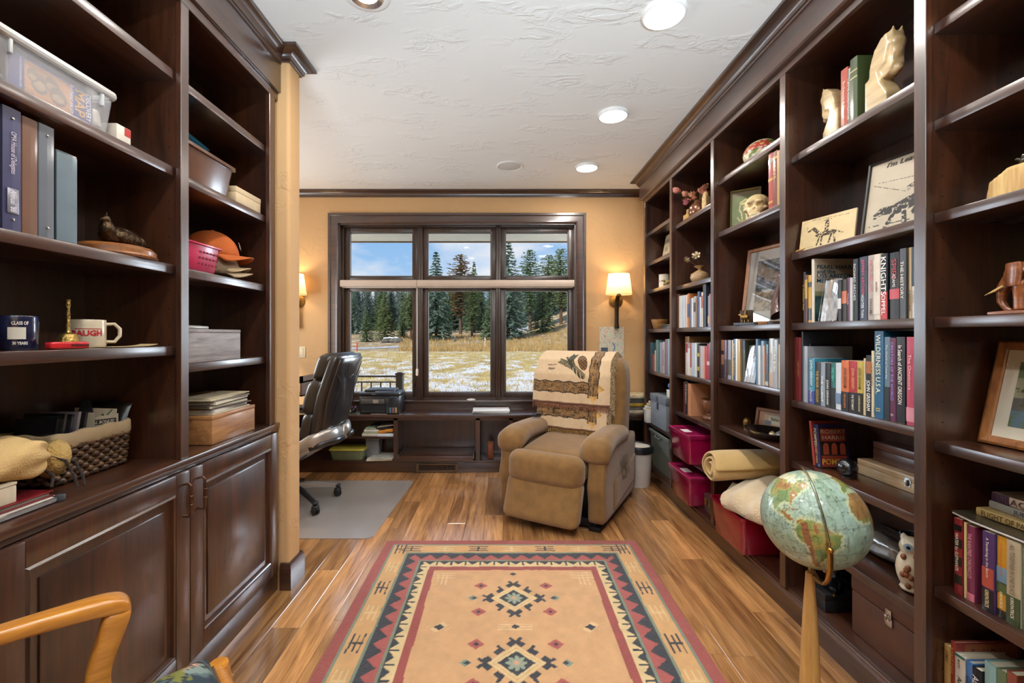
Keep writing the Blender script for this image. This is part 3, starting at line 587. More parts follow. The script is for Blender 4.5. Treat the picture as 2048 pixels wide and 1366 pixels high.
# --- bay D, lower novels
NV = [(76, 97, 700, '5a1818', 'dark red'), (99, 121, 702, '6e1c1e', 'red', (tx('HISTORY', 'b88a4a', .5, .5, .5),)), (126, 136, 660, '2a2c32', 'slim black-framed'), (141, 172, 765, '8a8f98', 'grey-edged', (), .2), (178, 222, 852, '2d7d9a', 'teal blue', (tx('JOHN GRISHAM', 'e8ecd8', .68, .56, .5), bd(0, .28, '3a3c80'), tx('A Time to Kill', 'd8d8e8', .2, .3, .35))), (223, 264, 880, '1d1c1a', 'black and gold', (tx('THE BROKER', 'c8a850', .6, .4, .45), tx('GRISHAM', 'b89848', .22, .3, .6))), (266, 296, 884, '8894a2', 'pale blue', (tx('THE CLIENT', 'e8ecf0', .4, .6, .5),)), (298, 334, 886, '191a1c', 'black and white', (tx('JOHN GRISHAM', 'e8e8e8', .34, .56, .55),)), (336, 371, 884, '276a64', 'dark green', (tx('THE FIRM', '50c0a8', .75, .3, .6), bd(.0, .45, '16201e'))), (373, 411, 886, 'c6ccd4', 'white', (bd(.12, .35, '6a82a0'),)),
 (412, 466, 868, 'c4622a', 'orange and black', (bd(0, .38, '1b1715'), tx('JOHN GRISHAM', '3a1408', .66, .4, .8), tx('THE LAST JUROR', 'e07a30', .2, .28, .6))), (468, 523, 872, 'a3252a', 'red and black', (bd(0, .39, '191516'), tx('JOHN GRISHAM', 'e0a070', .66, .4, .8), tx('THE TESTAMENT', 'e8e4dc', .2, .3, .6))), (525, 567, 876, 'b7a044', 'yellow and black', (bd(0, .4, '17150f'), tx('JOHN GRISHAM', '3a2c0c', .68, .4, .8), tx('A PAINTED HOUSE', 'd8cc98', .2, .3, .6))), (569, 582, 852, 'c9bd9c', 'thin cream'), (584, 624, 830, '17161a', 'tall black', (bd(.7, .9, '9a5a28'), tx('JOHN GRISHAM', 'f2f2f0', .34, .5, .85))), (626, 644, 798, 'd0c3a0', 'cream', (tx('THE BIG BURN', '7a4a38', .65, .6, .7),)), (646, 712, 656, '1f5a80', 'tall wide blue', (tx('WILDERNESS U.S.A.', 'd8dcc0', .62, .68, .5), bd(.055, .12, '1f5a80'), tx('[]', 'e0c040', .1, .05, .4)), .2), (716, 756, 698, '5d7484', 'smoky blue', (tx('The World of Yesterday', 'c4d0d4', .7, .5, .4), bd(0, .4, '20282e'))), (759, 800, 706, '5a2848', 'purple', (tx('CREATORS OF THE WORLD', '9a86c8', .6, .7, .5), tx('[]', 'f0f0e8', .08, .05, .4))), (802, 866, 698, '1a1b22', 'wide black', (tx('In Search of ANCIENT OREGON', 'ece8dc', .56, .68, .45),)), (872, 930, 698, 'b3415c', 'pink', (tx('The Omnivore', 'e8b8b8', .6, .4, .4), bd(.04, .2, 'd08a98')))]
for i, it in enumerate(NV):
    x0, x1, yt, hx, cw = it[:5]; X = XB; ya, yb = sorted((YR(S7[1]+x0/S7[0], X), YR(S7[1]+x1/S7[0], X))); ht = ZY(S7[2]+yt/S7[0], (ya+yb)/2)-.989
    ya, yb = [1.3935+(y-1.3935)*(2.048-1.3935)/(2.0375-1.3935) if y > 1.3935 else y for y in (ya, yb)]; ym = (ya+yb)/2
    lab = '%s novel, %s from the left above the leaning cover book' % (cw, (ORD+['twenty-first', 'twenty-second'])[i])
    book((X+.001*(i % 3), ym, .9895), (yb-ya)*.985, it[6] if len(it) > 6 else .14, ht, hx, lab, GD, marks=it[5] if len(it) > 5 else (), hard=i > 15)
# tall black portfolio with a gold crest behind the paperbacks
o = book((1.385, 1.983, .9895), .006, .215, .262, '0e0d0e', 'tall black album with a gold crest behind the paperbacks', GD)
text('@', 'b08a3a', Matrix.Translation((.17, -.0045, .235)) @ Matrix(((1, 0, 0, 0), (0, 0, -1, 0), (0, 1, 0, 0), (0, 0, 0, 1))), .02, .018, o)
# leaning books by the black ball
b1 = book((1.40, YR(1570+292/5.06, 1.40), .7055), .012, .13, .195, 'a83a2a', 'thin red-edged book leaning at the left of the leaning group', 'leaning books by the black ball', rx=-8)
b2 = book((1.40, YR(1570+335/5.06, 1.40), .7065), .03, .13, .185, '28204a', 'navy paperback with gold title leaning among the red books', 'leaning books by the black ball', marks=(tx('POMPEII', 'e8d8a0', .7, .4, .55), tx('ROBERT HARRIS', 'd8a060', .28, .4, .5)), rx=-6)
b0 = book((1.43, YR(1570+265/5.06, 1.43), .708), .014, .13, .20, '23201a', 'thin black book behind the leaning red-edged book', 'leaning books by the black ball', rx=-8, marks=(tx('THE ROYAL', 'a89040', .5, .6, .5),))
# the face-out cover: red with arches
FCX = Matrix(((1, 0, 0, 0), (0, 0, -1, 0), (0, 1, 0, 0), (0, 0, 0, 1)))      # x -> X, y -> Z, facing -Y
pb = thing('book', 'paperback facing out with red bands and arched doorways on its cover', 'book', (1.405, 1.935, .7065), 0, 'leaning books by the black ball')
W_, H_ = .115, .172; LE = T(0, 0, 0, rx=-5)
ob('cover', G().box(0, W_, 0, .022, 0, H_, m=LE), mat('1a1213', .4, coat=.3), pb, smooth=False); RD = mat('8f2f22', .4, coat=.3, var=.15)
for a, b in ((.66, .985), (.02, .30)): ob('cover_band', G().box(.002, W_-.002, -.0008, .0005, a*H_, b*H_, m=LE), RD, pb, smooth=False)
for k in (.2, .52, .84):
    g = G(); p = [(k*W_-.012, .33*H_), (k*W_+.012, .33*H_)]+[(k*W_+.012*math.cos(R(q)), .53*H_+.016*math.sin(R(q))) for q in range(0, 181, 30)]; g.prism(p, 'y', -.0008, .0005, m=LE); ob('cover_arch', g, mat('a3472e', .4), pb, smooth=False)
for s, c, z, w, h in (('ROBERT', 'b7a48a', .91, .95, .1), ('HARRIS', 'b7a48a', .76, .9, .1), ('POMPEII', 'd8a838', .15, .95, .14)):
    text(s, c, LE @ Matrix.Translation((W_/2, -.0016, z*H_)) @ FCX, w*W_, h*H_, pb, name='title_lettering')
# Pearl Harbor cover art: it belongs to the fourth book of that row
Yp = YR(1570+188/3.596, XB); ph = [o for o in bpy.data.objects if o.name.startswith('book') and 'tall pale-spined' in o.get('label', '')][0]
d = ph.dimensions; hh = [v.co.z for v in ph.data.vertices]; hh = max(hh); th = max(v.co.y for v in ph.data.vertices)
def ph_c(U, V):
    c = blank(U, 'b4a58e'); put(c, V < .5, '3d5a58'); put(c, (V > .42) & (V < .5), '7a7a5c'); put(c, (V < .42)*(fbm(U, V, 9, 3) > .55), '284046'); put(c, (V < .26) & (V > .18) & (U > .1) & (U < .5), 'a8a27c'); put(c, (V < .12), '22343a'); return c
grid_paint('cover_picture', 30, 40, lambda U, V: (.004+U*.205, 0*U-th-.0008, .004+V*(hh-.008)), ph_c, painted(.35), ph)
for s, z, w in (('PEARL HARBOR', .87, .19), ('and the', .80, .08), ('USS ARIZONA', .73, .18), ('MEMORIAL', .655, .13)):
    text(s, '1d4a66', Matrix.Translation((.012+w/2, -th-.0016, z*hh)) @ FCX, w, .018, ph, name='title_lettering', bold=.02)
# --- bay E lower rows
GE = 'books in the bay nearest the camera'; S9 = (3.207, 1840, 940)
row('under the flat open magazine', .509, 1.372, *S9, [
 (219, 270, 312, '7a1f24', 'red and black checked', (bd(.14, .26, '1a1516'), bd(.38, .5, '1a1516'), bd(.62, .74, '1a1516'), bd(.84, .92, '1a1516'), tx('WATER for ELEPHANTS', 'e0d4b8', .56, .5, .4))), (275, 290, 335, 'c4ae78', 'thin cream'), (293, 342, 360, '74304a', 'plum', (tx('THE RAINTREE CHRONICLES', 'd89aa0', .6, .6, .5), bd(0, .1, 'c8707c'))), (402, 476, 400, '4a3260', 'purple sunset', (bd(0, .28, '1c1620'), bd(.3, .55, 'a8483a'), tx('A Tendering in the Storm', 'e8d8c8', .68, .5, .3), tx('KIRKPATRICK', 'e8d8a0', .16, .22, .35))), (480, 546, 428, 'c08a28', 'golden field', (bd(.42, .62, '6a8aa0'), bd(.3, .44, '4a5a34'), bd(0, .1, '2a2420'), tx('A Clearing in the Wild', 'c05a3a', .72, .45, .3), tx('KIRKPATRICK', 'f0e0b0', .22, .2, .3))), (549, 640, 460, 'a89a80', 'beige and green', (bd(0, .34, '3c4a30'), tx('ALL TOGETHER IN ONE PLACE', '6a5a4a', .66, .6, .35), tx('KIRKPATRICK', 'e8e0c8', .2, .25, .25))), (645, 700, 505, '5c8a80', 'pale green', (tx('Breathing Room', 'b8a8d8', .6, .6, .5),)), (705, 760, 520, '8a5a3a', 'brown'), (765, 820, 540, '3a4a6a', 'blue')], GE, .115, 'soft')
row('along the frame bottom edge', ZB, 1.372, *S9, [
 (104, 150, 1096, 'b08a52', 'tan', (tx('JAMES', '6a4a20', .85, .3, .5),)), (152, 182, 1075, '8a2f28', 'tall red', (tx('ROALD DAHL', 'c89a5a', .75, .35, .6),), .2), (183, 252, 1165, 'c9bfb0', 'white and green', (bd(.97, 1, '2a6a58'), tx('Angela', '1a1a1a', .55, .5, .6), tx('MAEVE', '3a3a3a', .88, .12, .25))), (256, 306, 1210, '4a78b4', 'bright blue', (tx('GEORGE', '1c2c4a', .6, .4, .6),)), (309, 372, 1258, '1c2024', 'black', (tx('ADVERSARY', 'e8ecec', .6, .6, .7),)), (378, 462, 1230, '7fa3a0', 'large pale turquoise', (tx('NO', 'e8e8d8', .6, .3, .5),)), (470, 540, 1280, '5a6a4a', 'green'), (545, 620, 1300, '7a3a2a', 'rust')], GE, .15)
rb_ = [o for o in bpy.data.objects if 'tall red book, second' in o.get('label', '')][0]
hh = max(v.co.z for v in rb_.data.vertices); th = max(v.co.y for v in rb_.data.vertices)
text('Roald Dahl', '3a1a18', Matrix.Translation((.1, -th-.0008, hh-.028)) @ FCX, .1, .02, rb_, name='title_lettering')
ob('cover_band', G().box(.03, .19, -th-.0005, -th, hh-.05, hh-.004), mat('9a5a3a', .5), rb_, smooth=False)
# magazine and the pile lying on top of that row
ym = 1.18
g = G(); zt = .7; mg = thing('magazine', 'thin magazine lying flat across the tops of the paperbacks', 'magazine', (1.456, 1.18, .7445), 1)
ob('magazine_pages', G().soft(.085, .162, .004, .004, 6, fn=lambda d: Vector((d.x, d.y, d.z+.012*max(0, (d.y-.1)/.09)**2))), mat('c9c6c0', .5, var=.05), mg)
ob('magazine_cover', G().soft(.086, .163, .0012, .001, 6, fn=lambda d: Vector((d.x, d.y, d.z+.0055+.012*max(0, (d.y-.1)/.09)**2))), mat('2f2a20', .3, var=.3, vscale=25, coat=.5), mg)
z = .7525
for hx, th_, lab, s, tc_ in (('b79a62', .022, 'tan paperback lying at the bottom of the small pile on the magazine', 'FLIGHT OF PASSAGE', '4a3418'), ('8d8a84', .022, 'grey paperback lying in the middle of the small pile', 'JUDY', '3c3c44'), ('b8a68e', .026, 'cream and purple paperback on top of the small pile', 'LILAC GIRLS', '4a3444')):
    k = {'b79a62': 0, '8d8a84': 1, 'b8a68e': 2}[hx]
    o = book((1.405+.012*k, 1.10-.004*k, z), th_, .12, .2, hx, lab, 'paperbacks piled on the magazine', hard=False, marks=(tx(s, tc_, .55, .75, .7),)+((bd(.78, .999, '3a2438'),) if k == 2 else ()))
    o.rotation_euler = Euler((R(-90), 0, R([4, -2, 1][k]))); o.location = (1.435+.012*k, 1.12-.006*k, z+th_/2); z += th_+.001
# ================================================================ things on the right bookcase
def panel(name, label, cat, p0, p1, z, h, lean, fw, fhex, colf, nu=60, group=None, matw=0., math_='e8e2d6', fd=.016, glass=False, frough=.4):
    """flat framed thing standing on the line p0 -> p1 (left to right as seen from the room), leaning back"""
    dx, dy = p1[0]-p0[0], p1[1]-p0[1]; w = math.hypot(dx, dy); rz = math.degrees(math.atan2(dy, dx))
    t = thing(name, label, cat, ((p0[0]+p1[0])/2, (p0[1]+p1[1])/2, z+.001), rz, group); L = T(rx=-lean)
    if fw:
        g = G(); pr = [(0, 0), (0, -fd*.8), (fw*.25, -fd), (fw*.8, -fd*.8), (fw, -fd*.45), (fw, 0)]
        c = [(-w/2, 0, 1, 1), (w/2, 0, -1, 1), (w/2, h, -1, -1), (-w/2, h, 1, -1)]
        g.rings([[L @ Vector((px+o*sx_, d, pz+o*sz_)) for o, d in pr] for px, pz, sx_, sz_ in c+c[:1]], False); ob('frame', g, fhex if not isinstance(fhex, str) else mat(fhex, frough, coat=.3), t)
    ob('backing', G().box(-w/2+.001, w/2-.001, -.002, .003, .001, h-.001, m=L), mat('2a221c' if fw else 'cdbf9f', .7), t, smooth=False)
    a = fw
    if matw:
        ob('mat_board', G().box(-w/2+fw*.8, w/2-fw*.8, -.004, -.002, fw*.8, h-fw*.8, m=L), mat(math_, .8, var=.03), t, smooth=False); a = fw+matw
    iw, ih = w-2*a, h-2*a
    def pos(U, V):
        x = -w/2+a+U*iw; zz = a+V*ih; y = -.0052+0*U; c, s = math.cos(R(-lean)), math.sin(R(-lean)); return x, y*c-zz*s, y*s+zz*c
    grid_paint('picture', nu, int(nu*ih/iw), pos, colf, painted(.5, coat=.0), t)
    if glass: ob('glass', G().box(-w/2+fw*.8, w/2-fw*.8, -.0078, -.0066, fw*.8, h-fw*.8, m=L), glassmat('ffffff', .06), t, smooth=False)
    t['lean_back'] = lean
    return t
def sketch(seed, bg='d8c49c', ink='4a3826', subj=None, th=.62):
    def f(U, V):
        c = blank(U, bg)*(0.93+.12*fbm(U, V, 6, seed))[..., None]
        if subj is not None:
            m = subj(U, V); c = np.where((m & (fbm(U, V, 42, seed+5, 3) > .40))[..., None], hexa(ink), c)
        return c
    return f
def seg(U, V, a, b, w):
    ax, ay = a; bx, by = b; t = np.clip(((U-ax)*(bx-ax)+(V-ay)*(by-ay))/((bx-ax)**2+(by-ay)**2+1e-9), 0, 1); return np.hypot(U-ax-t*(bx-ax), V-ay-t*(by-ay)) < w
def limbs(segs): return lambda U, V: np.logical_or.reduce([seg(U, V, a, b, w*.8) for a, b, w in segs])
HORSE = [((.36, .45), (.62, .45), .085), ((.36, .5), (.25, .68), .05), ((.25, .68), (.16, .62), .03), ((.38, .42), (.34, .14), .022), ((.42, .4), (.42, .12), .02), ((.6, .42), (.56, .15), .022), ((.64, .42), (.67, .14), .022), ((.66, .48), (.8, .36), .02), ((.5, .5), (.5, .78), .045), ((.5, .8), (.5, .86), .035), ((.44, .86), (.57, .87), .012), ((.5, .6), (.42, .36), .025)]
# bay A
panel('photo_print', 'sepia photo print leaning on the shelf nearest the window', 'print', (1.44, 3.97), (1.44, 3.50), 1.954, .23, 10, 0, '', lambda U, V: (blank(U, 'b09a78')*(.55+.75*fbm(U, V, 7, 4))[..., None]), 50)
t = thing('stein_mug', 'white pottery mug with dark emblem on the shelf nearest the window', 'mug', (1.42, 3.86, 1.7015), -60)
ob('body', G().lathe([(0, 0), (.046, 0), (.049, .006), (.046, .012), (.046, .11), (.048, .118), (.044, .118), (.042, .108), (.042, .012), (0, .01)], 28), mat('d2c8b6', .35, coat=.4), t)
ob('handle', G().tube([(0, .045, .098), (0, .07, .1), (0, .082, .085), (0, .08, .045), (0, .068, .025), (0, .044, .022)], .0075, 8), mat('d2c8b6', .35, coat=.4), t)
for q in (-14, 14): ob('emblem', G().prism([(-.008, .05), (.006, .06), (-.008, .072), (-.002, .06)], 'y', -.0475, -.0465, m=T(rz=q)), mat('2a241e', .5), t, smooth=False)
t = thing('flower_ornament', 'small straw flower ornament beside the white pottery mug', 'ornament', (1.385, 3.72, 1.7015))
for k in range(7): ob('straw_petal', G().sphere((.022*math.cos(k*.9), .022*math.sin(k*.9), .018+.011*(k % 4)), (.013, .013, .011), u=8, v=6), mat('b59a62', .7, bump=.5), t)
tag(ob('feather_pick', G().tube([(1.47, 3.78, 1.702), (1.468, 3.775, 1.80), (1.462, 3.765, 1.835)], [.003, .004, .001], 6).soft(.003, .015, .03, .003, 5, m=T(1.46, 3.76, 1.845, rx=-30)), mat('5aa4c4', .5)), 'light blue feather pick standing behind the pottery mug', 'ornament')
t = thing('wooden_bowl', 'small burl wood bowl on the shelf above the teal book', 'bowl', (1.42, 3.965, 1.3455))
ob('bowl', G().lathe([(0, 0), (.05, 0), (.06, .01), (.078, .085), (.07, .085), (.052, .014), (0, .01)], 28, sq=.95), wood('burl', '6a3f1c', 'b98a52', 'x', 2.), t)
t = thing('brass_case', 'flat dark lidded case on the shelf beside the burl bowl', 'case', (1.44, 3.74, 1.3455), 5)
ob('body', G().box(-.06, .06, -.085, .085, 0, .02, .004), mat('3a3630', .35, .5), t); ob('lid', G().box(-.055, .055, -.08, .08, .021, .036, .006), mat('57524a', .3, .6), t)
t = thing('pewter_cup', 'little pewter cup on the flat case by the stile', 'cup', (1.43, 3.69, 1.3825))
ob('cup', G().lathe([(0, 0), (.02, 0), (.024, .04), (.021, .04), (.018, .004), (0, .004)], 20), mat('8d8d8c', .25, .9), t); ob('cup_handle', G().tube([(0, .022, .034), (0, .038, .03), (0, .036, .012), (0, .02, .008)], .003, 6), mat('8d8d8c', .25, .9), t)
# grey fabric box, paper box, ball
t = thing('fabric_storage_box', 'grey fabric storage box with lid in the bay nearest the window', 'box', (1.475, 3.78, .4965))
FG = mat('7d8189', .85, var=.12, vscale=60, bump=.3, bscale=500)
ob('box', G().box(-.14, .14, -.185, .185, 0, .22, .004), FG, t); ob('lid', G().box(-.146, .146, -.191, .191, .215, .275, .006), mat('6b7078', .8, bump=.3, bscale=500), t)
ob('strap', G().box(-.1485, -.1465, -.02, .02, .225, .27, .001).soft(.003, .016, .03, .003, 5, m=T(-.147, 0, .185)), mat('33363c', .6), t)
t = thing('paper_tray', 'white box of papers squeezed beside the grey fabric box', 'box', (1.43, 4.006, .4965))
ob('tray', G().box(-.13, .1, -.033, .033, 0, .11, .002), mat('cfcbc4', .7), t)
for k in range(4): ob('paper', G().box(-.14+.01*k, .1, -.03+.004*k, .031, .112+.018*k, .128+.018*k, m=T(ry=2*k)), mat(['d8cfb8', 'e0dcd2', 'c8b890', 'd8c8a8'][k], .8), t, smooth=False)
t = thing('card_box', 'tiny cream box standing on the grey fabric box', 'box', (1.40, 3.64, .7735)); ob('box', G().box(-.03, .03, -.035, .035, 0, .05, .003), mat('d6d2c6', .7), t); ob('lid', G().box(-.031, .031, -.036, .036, .05, .062, .002), mat('dcd8cc', .7), t)
tag(ob('blue_ball', G().sphere((1.40, 3.64, .868), .031), mat('5577a8', .4, bump=.2, bscale=40)), 'small blue ball on the tiny cream box', 'ball')
t = thing('waste_bin', 'grey plastic open bin on the bottom deck beside the trash can', 'bin', (1.46, 3.78, ZB+.001))
g = G(); rs = [(.10, .2, 0), (.115, .225, .30), (.125, .238, .305), (.125, .238, .325), (.112, .222, .325), (.098, .196, .01)]
g.rings([[Vector((sx_*a, sy_*b, z)) for sx_, sy_ in ((-1, -1), (1, -1), (1, 1), (-1, 1))] for a, b, z in rs], True); ob('bin_body', g, mat('6f746c', .5, var=.06), t)
ob('bin_handle', G().tube([(-.118, -.06, .30), (-.135, -.05, .285), (-.135, .05, .285), (-.118, .06, .30)], .006, 6), mat('5a5f58', .5), t)
# bay B: vase of dried roses
def rose(m, s, hx):
    g = G(); r = random.Random(int(s*1e5)); 
    for k in range(11):
        a = k*2.4; rad = s*(.25+.75*k/11); w = s*(.5+.3*k/11); h = s*(1.0-.35*k/11)
        rows = []
        for v in range(4):
            q = v/3; rows.append([Vector(((rad*(.55+.6*q)+s*.08*math.sin(9*u+k))*math.cos(a+(u-.5)*1.5), (rad*(.55+.6*q))*math.sin(a+(u-.5)*1.5), -s*.5+h*q*1.3*(1-.25*abs(u-.5)*2)+s*.1*math.sin(7*u+k*2))) for u in (0, .25, .5, .75, 1)])
        g.rings(rows, False, False, m)
    g.sphere(m @ Vector((0, 0, -s*.25)), (s*.36, s*.36, s*.4), u=8, v=6)
    return g
VB = Vector((1.45, 3.247, 2.1435)); rt = Vector((.913, -.408, 0)); k_ = VB.y/F/5.256
t = thing('rose_vase', 'round copper glazed vase of dried pink roses', 'vase', VB)
ob('vase', G().lathe([(0, 0), (.035, 0), (.062, .02), (.074, .055), (.07, .09), (.05, .118), (.033, .128), (.036, .136), (.03, .137), (.028, .125), (0, .11)], 32), mat('8a5c40', .22, .6, .5, 9, .15, 20, coat=.5), t)
for i, (px, py) in enumerate(((540, 325), (608, 372), (590, 445), (700, 385), (795, 322), (775, 395), (640, 470), (690, 420), (735, 350))):
    c = rt*((px-725)*k_)+Vector((-.03+.02*(i % 3), 0, (650-py)*k_)); s = .033 if i not in (6, 7) else .024
    b = ob('rose', rose(Matrix.Translation(c) @ Euler((.5*math.sin(i*2), .5*math.cos(i*1.7), i)).to_matrix().to_4x4(), s, ''), mat(['a8685a', 'b27a5e', 'a4604f', 'b98262', 'b07a58', '9c5a44', '9a5060', 'a8664a', 'b27058'][i], .8, var=.3, vscale=40), t)
    ob('stem', G().tube([(0, 0, .11), c*.5+Vector((0, 0, .09)), c-Vector((0, 0, s*.6))], .0022, 5), mat('6a5a30', .8), b)
tag(ob('wood_chunk', blob([G().box(-.02, .02, -.03, .03, 0, .05, m=T(1.39, 3.3, 2.1435, rz=20)), G().box(-.015, .015, -.015, .012, .04, .085, m=T(1.39, 3.29, 2.1435, rz=10, rx=6)), G().box(-.012, .012, -.03, .0, 0, .02, m=T(1.385, 3.345, 2.1435))], .005, 2), mat('a88144', .8, var=.35, vscale=50, bump=.8, bscale=80)), 'jagged golden chunk of wood beside the rose vase', 'ornament')
tag(ob('driftwood', blob([G().box(-.02, .02, -.02, .02, 0, .1, m=T(1.40, 3.03, 2.1435, rz=20)), ball((1.40, 3.03, 2.25), (.02, .016, .03))], .006, 3), mat('c0a070', .8, var=.3, vscale=40, bump=.6)), 'pale piece of driftwood right of the rose vase', 'ornament')
# vase with metal flowers
VB = Vector((1.45, 3.236, 1.667))
t = thing('pottery_vase', 'squat tan pottery vase with flared lip and metal flowers', 'vase', VB)
ob('vase', G().lathe([(0, 0), (.035, 0), (.055, .018), (.066, .045), (.06, .072), (.03, .09), (.011, .1), (.009, .108), (.03, .122), (.042, .13), (.038, .131), (.009, .115), (0, .1)], 32), mat('a98a62', .4, 0, .25, 30, .15, 60, stretch=(1, 1, 8), coat=.3), t)
for i, (px, py, s) in enumerate(((702, 1075, .03), (610, 1112, .024))):
    c = rt*((px-720)*k_)+Vector((-.02, -.02, (1365-py)*k_)); f = thing('x', '', '', c) if 0 else None
    M_ = Matrix.Translation(c) @ Euler((R(70), 0, R(-35+40*i))).to_matrix().to_4x4()
    h = ob('flower_centre', G().sphere((0, 0, 0), s*.25, M_, 8, 6).sphere(M_ @ Vector((0, 0, .002)), s*.22, None, 8, 6), mat('b98c3a', .3, .8), t)
    for q in range(6): ob('petal', G().soft(s*.3, s*.42, .002, .002, 5, fn=lambda d: Vector((d.x, d.y+s*.6, d.z+abs(d.y+s*.4)*.3)), m=M_ @ T(rz=60*q)), mat('9c8d74', .35, .7), h)
    ob('stem', G().tube([(0, 0, .12), c*.6+Vector((0, 0, .05)), c], .0018, 5), mat('6a5c44', .4, .6), t)
ob('metal_leaf', G().prism([(-.02, 0), (.02, 0), (.012, .045), (0, .075), (-.016, .04)], 'y', -.001, .001, m=Matrix.Translation(rt*((655-720)*k_)+Vector((.02, 0, .175))) @ T(rz=-24)), mat('3a382c', .4, .5), t)
panel('small_frame', 'slim dark picture frame standing behind the tan pottery vase', 'frame', (1.53, 3.13), (1.5, 2.80), 1.666, .26, 6, .02, '3a1c12', sketch(3, '6a5a48'), 20)
# mortar
t = thing('mortar_and_pestle', 'turned wooden mortar with pestle beside the salmon book', 'mortar', (1.44, 3.04, .7055)); TW = wood('turned', '4a2a18', '8d5c3a', 'z', 1.5)
ob('mortar', G().lathe([(0, 0), (.05, 0), (.056, .012), (.05, .026), (.028, .034), (.026, .044), (.045, .056), (.06, .08), (.063, .12), (.06, .136), (.063, .142), (.055, .142), (.05, .08), (0, .06)], 32), TW, t)
ob('pestle', G().tube([(0, 0, .08), (.005, -.02, .13), (.012, -.045, .17), (.016, -.058, .19)], [.016, .011, .01, .015], 12), TW, t)
# magenta and red bins
def tote(loc, lx, ly, h, hx, label, lid=True, sticker=True, group='plastic tote bins'):
    """long axis along X into the shelf; lx half depth, ly half width"""
    t = thing('storage_bin', label, 'bin', loc, 0, group); m_ = mat(hx, .22, var=.1, vscale=6, coat=.5, trans=.25 if lid else 0, alpha=1)
    def ring(a, b, z, r=.02): 
        p = []
        for cx_, cy_, q in ((a-r, b-r, 0), (-a+r, b-r, 90), (-a+r, -b+r, 180), (a-r, -b+r, 270)):
            for k in range(4): p.append(Vector((cx_+r*math.cos(R(q+30*k)), cy_+r*math.sin(R(q+30*k)), z)))
        return p
    g = G(); hh = h-.012 if lid else h
    g.rings([ring(lx*.86, ly*.80, 0), ring(lx*.88, ly*.82, .006), ring(lx*.95, ly*.93, hh-.015), ring(lx*.995, ly*.99, hh-.014), ring(lx*.995, ly*.99, hh), ring(lx*.95, ly*.93, hh), ring(lx*.85, ly*.79, .01)], True); ob('tub', g, m_, t)
    if lid:
        g = G().rings([ring(lx, ly, hh-.004), ring(lx*1.01, ly*1.015, hh), ring(lx*1.01, ly*1.015, h), ring(lx*.98, ly*.97, h+.004), ring(lx*.94, ly*.91, h+.004), ring(lx*.93, ly*.90, h-.002)]); ob('lid', g, mat('a8225a', .2, var=.1, coat=.6, trans=.2), t)
        ob('contents', G().box(-lx*.8, lx*.8, -ly*.75, ly*.75, .008, h*.55, .01), mat('6a0c34', .6, var=.4, vscale=9), t)
        if sticker: ob('sticker', G().box(-lx*.8, -lx*.5, -ly*.25, ly*.25, h-.0015, h-.0005), mat('e4e0e0', .5, var=.02), t, smooth=False)
    return t
tote((1.43, 3.15, .402), .18, .177, .205, 'b01050', 'magenta plastic bin with lid on the shelf below the mortar')
tote((1.43, 3.15, ZB+.001), .18, .183, .205, 'b01050', 'magenta plastic bin with lid on the bottom deck')
tote((1.43, 2.485, ZB+.001), .18, .185, .205, '8f0f26', 'open dark red plastic bin under the rolled blankets', lid=False)
t = thing('cash_box', 'small silver metal cash box between the magenta and red bins', 'box', (1.42, 2.865, ZB+.001)); SM = mat('77777a', .3, .8)
ob('body', G().box(-.08, .08, -.06, .06, 0, .075, .004), SM, t); ob('lid', G().box(-.081, .081, -.061, .061, .077, .125, .006), SM, t)
for y in (-.03, .03): ob('latch', G().box(-.088, -.081, y-.01, y+.01, .055, .1, .002), mat('b48a4a', .3, .8), t)
# papers lying in the red bin
for k, (hx, y, rz, ry, lb_) in enumerate((('b7a888', 2.56, 24, -38, 'old tan photo card leaning in the red bin'), ('a8a39a', 2.47, 8, -12, 'grey photo card in the middle of the red bin'), ('5a2a24', 2.40, -4, -6, 'dark red folder lying on the red bin nearest the globe'))):
    o = ob('photo_card', G().box(-.07, .07, -.05, .05, -.001, .001, m=T(1.345+.01*k, y, .325+.006*(2-k)+(.03 if k == 0 else 0), rz=rz, ry=ry)), mat(hx, .6, var=.3, vscale=30), smooth=False); tag(o, lb_, 'card', 'cards in the red bin')
# rolled blanket
def swirl():
    g = G(); n = 64; rows = []
    for s_, rs in ((0, 1.), (.08, 1.06), (.3, 1.03), (.6, 1.), (1, .95)):
        r_ = []
        for i in range(n+1):
            a = i/n*2*PI*2.3; rad = (.028+.066*i/n)*rs*(1+.06*math.sin(3*a+s_*4)); r_.append(Vector((1.215+.36*s_+.006*math.sin(a*2), 2.595-.10*s_+rad*math.cos(a+1.2), .508+.05*s_+rad*.95*math.sin(a+1.2))))
        rows.append(r_)
    g.rings(rows, False, False); return g
o = ob('rolled_blanket', swirl(), mat('c2a066', .95, var=.08, vscale=10, bump=.5, bscale=300, sheen=.4), smooth=True); o.modifiers.new('thick', 'SOLIDIFY').thickness = .016; o.modifiers['thick'].offset = 0; s_ = o.modifiers.new('sub', 'SUBSURF'); s_.levels = s_.render_levels = 1
tag(o, 'tan fleece blanket rolled up and sticking out of the shelf', 'blanket')
def quilt(d):
    a = d.x/.17; b = d.y/.18; z = d.z*(1-.2*max(abs(a), abs(b))**6)+.012*math.sin(b*7)*(1 if d.z > 0 else .2)-.03*max(0, -a)**2
    return Vector((d.x, d.y+.015*math.sin(a*3), z))
o = ob('quilted_blanket', G().soft(.17, .175, .055, .05, 22, fn=quilt, m=T(1.40, 2.36, .425, ry=-13, rz=10, rx=-4)), mat('d6bd96', .95, var=.12, vscale=8, bump=.9, bscale=160, sheen=.5), smooth=True); tag(o, 'folded cream fleece quilt lying on the red bin', 'blanket')
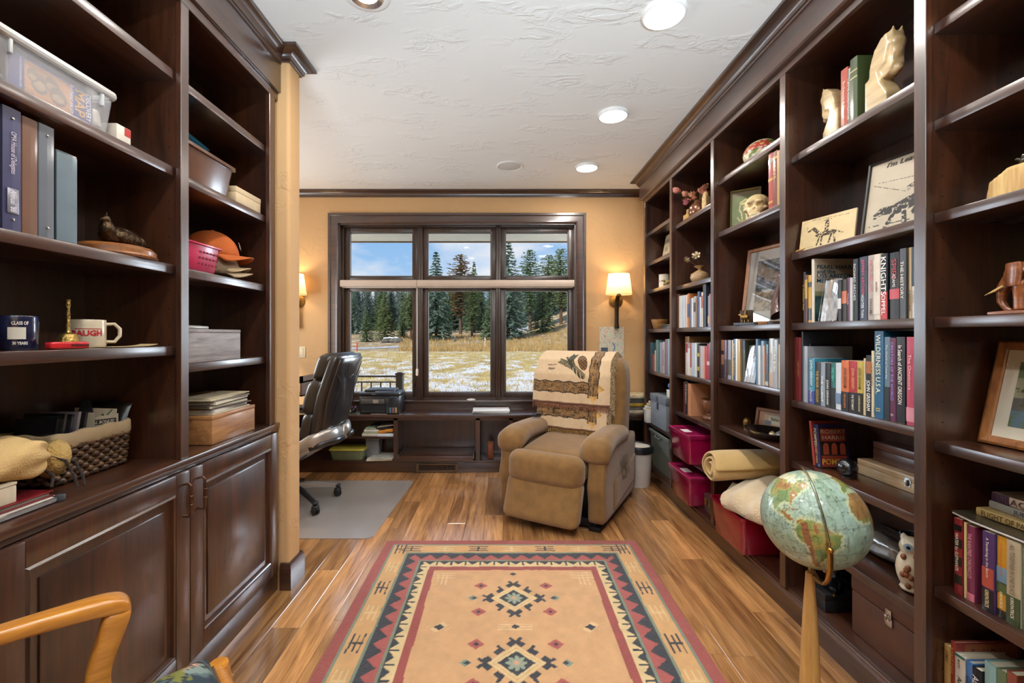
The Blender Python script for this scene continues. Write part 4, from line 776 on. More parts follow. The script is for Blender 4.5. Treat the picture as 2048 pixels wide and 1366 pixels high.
# bay C: painted gourd
def gourd_c(U, V):
    c = blank(U, 'cdbf9a'); a = U*2*PI; el = (V-.5)*PI
    for (u0, v0, n_, sz, h1, h2) in ((.60, .62, 8, .115, 'b0473c', '8a2f2c'), (.46, .6, 7, .09, 'b85a48', '9a3c34')):
        du = (U-u0)*2*1.0; dv = (V-v0)*1.6; r = np.hypot(du, dv); th = np.arctan2(dv, du); rad = sz*2*(.45+.55*np.abs(np.cos(n_*th/2))); m = r < rad; c[m] = hexa(h1); c[m & (np.abs(np.cos(n_*th/2)) > .96)] = hexa(h2); c[r < .04] = hexa('c8a850')
    for (u0, v0, ang) in ((.72, .68, .5), (.78, .6, -.3), (.52, .45, .9)):
        du = (U-u0)*2; dv = (V-v0)*1.6; x = du*math.cos(ang)+dv*math.sin(ang); y = -du*math.sin(ang)+dv*math.cos(ang); m = (x/.16)**2+(y/.06)**2 < 1; c[m] = hexa('6f8240'); c[m & (np.abs(y) < .008)] = hexa('43542a')
    return c
t = thing('painted_gourd', 'cream oval gourd box painted with red poinsettias', 'ornament', (1.47, 2.505, 2.252), 20)
def gp(U, V): a = U*2*PI; el = (V-.5)*PI; return .075*np.cos(el)*np.cos(a), .1*np.cos(el)*np.sin(a), .073+.073*np.sin(el)
grid_paint('gourd_shell', 120, 60, gp, gourd_c, painted(.3, coat=.6), t); ob('seam_ring', G().tube([(.0755*math.cos(q*PI/20), .1005*math.sin(q*PI/20), .075) for q in range(40)], .0012, 4, closed=True), mat('5a4a30', .5), t)
def relief(U, V):
    c = blank(U, '6f7c4e')*(.9+.2*fbm(U, V, 5, 2))[..., None]; put(c, V > .86, '8d8264'); put(c, (V > .86) & ((V*90).astype(int) % 2 == 0), '6d6448')
    for a, b, w in (((.3, .7), (.5, .78), .022), ((.5, .78), (.62, .66), .022), ((.35, .66), (.55, .68), .03), ((.3, .7), (.27, .5), .02), ((.27, .5), (.34, .42), .025), ((.42, .58), (.5, .4), .02), ((.34, .42), (.38, .2), .02), ((.5, .4), (.52, .16), .02), ((.38, .15), (.6, .1), .025), ((.2, .3), (.3, .2), .015), ((.62, .5), (.75, .3), .018), ((.15, .12), (.35, .1), .015)): put(c, seg(U, V, a, b, w), 'c2b878')
    return c
panel('relief_box', 'green box with raised gold relief leaning behind the skull', 'box', (1.40, 2.70), (1.53, 2.60), 1.928, .24, 6, .006, '8a7a50', relief, 60, fd=.03)
# skull
def skull():
    P = [ball((0, .025, .095), (.066, .082, .062)), ball((0, -.035, .085), (.052, .042, .045)), ball((0, -.05, .05), (.04, .035, .036)), ball((0, -.058, .03), (.032, .026, .022)), ball((.046, -.03, .062), (.018, .03, .012)), ball((-.046, -.03, .062), (.018, .03, .012)), ball((0, -.06, .012), (.03, .022, .012)), rod([(-.034, -.045, .012), (-.044, -.01, .022), (-.044, .0, .05)], .009), rod([(.034, -.045, .012), (.044, -.01, .022), (.044, .0, .05)], .009), ball((0, .03, .05), (.045, .055, .035)), ball((.02, -.07, .097), (.022, .014, .01)), ball((-.02, -.07, .097), (.022, .014, .01))]
    C = [ball((.023, -.082, .076), (.0155, .026, .014)), ball((-.023, -.082, .076), (.0155, .026, .014)), ball((0, -.092, .054), (.009, .022, .012)), G().box(-.024, .024, -.1, -.066, .0195, .0225)]
    return blob(P, .0032, 4, C)
t = thing('skull_model', 'cream model of a human skull on the shelf', 'skull', (1.43, 2.475, 1.9285), -38); BONE = mat('c8b083', .5, var=.2, vscale=25, coat=.2)
ob('cranium', skull(), BONE, t, smooth=True)
for r_, z in ((0, .0255), (1, .016)):
    for k in range(10): a = (k-4.5)*.17; ob('tooth', G().soft(.0027, .0022, .0052, .0015, 4, m=T(.031*math.sin(a)*1.15, -.052-.034*math.cos(a)+.002*r_, z)), mat('d8c8a0', .35), t)
# framed print
def deer(U, V):
    c = blank(U, '6d7c8c')*(.5+.6*fbm(U, V*.6, 14, 5))[..., None]; put(c, (V > .35) & (fbm(U, V, 22, 8) > .6), '8a90a0'); put(c, (V > .4) & (fbm(U, V, 18, 11) > .62), '2e3830'); put(c, V < .38, 'a58e6a'); put(c, (V < .38) & (fbm(U, V, 16, 3) > .52), '6a5638'); put(c, (V < .42) & (V > .36) & (fbm(U, V, 10, 9) > .5), 'd8d4cc'); return c
OAK = wood('oak_frame', '6a3a18', 'a3672f', 'z', 1.6, coat=.6)
panel('framed_print', 'tall framed woodland print in a light wood frame', 'picture', (1.45, 2.665), (1.57, 2.13), 1.345, .46, 7, .022, OAK, deer, 90, matw=.06, math_='c9c4bc', glass=True)
t = thing('bronze_plaque', 'little bronze rider relief on a slate base', 'ornament', (1.375, 2.49, 1.3455), -60)
ob('base', G().box(-.06, .06, -.02, .02, 0, .014, .002), mat('4a5660', .6, bump=.3), t); ob('plaque', G().box(-.035, .04, .002, .01, .015, .085, .002), mat('3a2a1c', .4, .4), t)
ob('rider', blob([rod([(-.02, 0, .045), (.018, 0, .045)], .011), rod([(-.02, 0, .045), (-.032, 0, .064)], .007), rod([(-.032, 0, .064), (-.04, 0, .056)], .005), rod([(-.016, 0, .045), (-.02, 0, .014)], .004), rod([(.014, 0, .045), (.02, 0, .014)], .004), rod([(-.004, 0, .044), (-.004, 0, .014)], .004), rod([(0, 0, .05), (.002, 0, .075)], .007), ball((.002, 0, .08), .006)], .0025, 3), mat('8a6a3a', .3, .9), t, smooth=True)
t = thing('horn_carving', 'smooth dark carved wooden horn standing by the framed print', 'carving', (1.40, 2.235, 1.3455)); HW = wood('carving', '2c1812', '5c3626', 'z', 1.2, coat=.7)
ob('horn', G().tube([(.0, 0, .045), (.0, .012, .065), (.005, .028, .11), (.012, .018, .17), (.016, -.004, .22), (.012, .02, .262)], [.045, .036, .028, .021, .015, .004], 16, flat=.7), HW, t); ob('plinth', G().lathe([(0, 0), (.05, 0), (.05, .01), (.044, .014), (0, .014)], 24), mat('1a1210', .4), t)
# clear photo holders
def acrylic(loc, w, h, rz, label, seed):
    t = thing('photo_holder', label, 'photo holder', loc, rz, 'clear photo holders')
    ob('acrylic_block', G().box(-w/2, w/2, -.004, .004, 0, h, .001, m=T(rx=-9)), glassmat('ffffff', .06, .02, 'acrylic'), t)
    ob('acrylic_foot', G().box(-w/2, w/2, 0, .05, 0, .004, .001), glassmat('ffffff', .06, .02, 'acrylic'), t)
    def pos(U, V): x = -w/2+.003+U*(w-.006); z = .004+V*(h-.008); c, s = math.cos(R(-9)), math.sin(R(-9)); return x, .0046*c-z*s, .0046*s+z*c
    grid_paint('photo', 30, 40, pos, lambda U, V: np.where((V > .55)[..., None], hexa('a9aeb4'), hexa('d8dde2'))*(.75+.5*fbm(U, V, 5, seed))[..., None], painted(.25), t)  # pale tones put the window's reflection on the acrylic into the insert's colour
acrylic((1.352, 1.833, 1.3455), .085, .182, -84, 'clear acrylic photo holder in front of the harbour memorial book', 3)
acrylic((1.352, 2.418, 1.0265), .098, .212, -86, 'clear acrylic photo holder leaning among the third bay books', 8)
tag(ob('red_card_case', G().box(1.452, 1.56, 2.385, 2.465, 1.2515, 1.266, .003), mat('a3402c', .5)), 'small red case lying on top of the navy book', 'case')
# bay C lower: plaque frame, ornament, shell tray
def plq(U, V): c = blank(U, '9a6c4e'); put(c, (U > .2) & (U < .85) & (V > .18) & (V < .85), 'a98662'); put(c, (U > .38) & (U < .92) & (V > .25) & (V < .8), 'b3aa8c'); put(c, (U > .22) & (U < .52) & (V > .18) & (V < .45), '5c5c66'); return c
t = panel('plaque_frame', 'small brown framed card standing behind the shell tray', 'frame', (1.50, 2.61), (1.57, 2.43), .734, .13, 10, .02, '7a4e30', plq, 50)
text('Nathan', '3c3428', Matrix.Translation((.02, -.0065+.07*math.sin(R(10)), .074)) @ T(rx=-10) @ FCX, .05, .018, t, shear=.3)
t = thing('gold_ornament', 'small round gold seashell ornament on the tray shelf', 'ornament', (1.435, 2.585, .7345)); ob('disc', G().sphere((0, 0, .042), (.02, .024, .03), T(rz=-30)), mat('7a5c2c', .3, .8, .4, 60, .5, 80), t); ob('stand', G().lathe([(0, 0), (.018, 0), (.016, .006), (.006, .014), (0, .016)], 16), mat('3a2a18', .5), t)
t = thing('shell_tray', 'dark oval tray holding shells and crystals', 'tray', (1.44, 2.375, .7345), 8)
ob('tray', G().lathe([(0, .002), (.06, 0), (.075, .006), (.105, .04), (.108, .044), (.1, .042), (.07, .012), (0, .008)], 40, sq=1.35), mat('241d1a', .18, .2, coat=.7), t)
for k, (x, y, s, hx) in enumerate(((-.03, -.06, .02, 'b0a080'), (-.01, -.085, .018, 'c8c0b0'), (.02, -.05, .024, '8d8d92'), (.0, -.02, .016, 'b89a60'), (.04, -.09, .022, 'a8a8b0'))): ob('shell', blob([ball((x, y, .028), (s, s*.8, s*.7)), ball((x+s*.5, y+s*.4, .034), s*.5)], .004, 1), mat(hx, .4, .2, .3, 60, .4, 60), t)
# bay D: horse head bookends
def horse_head():
    k = .00069; f = lambda P: [(-(x-514)*k, (545-y)*k) for x, y in P]
    neck = f([(440, 545), (446, 340), (470, 335), (480, 262), (508, 198), (552, 160), (590, 150), (600, 200), (575, 300), (524, 318), (545, 380), (588, 455), (592, 545)]); head = f([(530, 180), (560, 155), (598, 148), (616, 160), (620, 230), (611, 255), (618, 322), (603, 346), (562, 372), (536, 362), (520, 330), (524, 260)])
    P = [G().prism(neck, 'x', -.030, .030), G().prism(head, 'x', -.023, .023), ball((0, -.062, .228), (.030, .024, .03)), ball((0, -.052, .20), (.027, .03, .034)), ball((0, -.058, .135), (.017, .026, .018))]+[rod([(s_*.013, -.055, .262), (s_*.016, -.068, .288)], [.011, .003]) for s_ in (-1, 1)]
    P += [rod([(0, .022-.011*q+.0, .11+.027*q), (0, .034-.013*q, .125+.027*q)], .008) for q in range(6)]
    return blob(P, .0042, 5, [ball((s_*.03, -.066, .218), .007) for s_ in (-1, 1)]+[ball((s_*.017, -.068, .137), .0045) for s_ in (-1, 1)]+[G().box(-.03, .03, -.09, -.048, .128, .1305)])
hm = horse_head(); ONYX = mat('bda57c', .3, 0, .3, 6, coat=.4, stretch=(1, 1, 5))
for loc, rz, s, lb_ in (((1.43, 1.885, 2.118), 180, .9, 'onyx horse head bookend facing the window, left of the red book'), ((1.43, 1.655, 2.118), 0, 1.02, 'larger onyx horse head bookend right of the green book')):
    t = thing('horse_bookend', lb_, 'bookend', loc, rz, 'onyx horse head bookends'); h = mesh_ob('horse_head', hm, ONYX, t); h.scale = (s, s*.95, s)
    for p in hm.polygons: p.use_smooth = True
    ob('foot_plate', G().box(-.036*s, .036*s, -.056*s, .053*s, 0, .012, .003), ONYX, t)
book((1.40, 1.803, 2.118), .036, .12, .262, 'a4483a', 'faded red book between the horse head bookends', 'books between the horse heads', marks=(tx('Budapest & Elsewhere', 'd8a888', .45, .7, .5),))
book((1.40, 1.778, 2.118), .013, .12, .248, '74706a', 'thin grey book between the red and green books', 'books between the horse heads', marks=(tx('MATTE INVESTIGATOR', 'd0ccc0', .5, .75, .7),))
book((1.398, 1.752, 2.118), .036, .14, .275, '3c4a2a', 'dark green book between the horse head bookends', 'books between the horse heads', marks=(bd(.7, .72, 'a8a070'), bd(.8, .82, 'a8a070')))
# prints on the shelf below
panel('rider_card', 'tan card with a sketched horse and rider, leaning on the shelf', 'print', (1.375, 2.035), (1.44, 1.80), 1.668, .145, 8, 0, '', sketch(5, 'cdb78c', '33261a', limbs(HORSE+[((.1, .12), (.9, .1), .006), ((.12, .8), (.12, .62), .006), ((.08, .74), (.16, .74), .006)]+[((.2+.1*k, .95-.01*k), (.27+.1*k, .955-.01*k), .008) for k in range(7)])), 200)
tag(ob('black_easel', G().box(1.455, 1.475, 1.86, 1.97, 1.6685, 1.82, m=None), mat('151211', .5)), 'small black stand behind the rider card', 'stand')
tag(ob('curved_horn', G().tube([(1.36, 2.035, 1.676), (1.353, 2.02, 1.674), (1.352, 1.99, 1.674), (1.354, 1.965, 1.679)], [.0045, .006, .005, .001], 8), mat('a8804a', .4)), 'tiny curved tan horn at the foot of the rider card', 'horn')
RODEO = [((.35, .30), (.62, .42), .10), ((.62, .42), (.72, .36), .07), ((.35, .3), (.18, .30), .07), ((.18, .30), (.1, .25), .045), ((.3, .25), (.22, .06), .03), ((.4, .25), (.42, .05), .03), ((.62, .35), (.6, .08), .03), ((.7, .34), (.8, .1), .03), ((.6, .5), (.68, .72), .06), ((.68, .72), (.7, .8), .045), ((.62, .82), (.8, .84), .014), ((.66, .68), (.42, .55), .025), ((.72, .66), (.86, .52), .03), ((.62, .48), (.5, .2), .04), ((.02, .12), (.98, .1), .008), ((.05, .7), (.4, .5), .005), ((.4, .5), (.6, .62), .005), ((.1, .72), (.6, .66), .004), ((.75, .45), (.95, .15), .02)]
t = panel('rodeo_print', 'black framed rodeo drawing with hand lettered heading', 'picture', (1.43, 1.748), (1.51, 1.405), 1.668, .30, 9, .008, '14110f', sketch(9, 'b9ad98', '2c2a2a', limbs(RODEO)), 260)
LM = T(rx=-9) @ Matrix.Translation((0, -.0068, 0))
text("I'm Leaving It", '26221f', LM @ Matrix.Translation((-.03, 0, .272)) @ FCX, .2, .024, t, shear=.3, bold=.02); text('Too Far', '26221f', LM @ Matrix.Translation((.03, 0, .245)) @ FCX, .085, .02, t, shear=.3, bold=.02)
# black ball, wooden boxes, tan figure
t = thing('black_ball', 'shiny black stone ball in front of the leaning paperback', 'ball', (1.42, 1.812, .704)); ob('ball', G().sphere((0, 0, .041), .037, None, 24, 16), mat('15161a', .25, var=.3, coat=.6), t); ob('ring_foot', G().lathe([(.012, 0), (.02, 0), (.02, .006), (.016, .008), (.012, .006)], 20, caps=False), mat('1a1a1c', .4), t)
def wbox(loc, sx_, sy_, h, wd, label, latch, rz=0):
    t = thing('wooden_box', label, 'box', loc, rz, 'wooden boxes with brass latches')
    ob('body', G().box(-sx_, sx_, -sy_, sy_, 0, h*.62, .002), wd, t); ob('lid', G().box(-sx_, sx_, -sy_, sy_, h*.63, h, .002), wd, t)
    lm = mat(latch, .25, .9); l = ob('latch', G().prism([(-.012, h*.35), (.012, h*.35), (.009, h*.5), (.014, h*.62), (.01, h*.85), (-.01, h*.85), (-.014, h*.62), (-.009, h*.5)], 'x', -sx_-.003, -sx_, m=T(0, .0, 0)), lm, t); ob('latch_knob', G().sphere((-sx_-.006, 0, h*.55), (.005, .004, .012)), lm, l)
    return t
wbox((1.57, 1.64, .704), .058, .235, .062, wood('pale_box', '9a7a58', 'd0b48e', 'y', 1.5), 'long pale wooden box lying under the dark one', 'a8a8a8')
wbox((1.592, 1.63, .767), .038, .215, .08, wood('dark_box', '3a241a', '6b4838', 'y', 1.5), 'dark dovetailed wooden box stacked on the pale one', 'b8923a')
tag(ob('tan_figure', G().lathe([(0, 0), (.014, 0), (.02, .02), (.012, .05), (.018, .075), (.01, .095), (0, .098)], 16, m=T(1.43, 1.50, .704)), wood('tan_fig', '9a6a42', 'c89a6a', 'z', 2)), 'small tan carved figure half hidden beside the pale box', 'carving')
# bay D low: wrapped bundle, tumbler, owl, leather box, black box
def wrapf(d): return Vector((d.x, d.y, d.z*(1-.35*(d.y/.15)**2)+.006*math.sin(d.x*60)*math.sin(d.y*40)))
tag(ob('wrapped_bundle', G().soft(.07, .15, .045, .03, 14, fn=wrapf, m=T(1.545, 1.79, .453)), mat('5f5852', .2, var=.3, vscale=14, coat=.8, bump=.4, bscale=30), smooth=True), 'folded dark bundle in clear plastic behind the globe', 'bundle')
t = thing('glass_tumbler', 'pale blue glass tumbler behind the ceramic owl', 'glass', (1.52, 1.63, .4)); ob('tumbler', G().lathe([(0, 0), (.03, 0), (.038, .15), (.0355, .15), (.028, .008), (0, .008)], 28), mat('9ab8cc', .08, var=0, trans=.7, ior=1.3), t); ob('rim', G().tube([(.037*math.cos(q*PI/14), .037*math.sin(q*PI/14), .15) for q in range(28)], .0015, 5, closed=True), mat('b0cadc', .1, var=0), t)
t = thing('ceramic_owl', 'spotted cream and brown ceramic owl figure near the globe', 'figurine', (1.42, 1.525, .4045), -35)
ob('body', blob([ball((0, 0, .075), (.045, .042, .075)), ball((0, 0, .15), (.036, .034, .036)), ball((.022, 0, .18), (.01, .008, .016)), ball((-.022, 0, .18), (.01, .008, .016)), ball((0, 0, .008), (.036, .034, .012))], .005, 4), mat('c9bda4', .35, coat=.4), t, smooth=True)
for s in (-1, 1):
    e_ = ob('eye', G().lathe([(0, .0), (.013, 0), (.013, .003), (.0, .004)], 16, m=T(.015*s, -.034, .158, rx=90, rz=8*s)), mat('8fa8b8', .3), t); ob('pupil', G().lathe([(0, .003), (.006, .003), (.005, .006), (0, .0065)], 12, m=T(.015*s, -.034, .158, rx=90, rz=8*s)), mat('17191c', .2), e_)
ob('beak', G().lathe([(0, .0), (.006, 0), (.0, .014)], 8, m=T(0, -.034, .15, rx=110)), mat('a87a3a', .4), t)
for k in range(16):
    a = R(-150+random.Random(k).random()*150); z = .02+.11*random.Random(k+40).random(); rr = (.045*math.sqrt(max(.1, 1-((z-.075)/.08)**2))); ob('spot', G().sphere((rr*math.cos(a), .93*rr*math.sin(a), z), (.009, .009, .011), None, 8, 6), mat('7c4a30', .4), t)
t = thing('leather_box', 'brown leatherette lidded box with silver clasp on the bottom deck', 'box', (1.50, 1.57, ZB+.001)); LT = mat('5b3826', .5, var=.15, vscale=14, bump=.25, bscale=400)
ob('body', G().box(-.115, .115, -.175, .175, 0, .165, .004), LT, t); ob('lid', G().box(-.117, .117, -.177, .177, .167, .235, .005), LT, t)
cl_ = ob('clasp', G().box(-.122, -.1155, -.012, .018, .13, .158, .002).box(-.1225, -.117, -.009, .015, .155, .19, .002), mat('bcbcbc', .2, .9), t); ob('clasp_loop', G().tube([(-.124, -.004, .15), (-.128, 0, .168), (-.128, .008, .168), (-.124, .012, .15)], .002, 6), mat('c8c8c8', .2, .9), cl_)
t = thing('black_case', 'low black box under the dark shoe-shaped figure', 'box', (1.45, 1.915, ZB+.001)); ob('case_body', G().box(-.09, .09, -.06, .06, 0, .05, .003), mat('131214', .45), t); ob('case_lid', G().box(-.092, .092, -.062, .062, .051, .076, .004), mat('161517', .4), t)
t = thing('bronze_shoe', 'dark bronze shoe figure with a gold blade on the black box', 'figurine', (1.44, 1.905, ZB+.078), -40)
ob('shoe', blob([ball((.0, .03, .03), (.022, .028, .03)), ball((0, -.02, .022), (.022, .045, .018)), ball((0, -.055, .02), (.02, .02, .013)), rod([(0, .035, .04), (0, .036, .075)], [.018, .022])], .004, 4), mat('1d1e22', .25, .6), t, smooth=True); ob('blade', G().box(-.003, .003, -.085, .06, 0, .006, .001), mat('a87a3a', .3, .9), t)
# bay E
tag(ob('orange_box', G().box(1.42, 1.5, 1.17, 1.30, 2.2585, 2.33, .004).box(1.418, 1.502, 1.168, 1.302, 2.315, 2.334, .002), mat('c07a24', .5)), 'small orange box at the top right corner shelf', 'box')
t = thing('wood_slab', 'rough split pale wooden block on the shelf over the elephant', 'wood block', (1.47, 1.16, 1.6695))
ob('block', blob([G().prism([(-.12, 0), (.12, 0), (.125, .04), (.10, .07), (.05, .083), (-.06, .088), (-.11, .06)], 'x', -.07, .07, m=T(rz=180))], .006, 2), wood('split', 'a87c46', 'd8b67c', 'z', 2., coat=0, rough=.8), t)
t = thing('silver_ornament', 'small silver leaf ornament on the split wooden block', 'ornament', (1.45, 1.21, 1.757))
for k in range(5): ob('leaf', G().soft(.006, .02, .003, .003, 5, m=T(.01*math.cos(k*1.3), .015*math.sin(k*1.3), .014+.003*k, rz=70*k, rx=25)), mat('8d9090', .3, .8), t)
def eleph():
    P = [ball((0, .02, .1), (.042, .062, .044)), ball((0, -.05, .112), (.032, .032, .036)), rod([(0, -.072, .105), (0, -.094, .075), (0, -.096, .04), (0, -.083, .018), (0, -.068, .012)], [.018, .014, .011, .009, .006])]
    for x in (-.024, .024):
        P += [rod([(x, -.025, .09), (x, -.03, .045), (x, -.028, .012)], [.02, .014, .015]), rod([(x, .058, .09), (x, .066, .05), (x, .062, .012)], [.022, .014, .015])]
    P += [rod([(0, .078, .11), (0, .09, .08), (0, .088, .05)], [.006, .004, .003])]
    return blob(P, .0045, 4)
EW = wood('teak', '5a2c14', '9a5828', 'y', 2., coat=.8)
t = thing('elephant_carving', 'polished brown wooden elephant with ivory tusks', 'carving', (1.43, 1.165, 1.3455), 180); ob('body', eleph(), EW, t, smooth=True); ob('base', G().soft(.045, .095, .006, .005, 8, m=T(0, 0, .006)), EW, t)
for s in (-1, 1):
    ob('ear', G().soft(.005, .024, .033, .005, 7, fn=lambda d: Vector((d.x+.006*math.cos(d.y*60), d.y*(1-.25*(d.z < 0)*abs(d.z)/.033), d.z)), m=T(.034*s, -.035, .11, rz=-14*s)), EW, t)
    ob('tusk', G().tube([(.014*s, -.078, .083), (.018*s, -.1, .07), (.02*s, -.122, .06)], [.0042, .0036, .0008], 8), mat('cfae74', .35), t)
def lake(U, V):
    c = blank(U, '8d8a70')*(.8+.4*fbm(U, V, 6, 4))[..., None]; put(c, V > .75, '5c6a4a'); put(c, (V < .45) & (V > .25), '5a5650'); put(c, V < .25, '59707c'); put(c, (V < .3)*(fbm(U, V, 14, 8) > .55), '5a6a3c'); put(c, (V > .3)*(V < .65)*(fbm(U, V, 9, 6) > .6), '4a4a30'); return c
panel('framed_landscape', 'oak framed landscape print leaning below the elephant', 'picture', (1.47, 1.352), (1.49, .98), .961, .315, 13, .026, OAK, lake, 60, matw=.035, math_='d2c8b4')
# ================================================================ rug
RX0, RX1, RY0, RY1 = -.722, .832, .30, 2.742; RW, RL = RX1-RX0, RY1-RY0
def rug_c(U, V):
    x = U*RW; y = (1-V)*RL; c = blank(U, 'd9a673')
    jx = .0035*(fbm(U, V, 30, 2)-.5)*2; x = x+jx; y = y+.0035*(fbm(U, V, 30, 9)-.5)*2
    ex = np.minimum(x, RW-x); ey = np.minimum(y, RL-y); e = np.minimum(ex, ey); along = np.where(ex < ey, y, x-RW/2+RL/2)
    RED, GRN, TAN, BLK, CRM, PCH = 'a2483f', '7f8a72', 'd8a468', '2a2c35', 'e2c48e', 'd9a673'
    W = [.058, .013, .088, .012, .078, .011, .058, .036]; b = np.cumsum([0]+W)
    put(c, e < b[1], RED); put(c, (e >= b[1]) & (e < b[2]), GRN); put(c, (e >= b[2]) & (e < b[3]), TAN); put(c, (e >= b[3]) & (e < b[4]), GRN)
    z = (e >= b[4]) & (e < b[5]); f = (e-b[4])/W[4]; p = .088; tri = np.abs(((along/p) % 1)-.5)*2; put(c, z, BLK); put(c, z & (f > .22+.62*tri), 'b0534c')
    put(c, (e >= b[5]) & (e < b[6]), GRN); z = (e >= b[6]) & (e < b[7]); f = (e-b[6])/W[6]; put(c, z, CRM); q = (along/.08) % 1; tri = np.abs(q-.5)*2
    put(c, z & (f < .62-.72*tri), BLK); put(c, z & (f < .12), BLK); put(c, z & (np.abs(q-.0) < .06) & (f < .75), BLK); put(c, z & (np.abs(q-1) < .06) & (f < .75), BLK)
    put(c, (e >= b[7]) & (e < b[8]), RED)
    # comb motifs in the tan band
    def motif(cx_, cy_, horiz, h):
        dx, dy = (x-cx_, y-cy_) if horiz else (y-cy_, x-cx_)
        m = (np.abs(dx) < .058) & (np.abs(dy) < .03)
        k = ((np.abs(np.abs(dy)-.024) < .0042) | ((np.abs(dy) < .0042) & (np.abs(dx) < .05))) & m; k |= (np.abs(dx) < .0055) & m; k &= ~((np.abs(np.abs(dx)-.021) < .004) & (np.abs(dy) > .02) & False)
        put(c, k, h)
    bc = (b[2]+b[3])/2
    for i in range(-3, 4):
        for yy in (bc, RL-bc): motif(RW/2+i*.199, yy, True, [CRM, BLK][(i+1) % 2 == 0] if abs(i) != 3 else BLK)
    k = 0; yy = bc+.005
    while yy < RL-.08:
        for xx in (bc, RW-bc): motif(xx, yy, False, BLK if k % 2 == 0 else 'e0bd84')
        yy += .2; k += 1
    mx_ = RW/2
    for xx, sx_ in ((b[8]+.01, 1), (RW-b[8]-.01, -1)):           # pale corner combs of the field
        for k in range(3): put(c, (np.abs(x-(xx+sx_*(.05+.0))) < .06) & (np.abs(y-(b[8]+.03+.022*k)) < .004), 'e6bf8c'); put(c, (np.abs(y-(b[8]+.09)) < .05) & (np.abs(x-(xx+sx_*(.02+.022*k))) < .004), 'e6bf8c')
    def dia(cx_, cy_, rx, ry): return np.abs((x-cx_)/rx)+np.abs((y-cy_)/ry)
    for my in (.607, 1.03, 1.453, 1.876):
        dm = dia(mx_, my, .165, .145); put(c, (dia(mx_, my, .112, .1) < 1), CRM); put(c, (dia(mx_, my, .096, .086) < 1), PCH); put(c, dia(mx_, my, .09, .08) < 1, CRM); put(c, dia(mx_, my, .073, .066) < 1, BLK)
        dx, dy = x-mx_, y-my; r = np.hypot(dx, dy); th = np.arctan2(dy, dx); st = r < .034*(.55+.45*np.abs(np.cos(4*th/1.0)))*1.25; put(c, st, '9aa38c'); put(c, r < .011, 'd9a07a')
        for sx_ in (-1, 1):
            for sy_ in (-1, 1):
                for t in (.12, .5, .88):
                    px, py = mx_+sx_*.135*t, my+sy_*.125*(1-t); a = (x-px)*sx_; bb = (y-py)*sy_
                    ang = math.atan2(.125, -.135); u = a*math.cos(ang)+bb*math.sin(ang); v = -a*math.sin(ang)+bb*math.cos(ang)
                    put(c, (np.abs(u) < .021) & (np.abs(v) < .013), BLK); put(c, (np.abs(u-.016*(1 if t < .6 else -1)) < .007) & (v < -.009) & (v > -.03), BLK)
                put(c, dia(mx_+sx_*.165, my+sy_*.105, .036, .03) < 1, 'b0534c'); put(c, dia(mx_+sx_*.165, my+sy_*.105, .012, .011) < 1, BLK)
            put(c, dia(mx_+sx_*.2, my, .024, .02) < 1, '7f9484'); put(c, dia(mx_+sx_*.193, my, .015, .012) < 1, BLK)
        put(c, dia(mx_, my-.212, .02, .016) < 1, BLK)
        for sx_ in (-1, 1):
            px, py = mx_+sx_*.33, my+.213; put(c, (dia(px, py, .055, .045) < 1) & (((x-px)*40+(y-py)*40).astype(int) % 2 == 0), 'e6bf8c'); put(c, dia(px, py, .024, .021) < 1, BLK)
        for k in (-1, 0, 1): put(c, (np.abs(x-mx_) < .075) & (np.abs(y-(my+.212+.016*k)) < .0036), 'e6bf8c')
    return c*(.94+.12*fbm(U, V*1.6, 40, 5))[..., None]
t = thing('area_rug', 'southwestern patterned wool rug with red and black zigzag border', 'rug', ((RX0+RX1)/2, (RY0+RY1)/2, .0005))
def rugpos(U, V):
    x = RX0+U*RW; y = RY0+V*RL; e = np.minimum(np.minimum(U*RW, (1-U)*RW), np.minimum(V*RL, (1-V)*RL)); return x-(RX0+RX1)/2, y-(RY0+RY1)/2, .013*np.clip(e/.01, 0, 1)**.5+.0012*fbm(U, V, 60, 4)
grid_paint('rug_pile', 360, 560, rugpos, rug_c, painted(.95, .7, 260, sheen=.25), t)
ob('rug_backing', G().box(-RW/2+.002, RW/2-.002, -RL/2+.002, RL/2-.002, 0, .004), mat('8a6a4a', .9), t, smooth=False)
# ================================================================ chair mat
g = G(); p = []
for cx_, cy_, q in ((-.83-.05, 3.887-.05, 0), (-1.87, 3.887-.05, 90), (-1.87, 2.782+.05, 180), (-.815-.06, 2.782+.05, 270)):
    for k in range(7): p.append((cx_+.05*math.cos(R(q+15*k)), cy_+.05*math.sin(R(q+15*k))))
p = [(x+(.05 if x > -1 and y > 3.5 else 0), y) for x, y in p]
g.prism(p, 'z', .0008, .0042); o = ob('chair_mat', g, mat('a09a97', .28, var=.05, vscale=3, bump=.04, bscale=60, coat=.6), smooth=False); tag(o, 'grey translucent plastic chair mat under the office chair', 'chair mat')
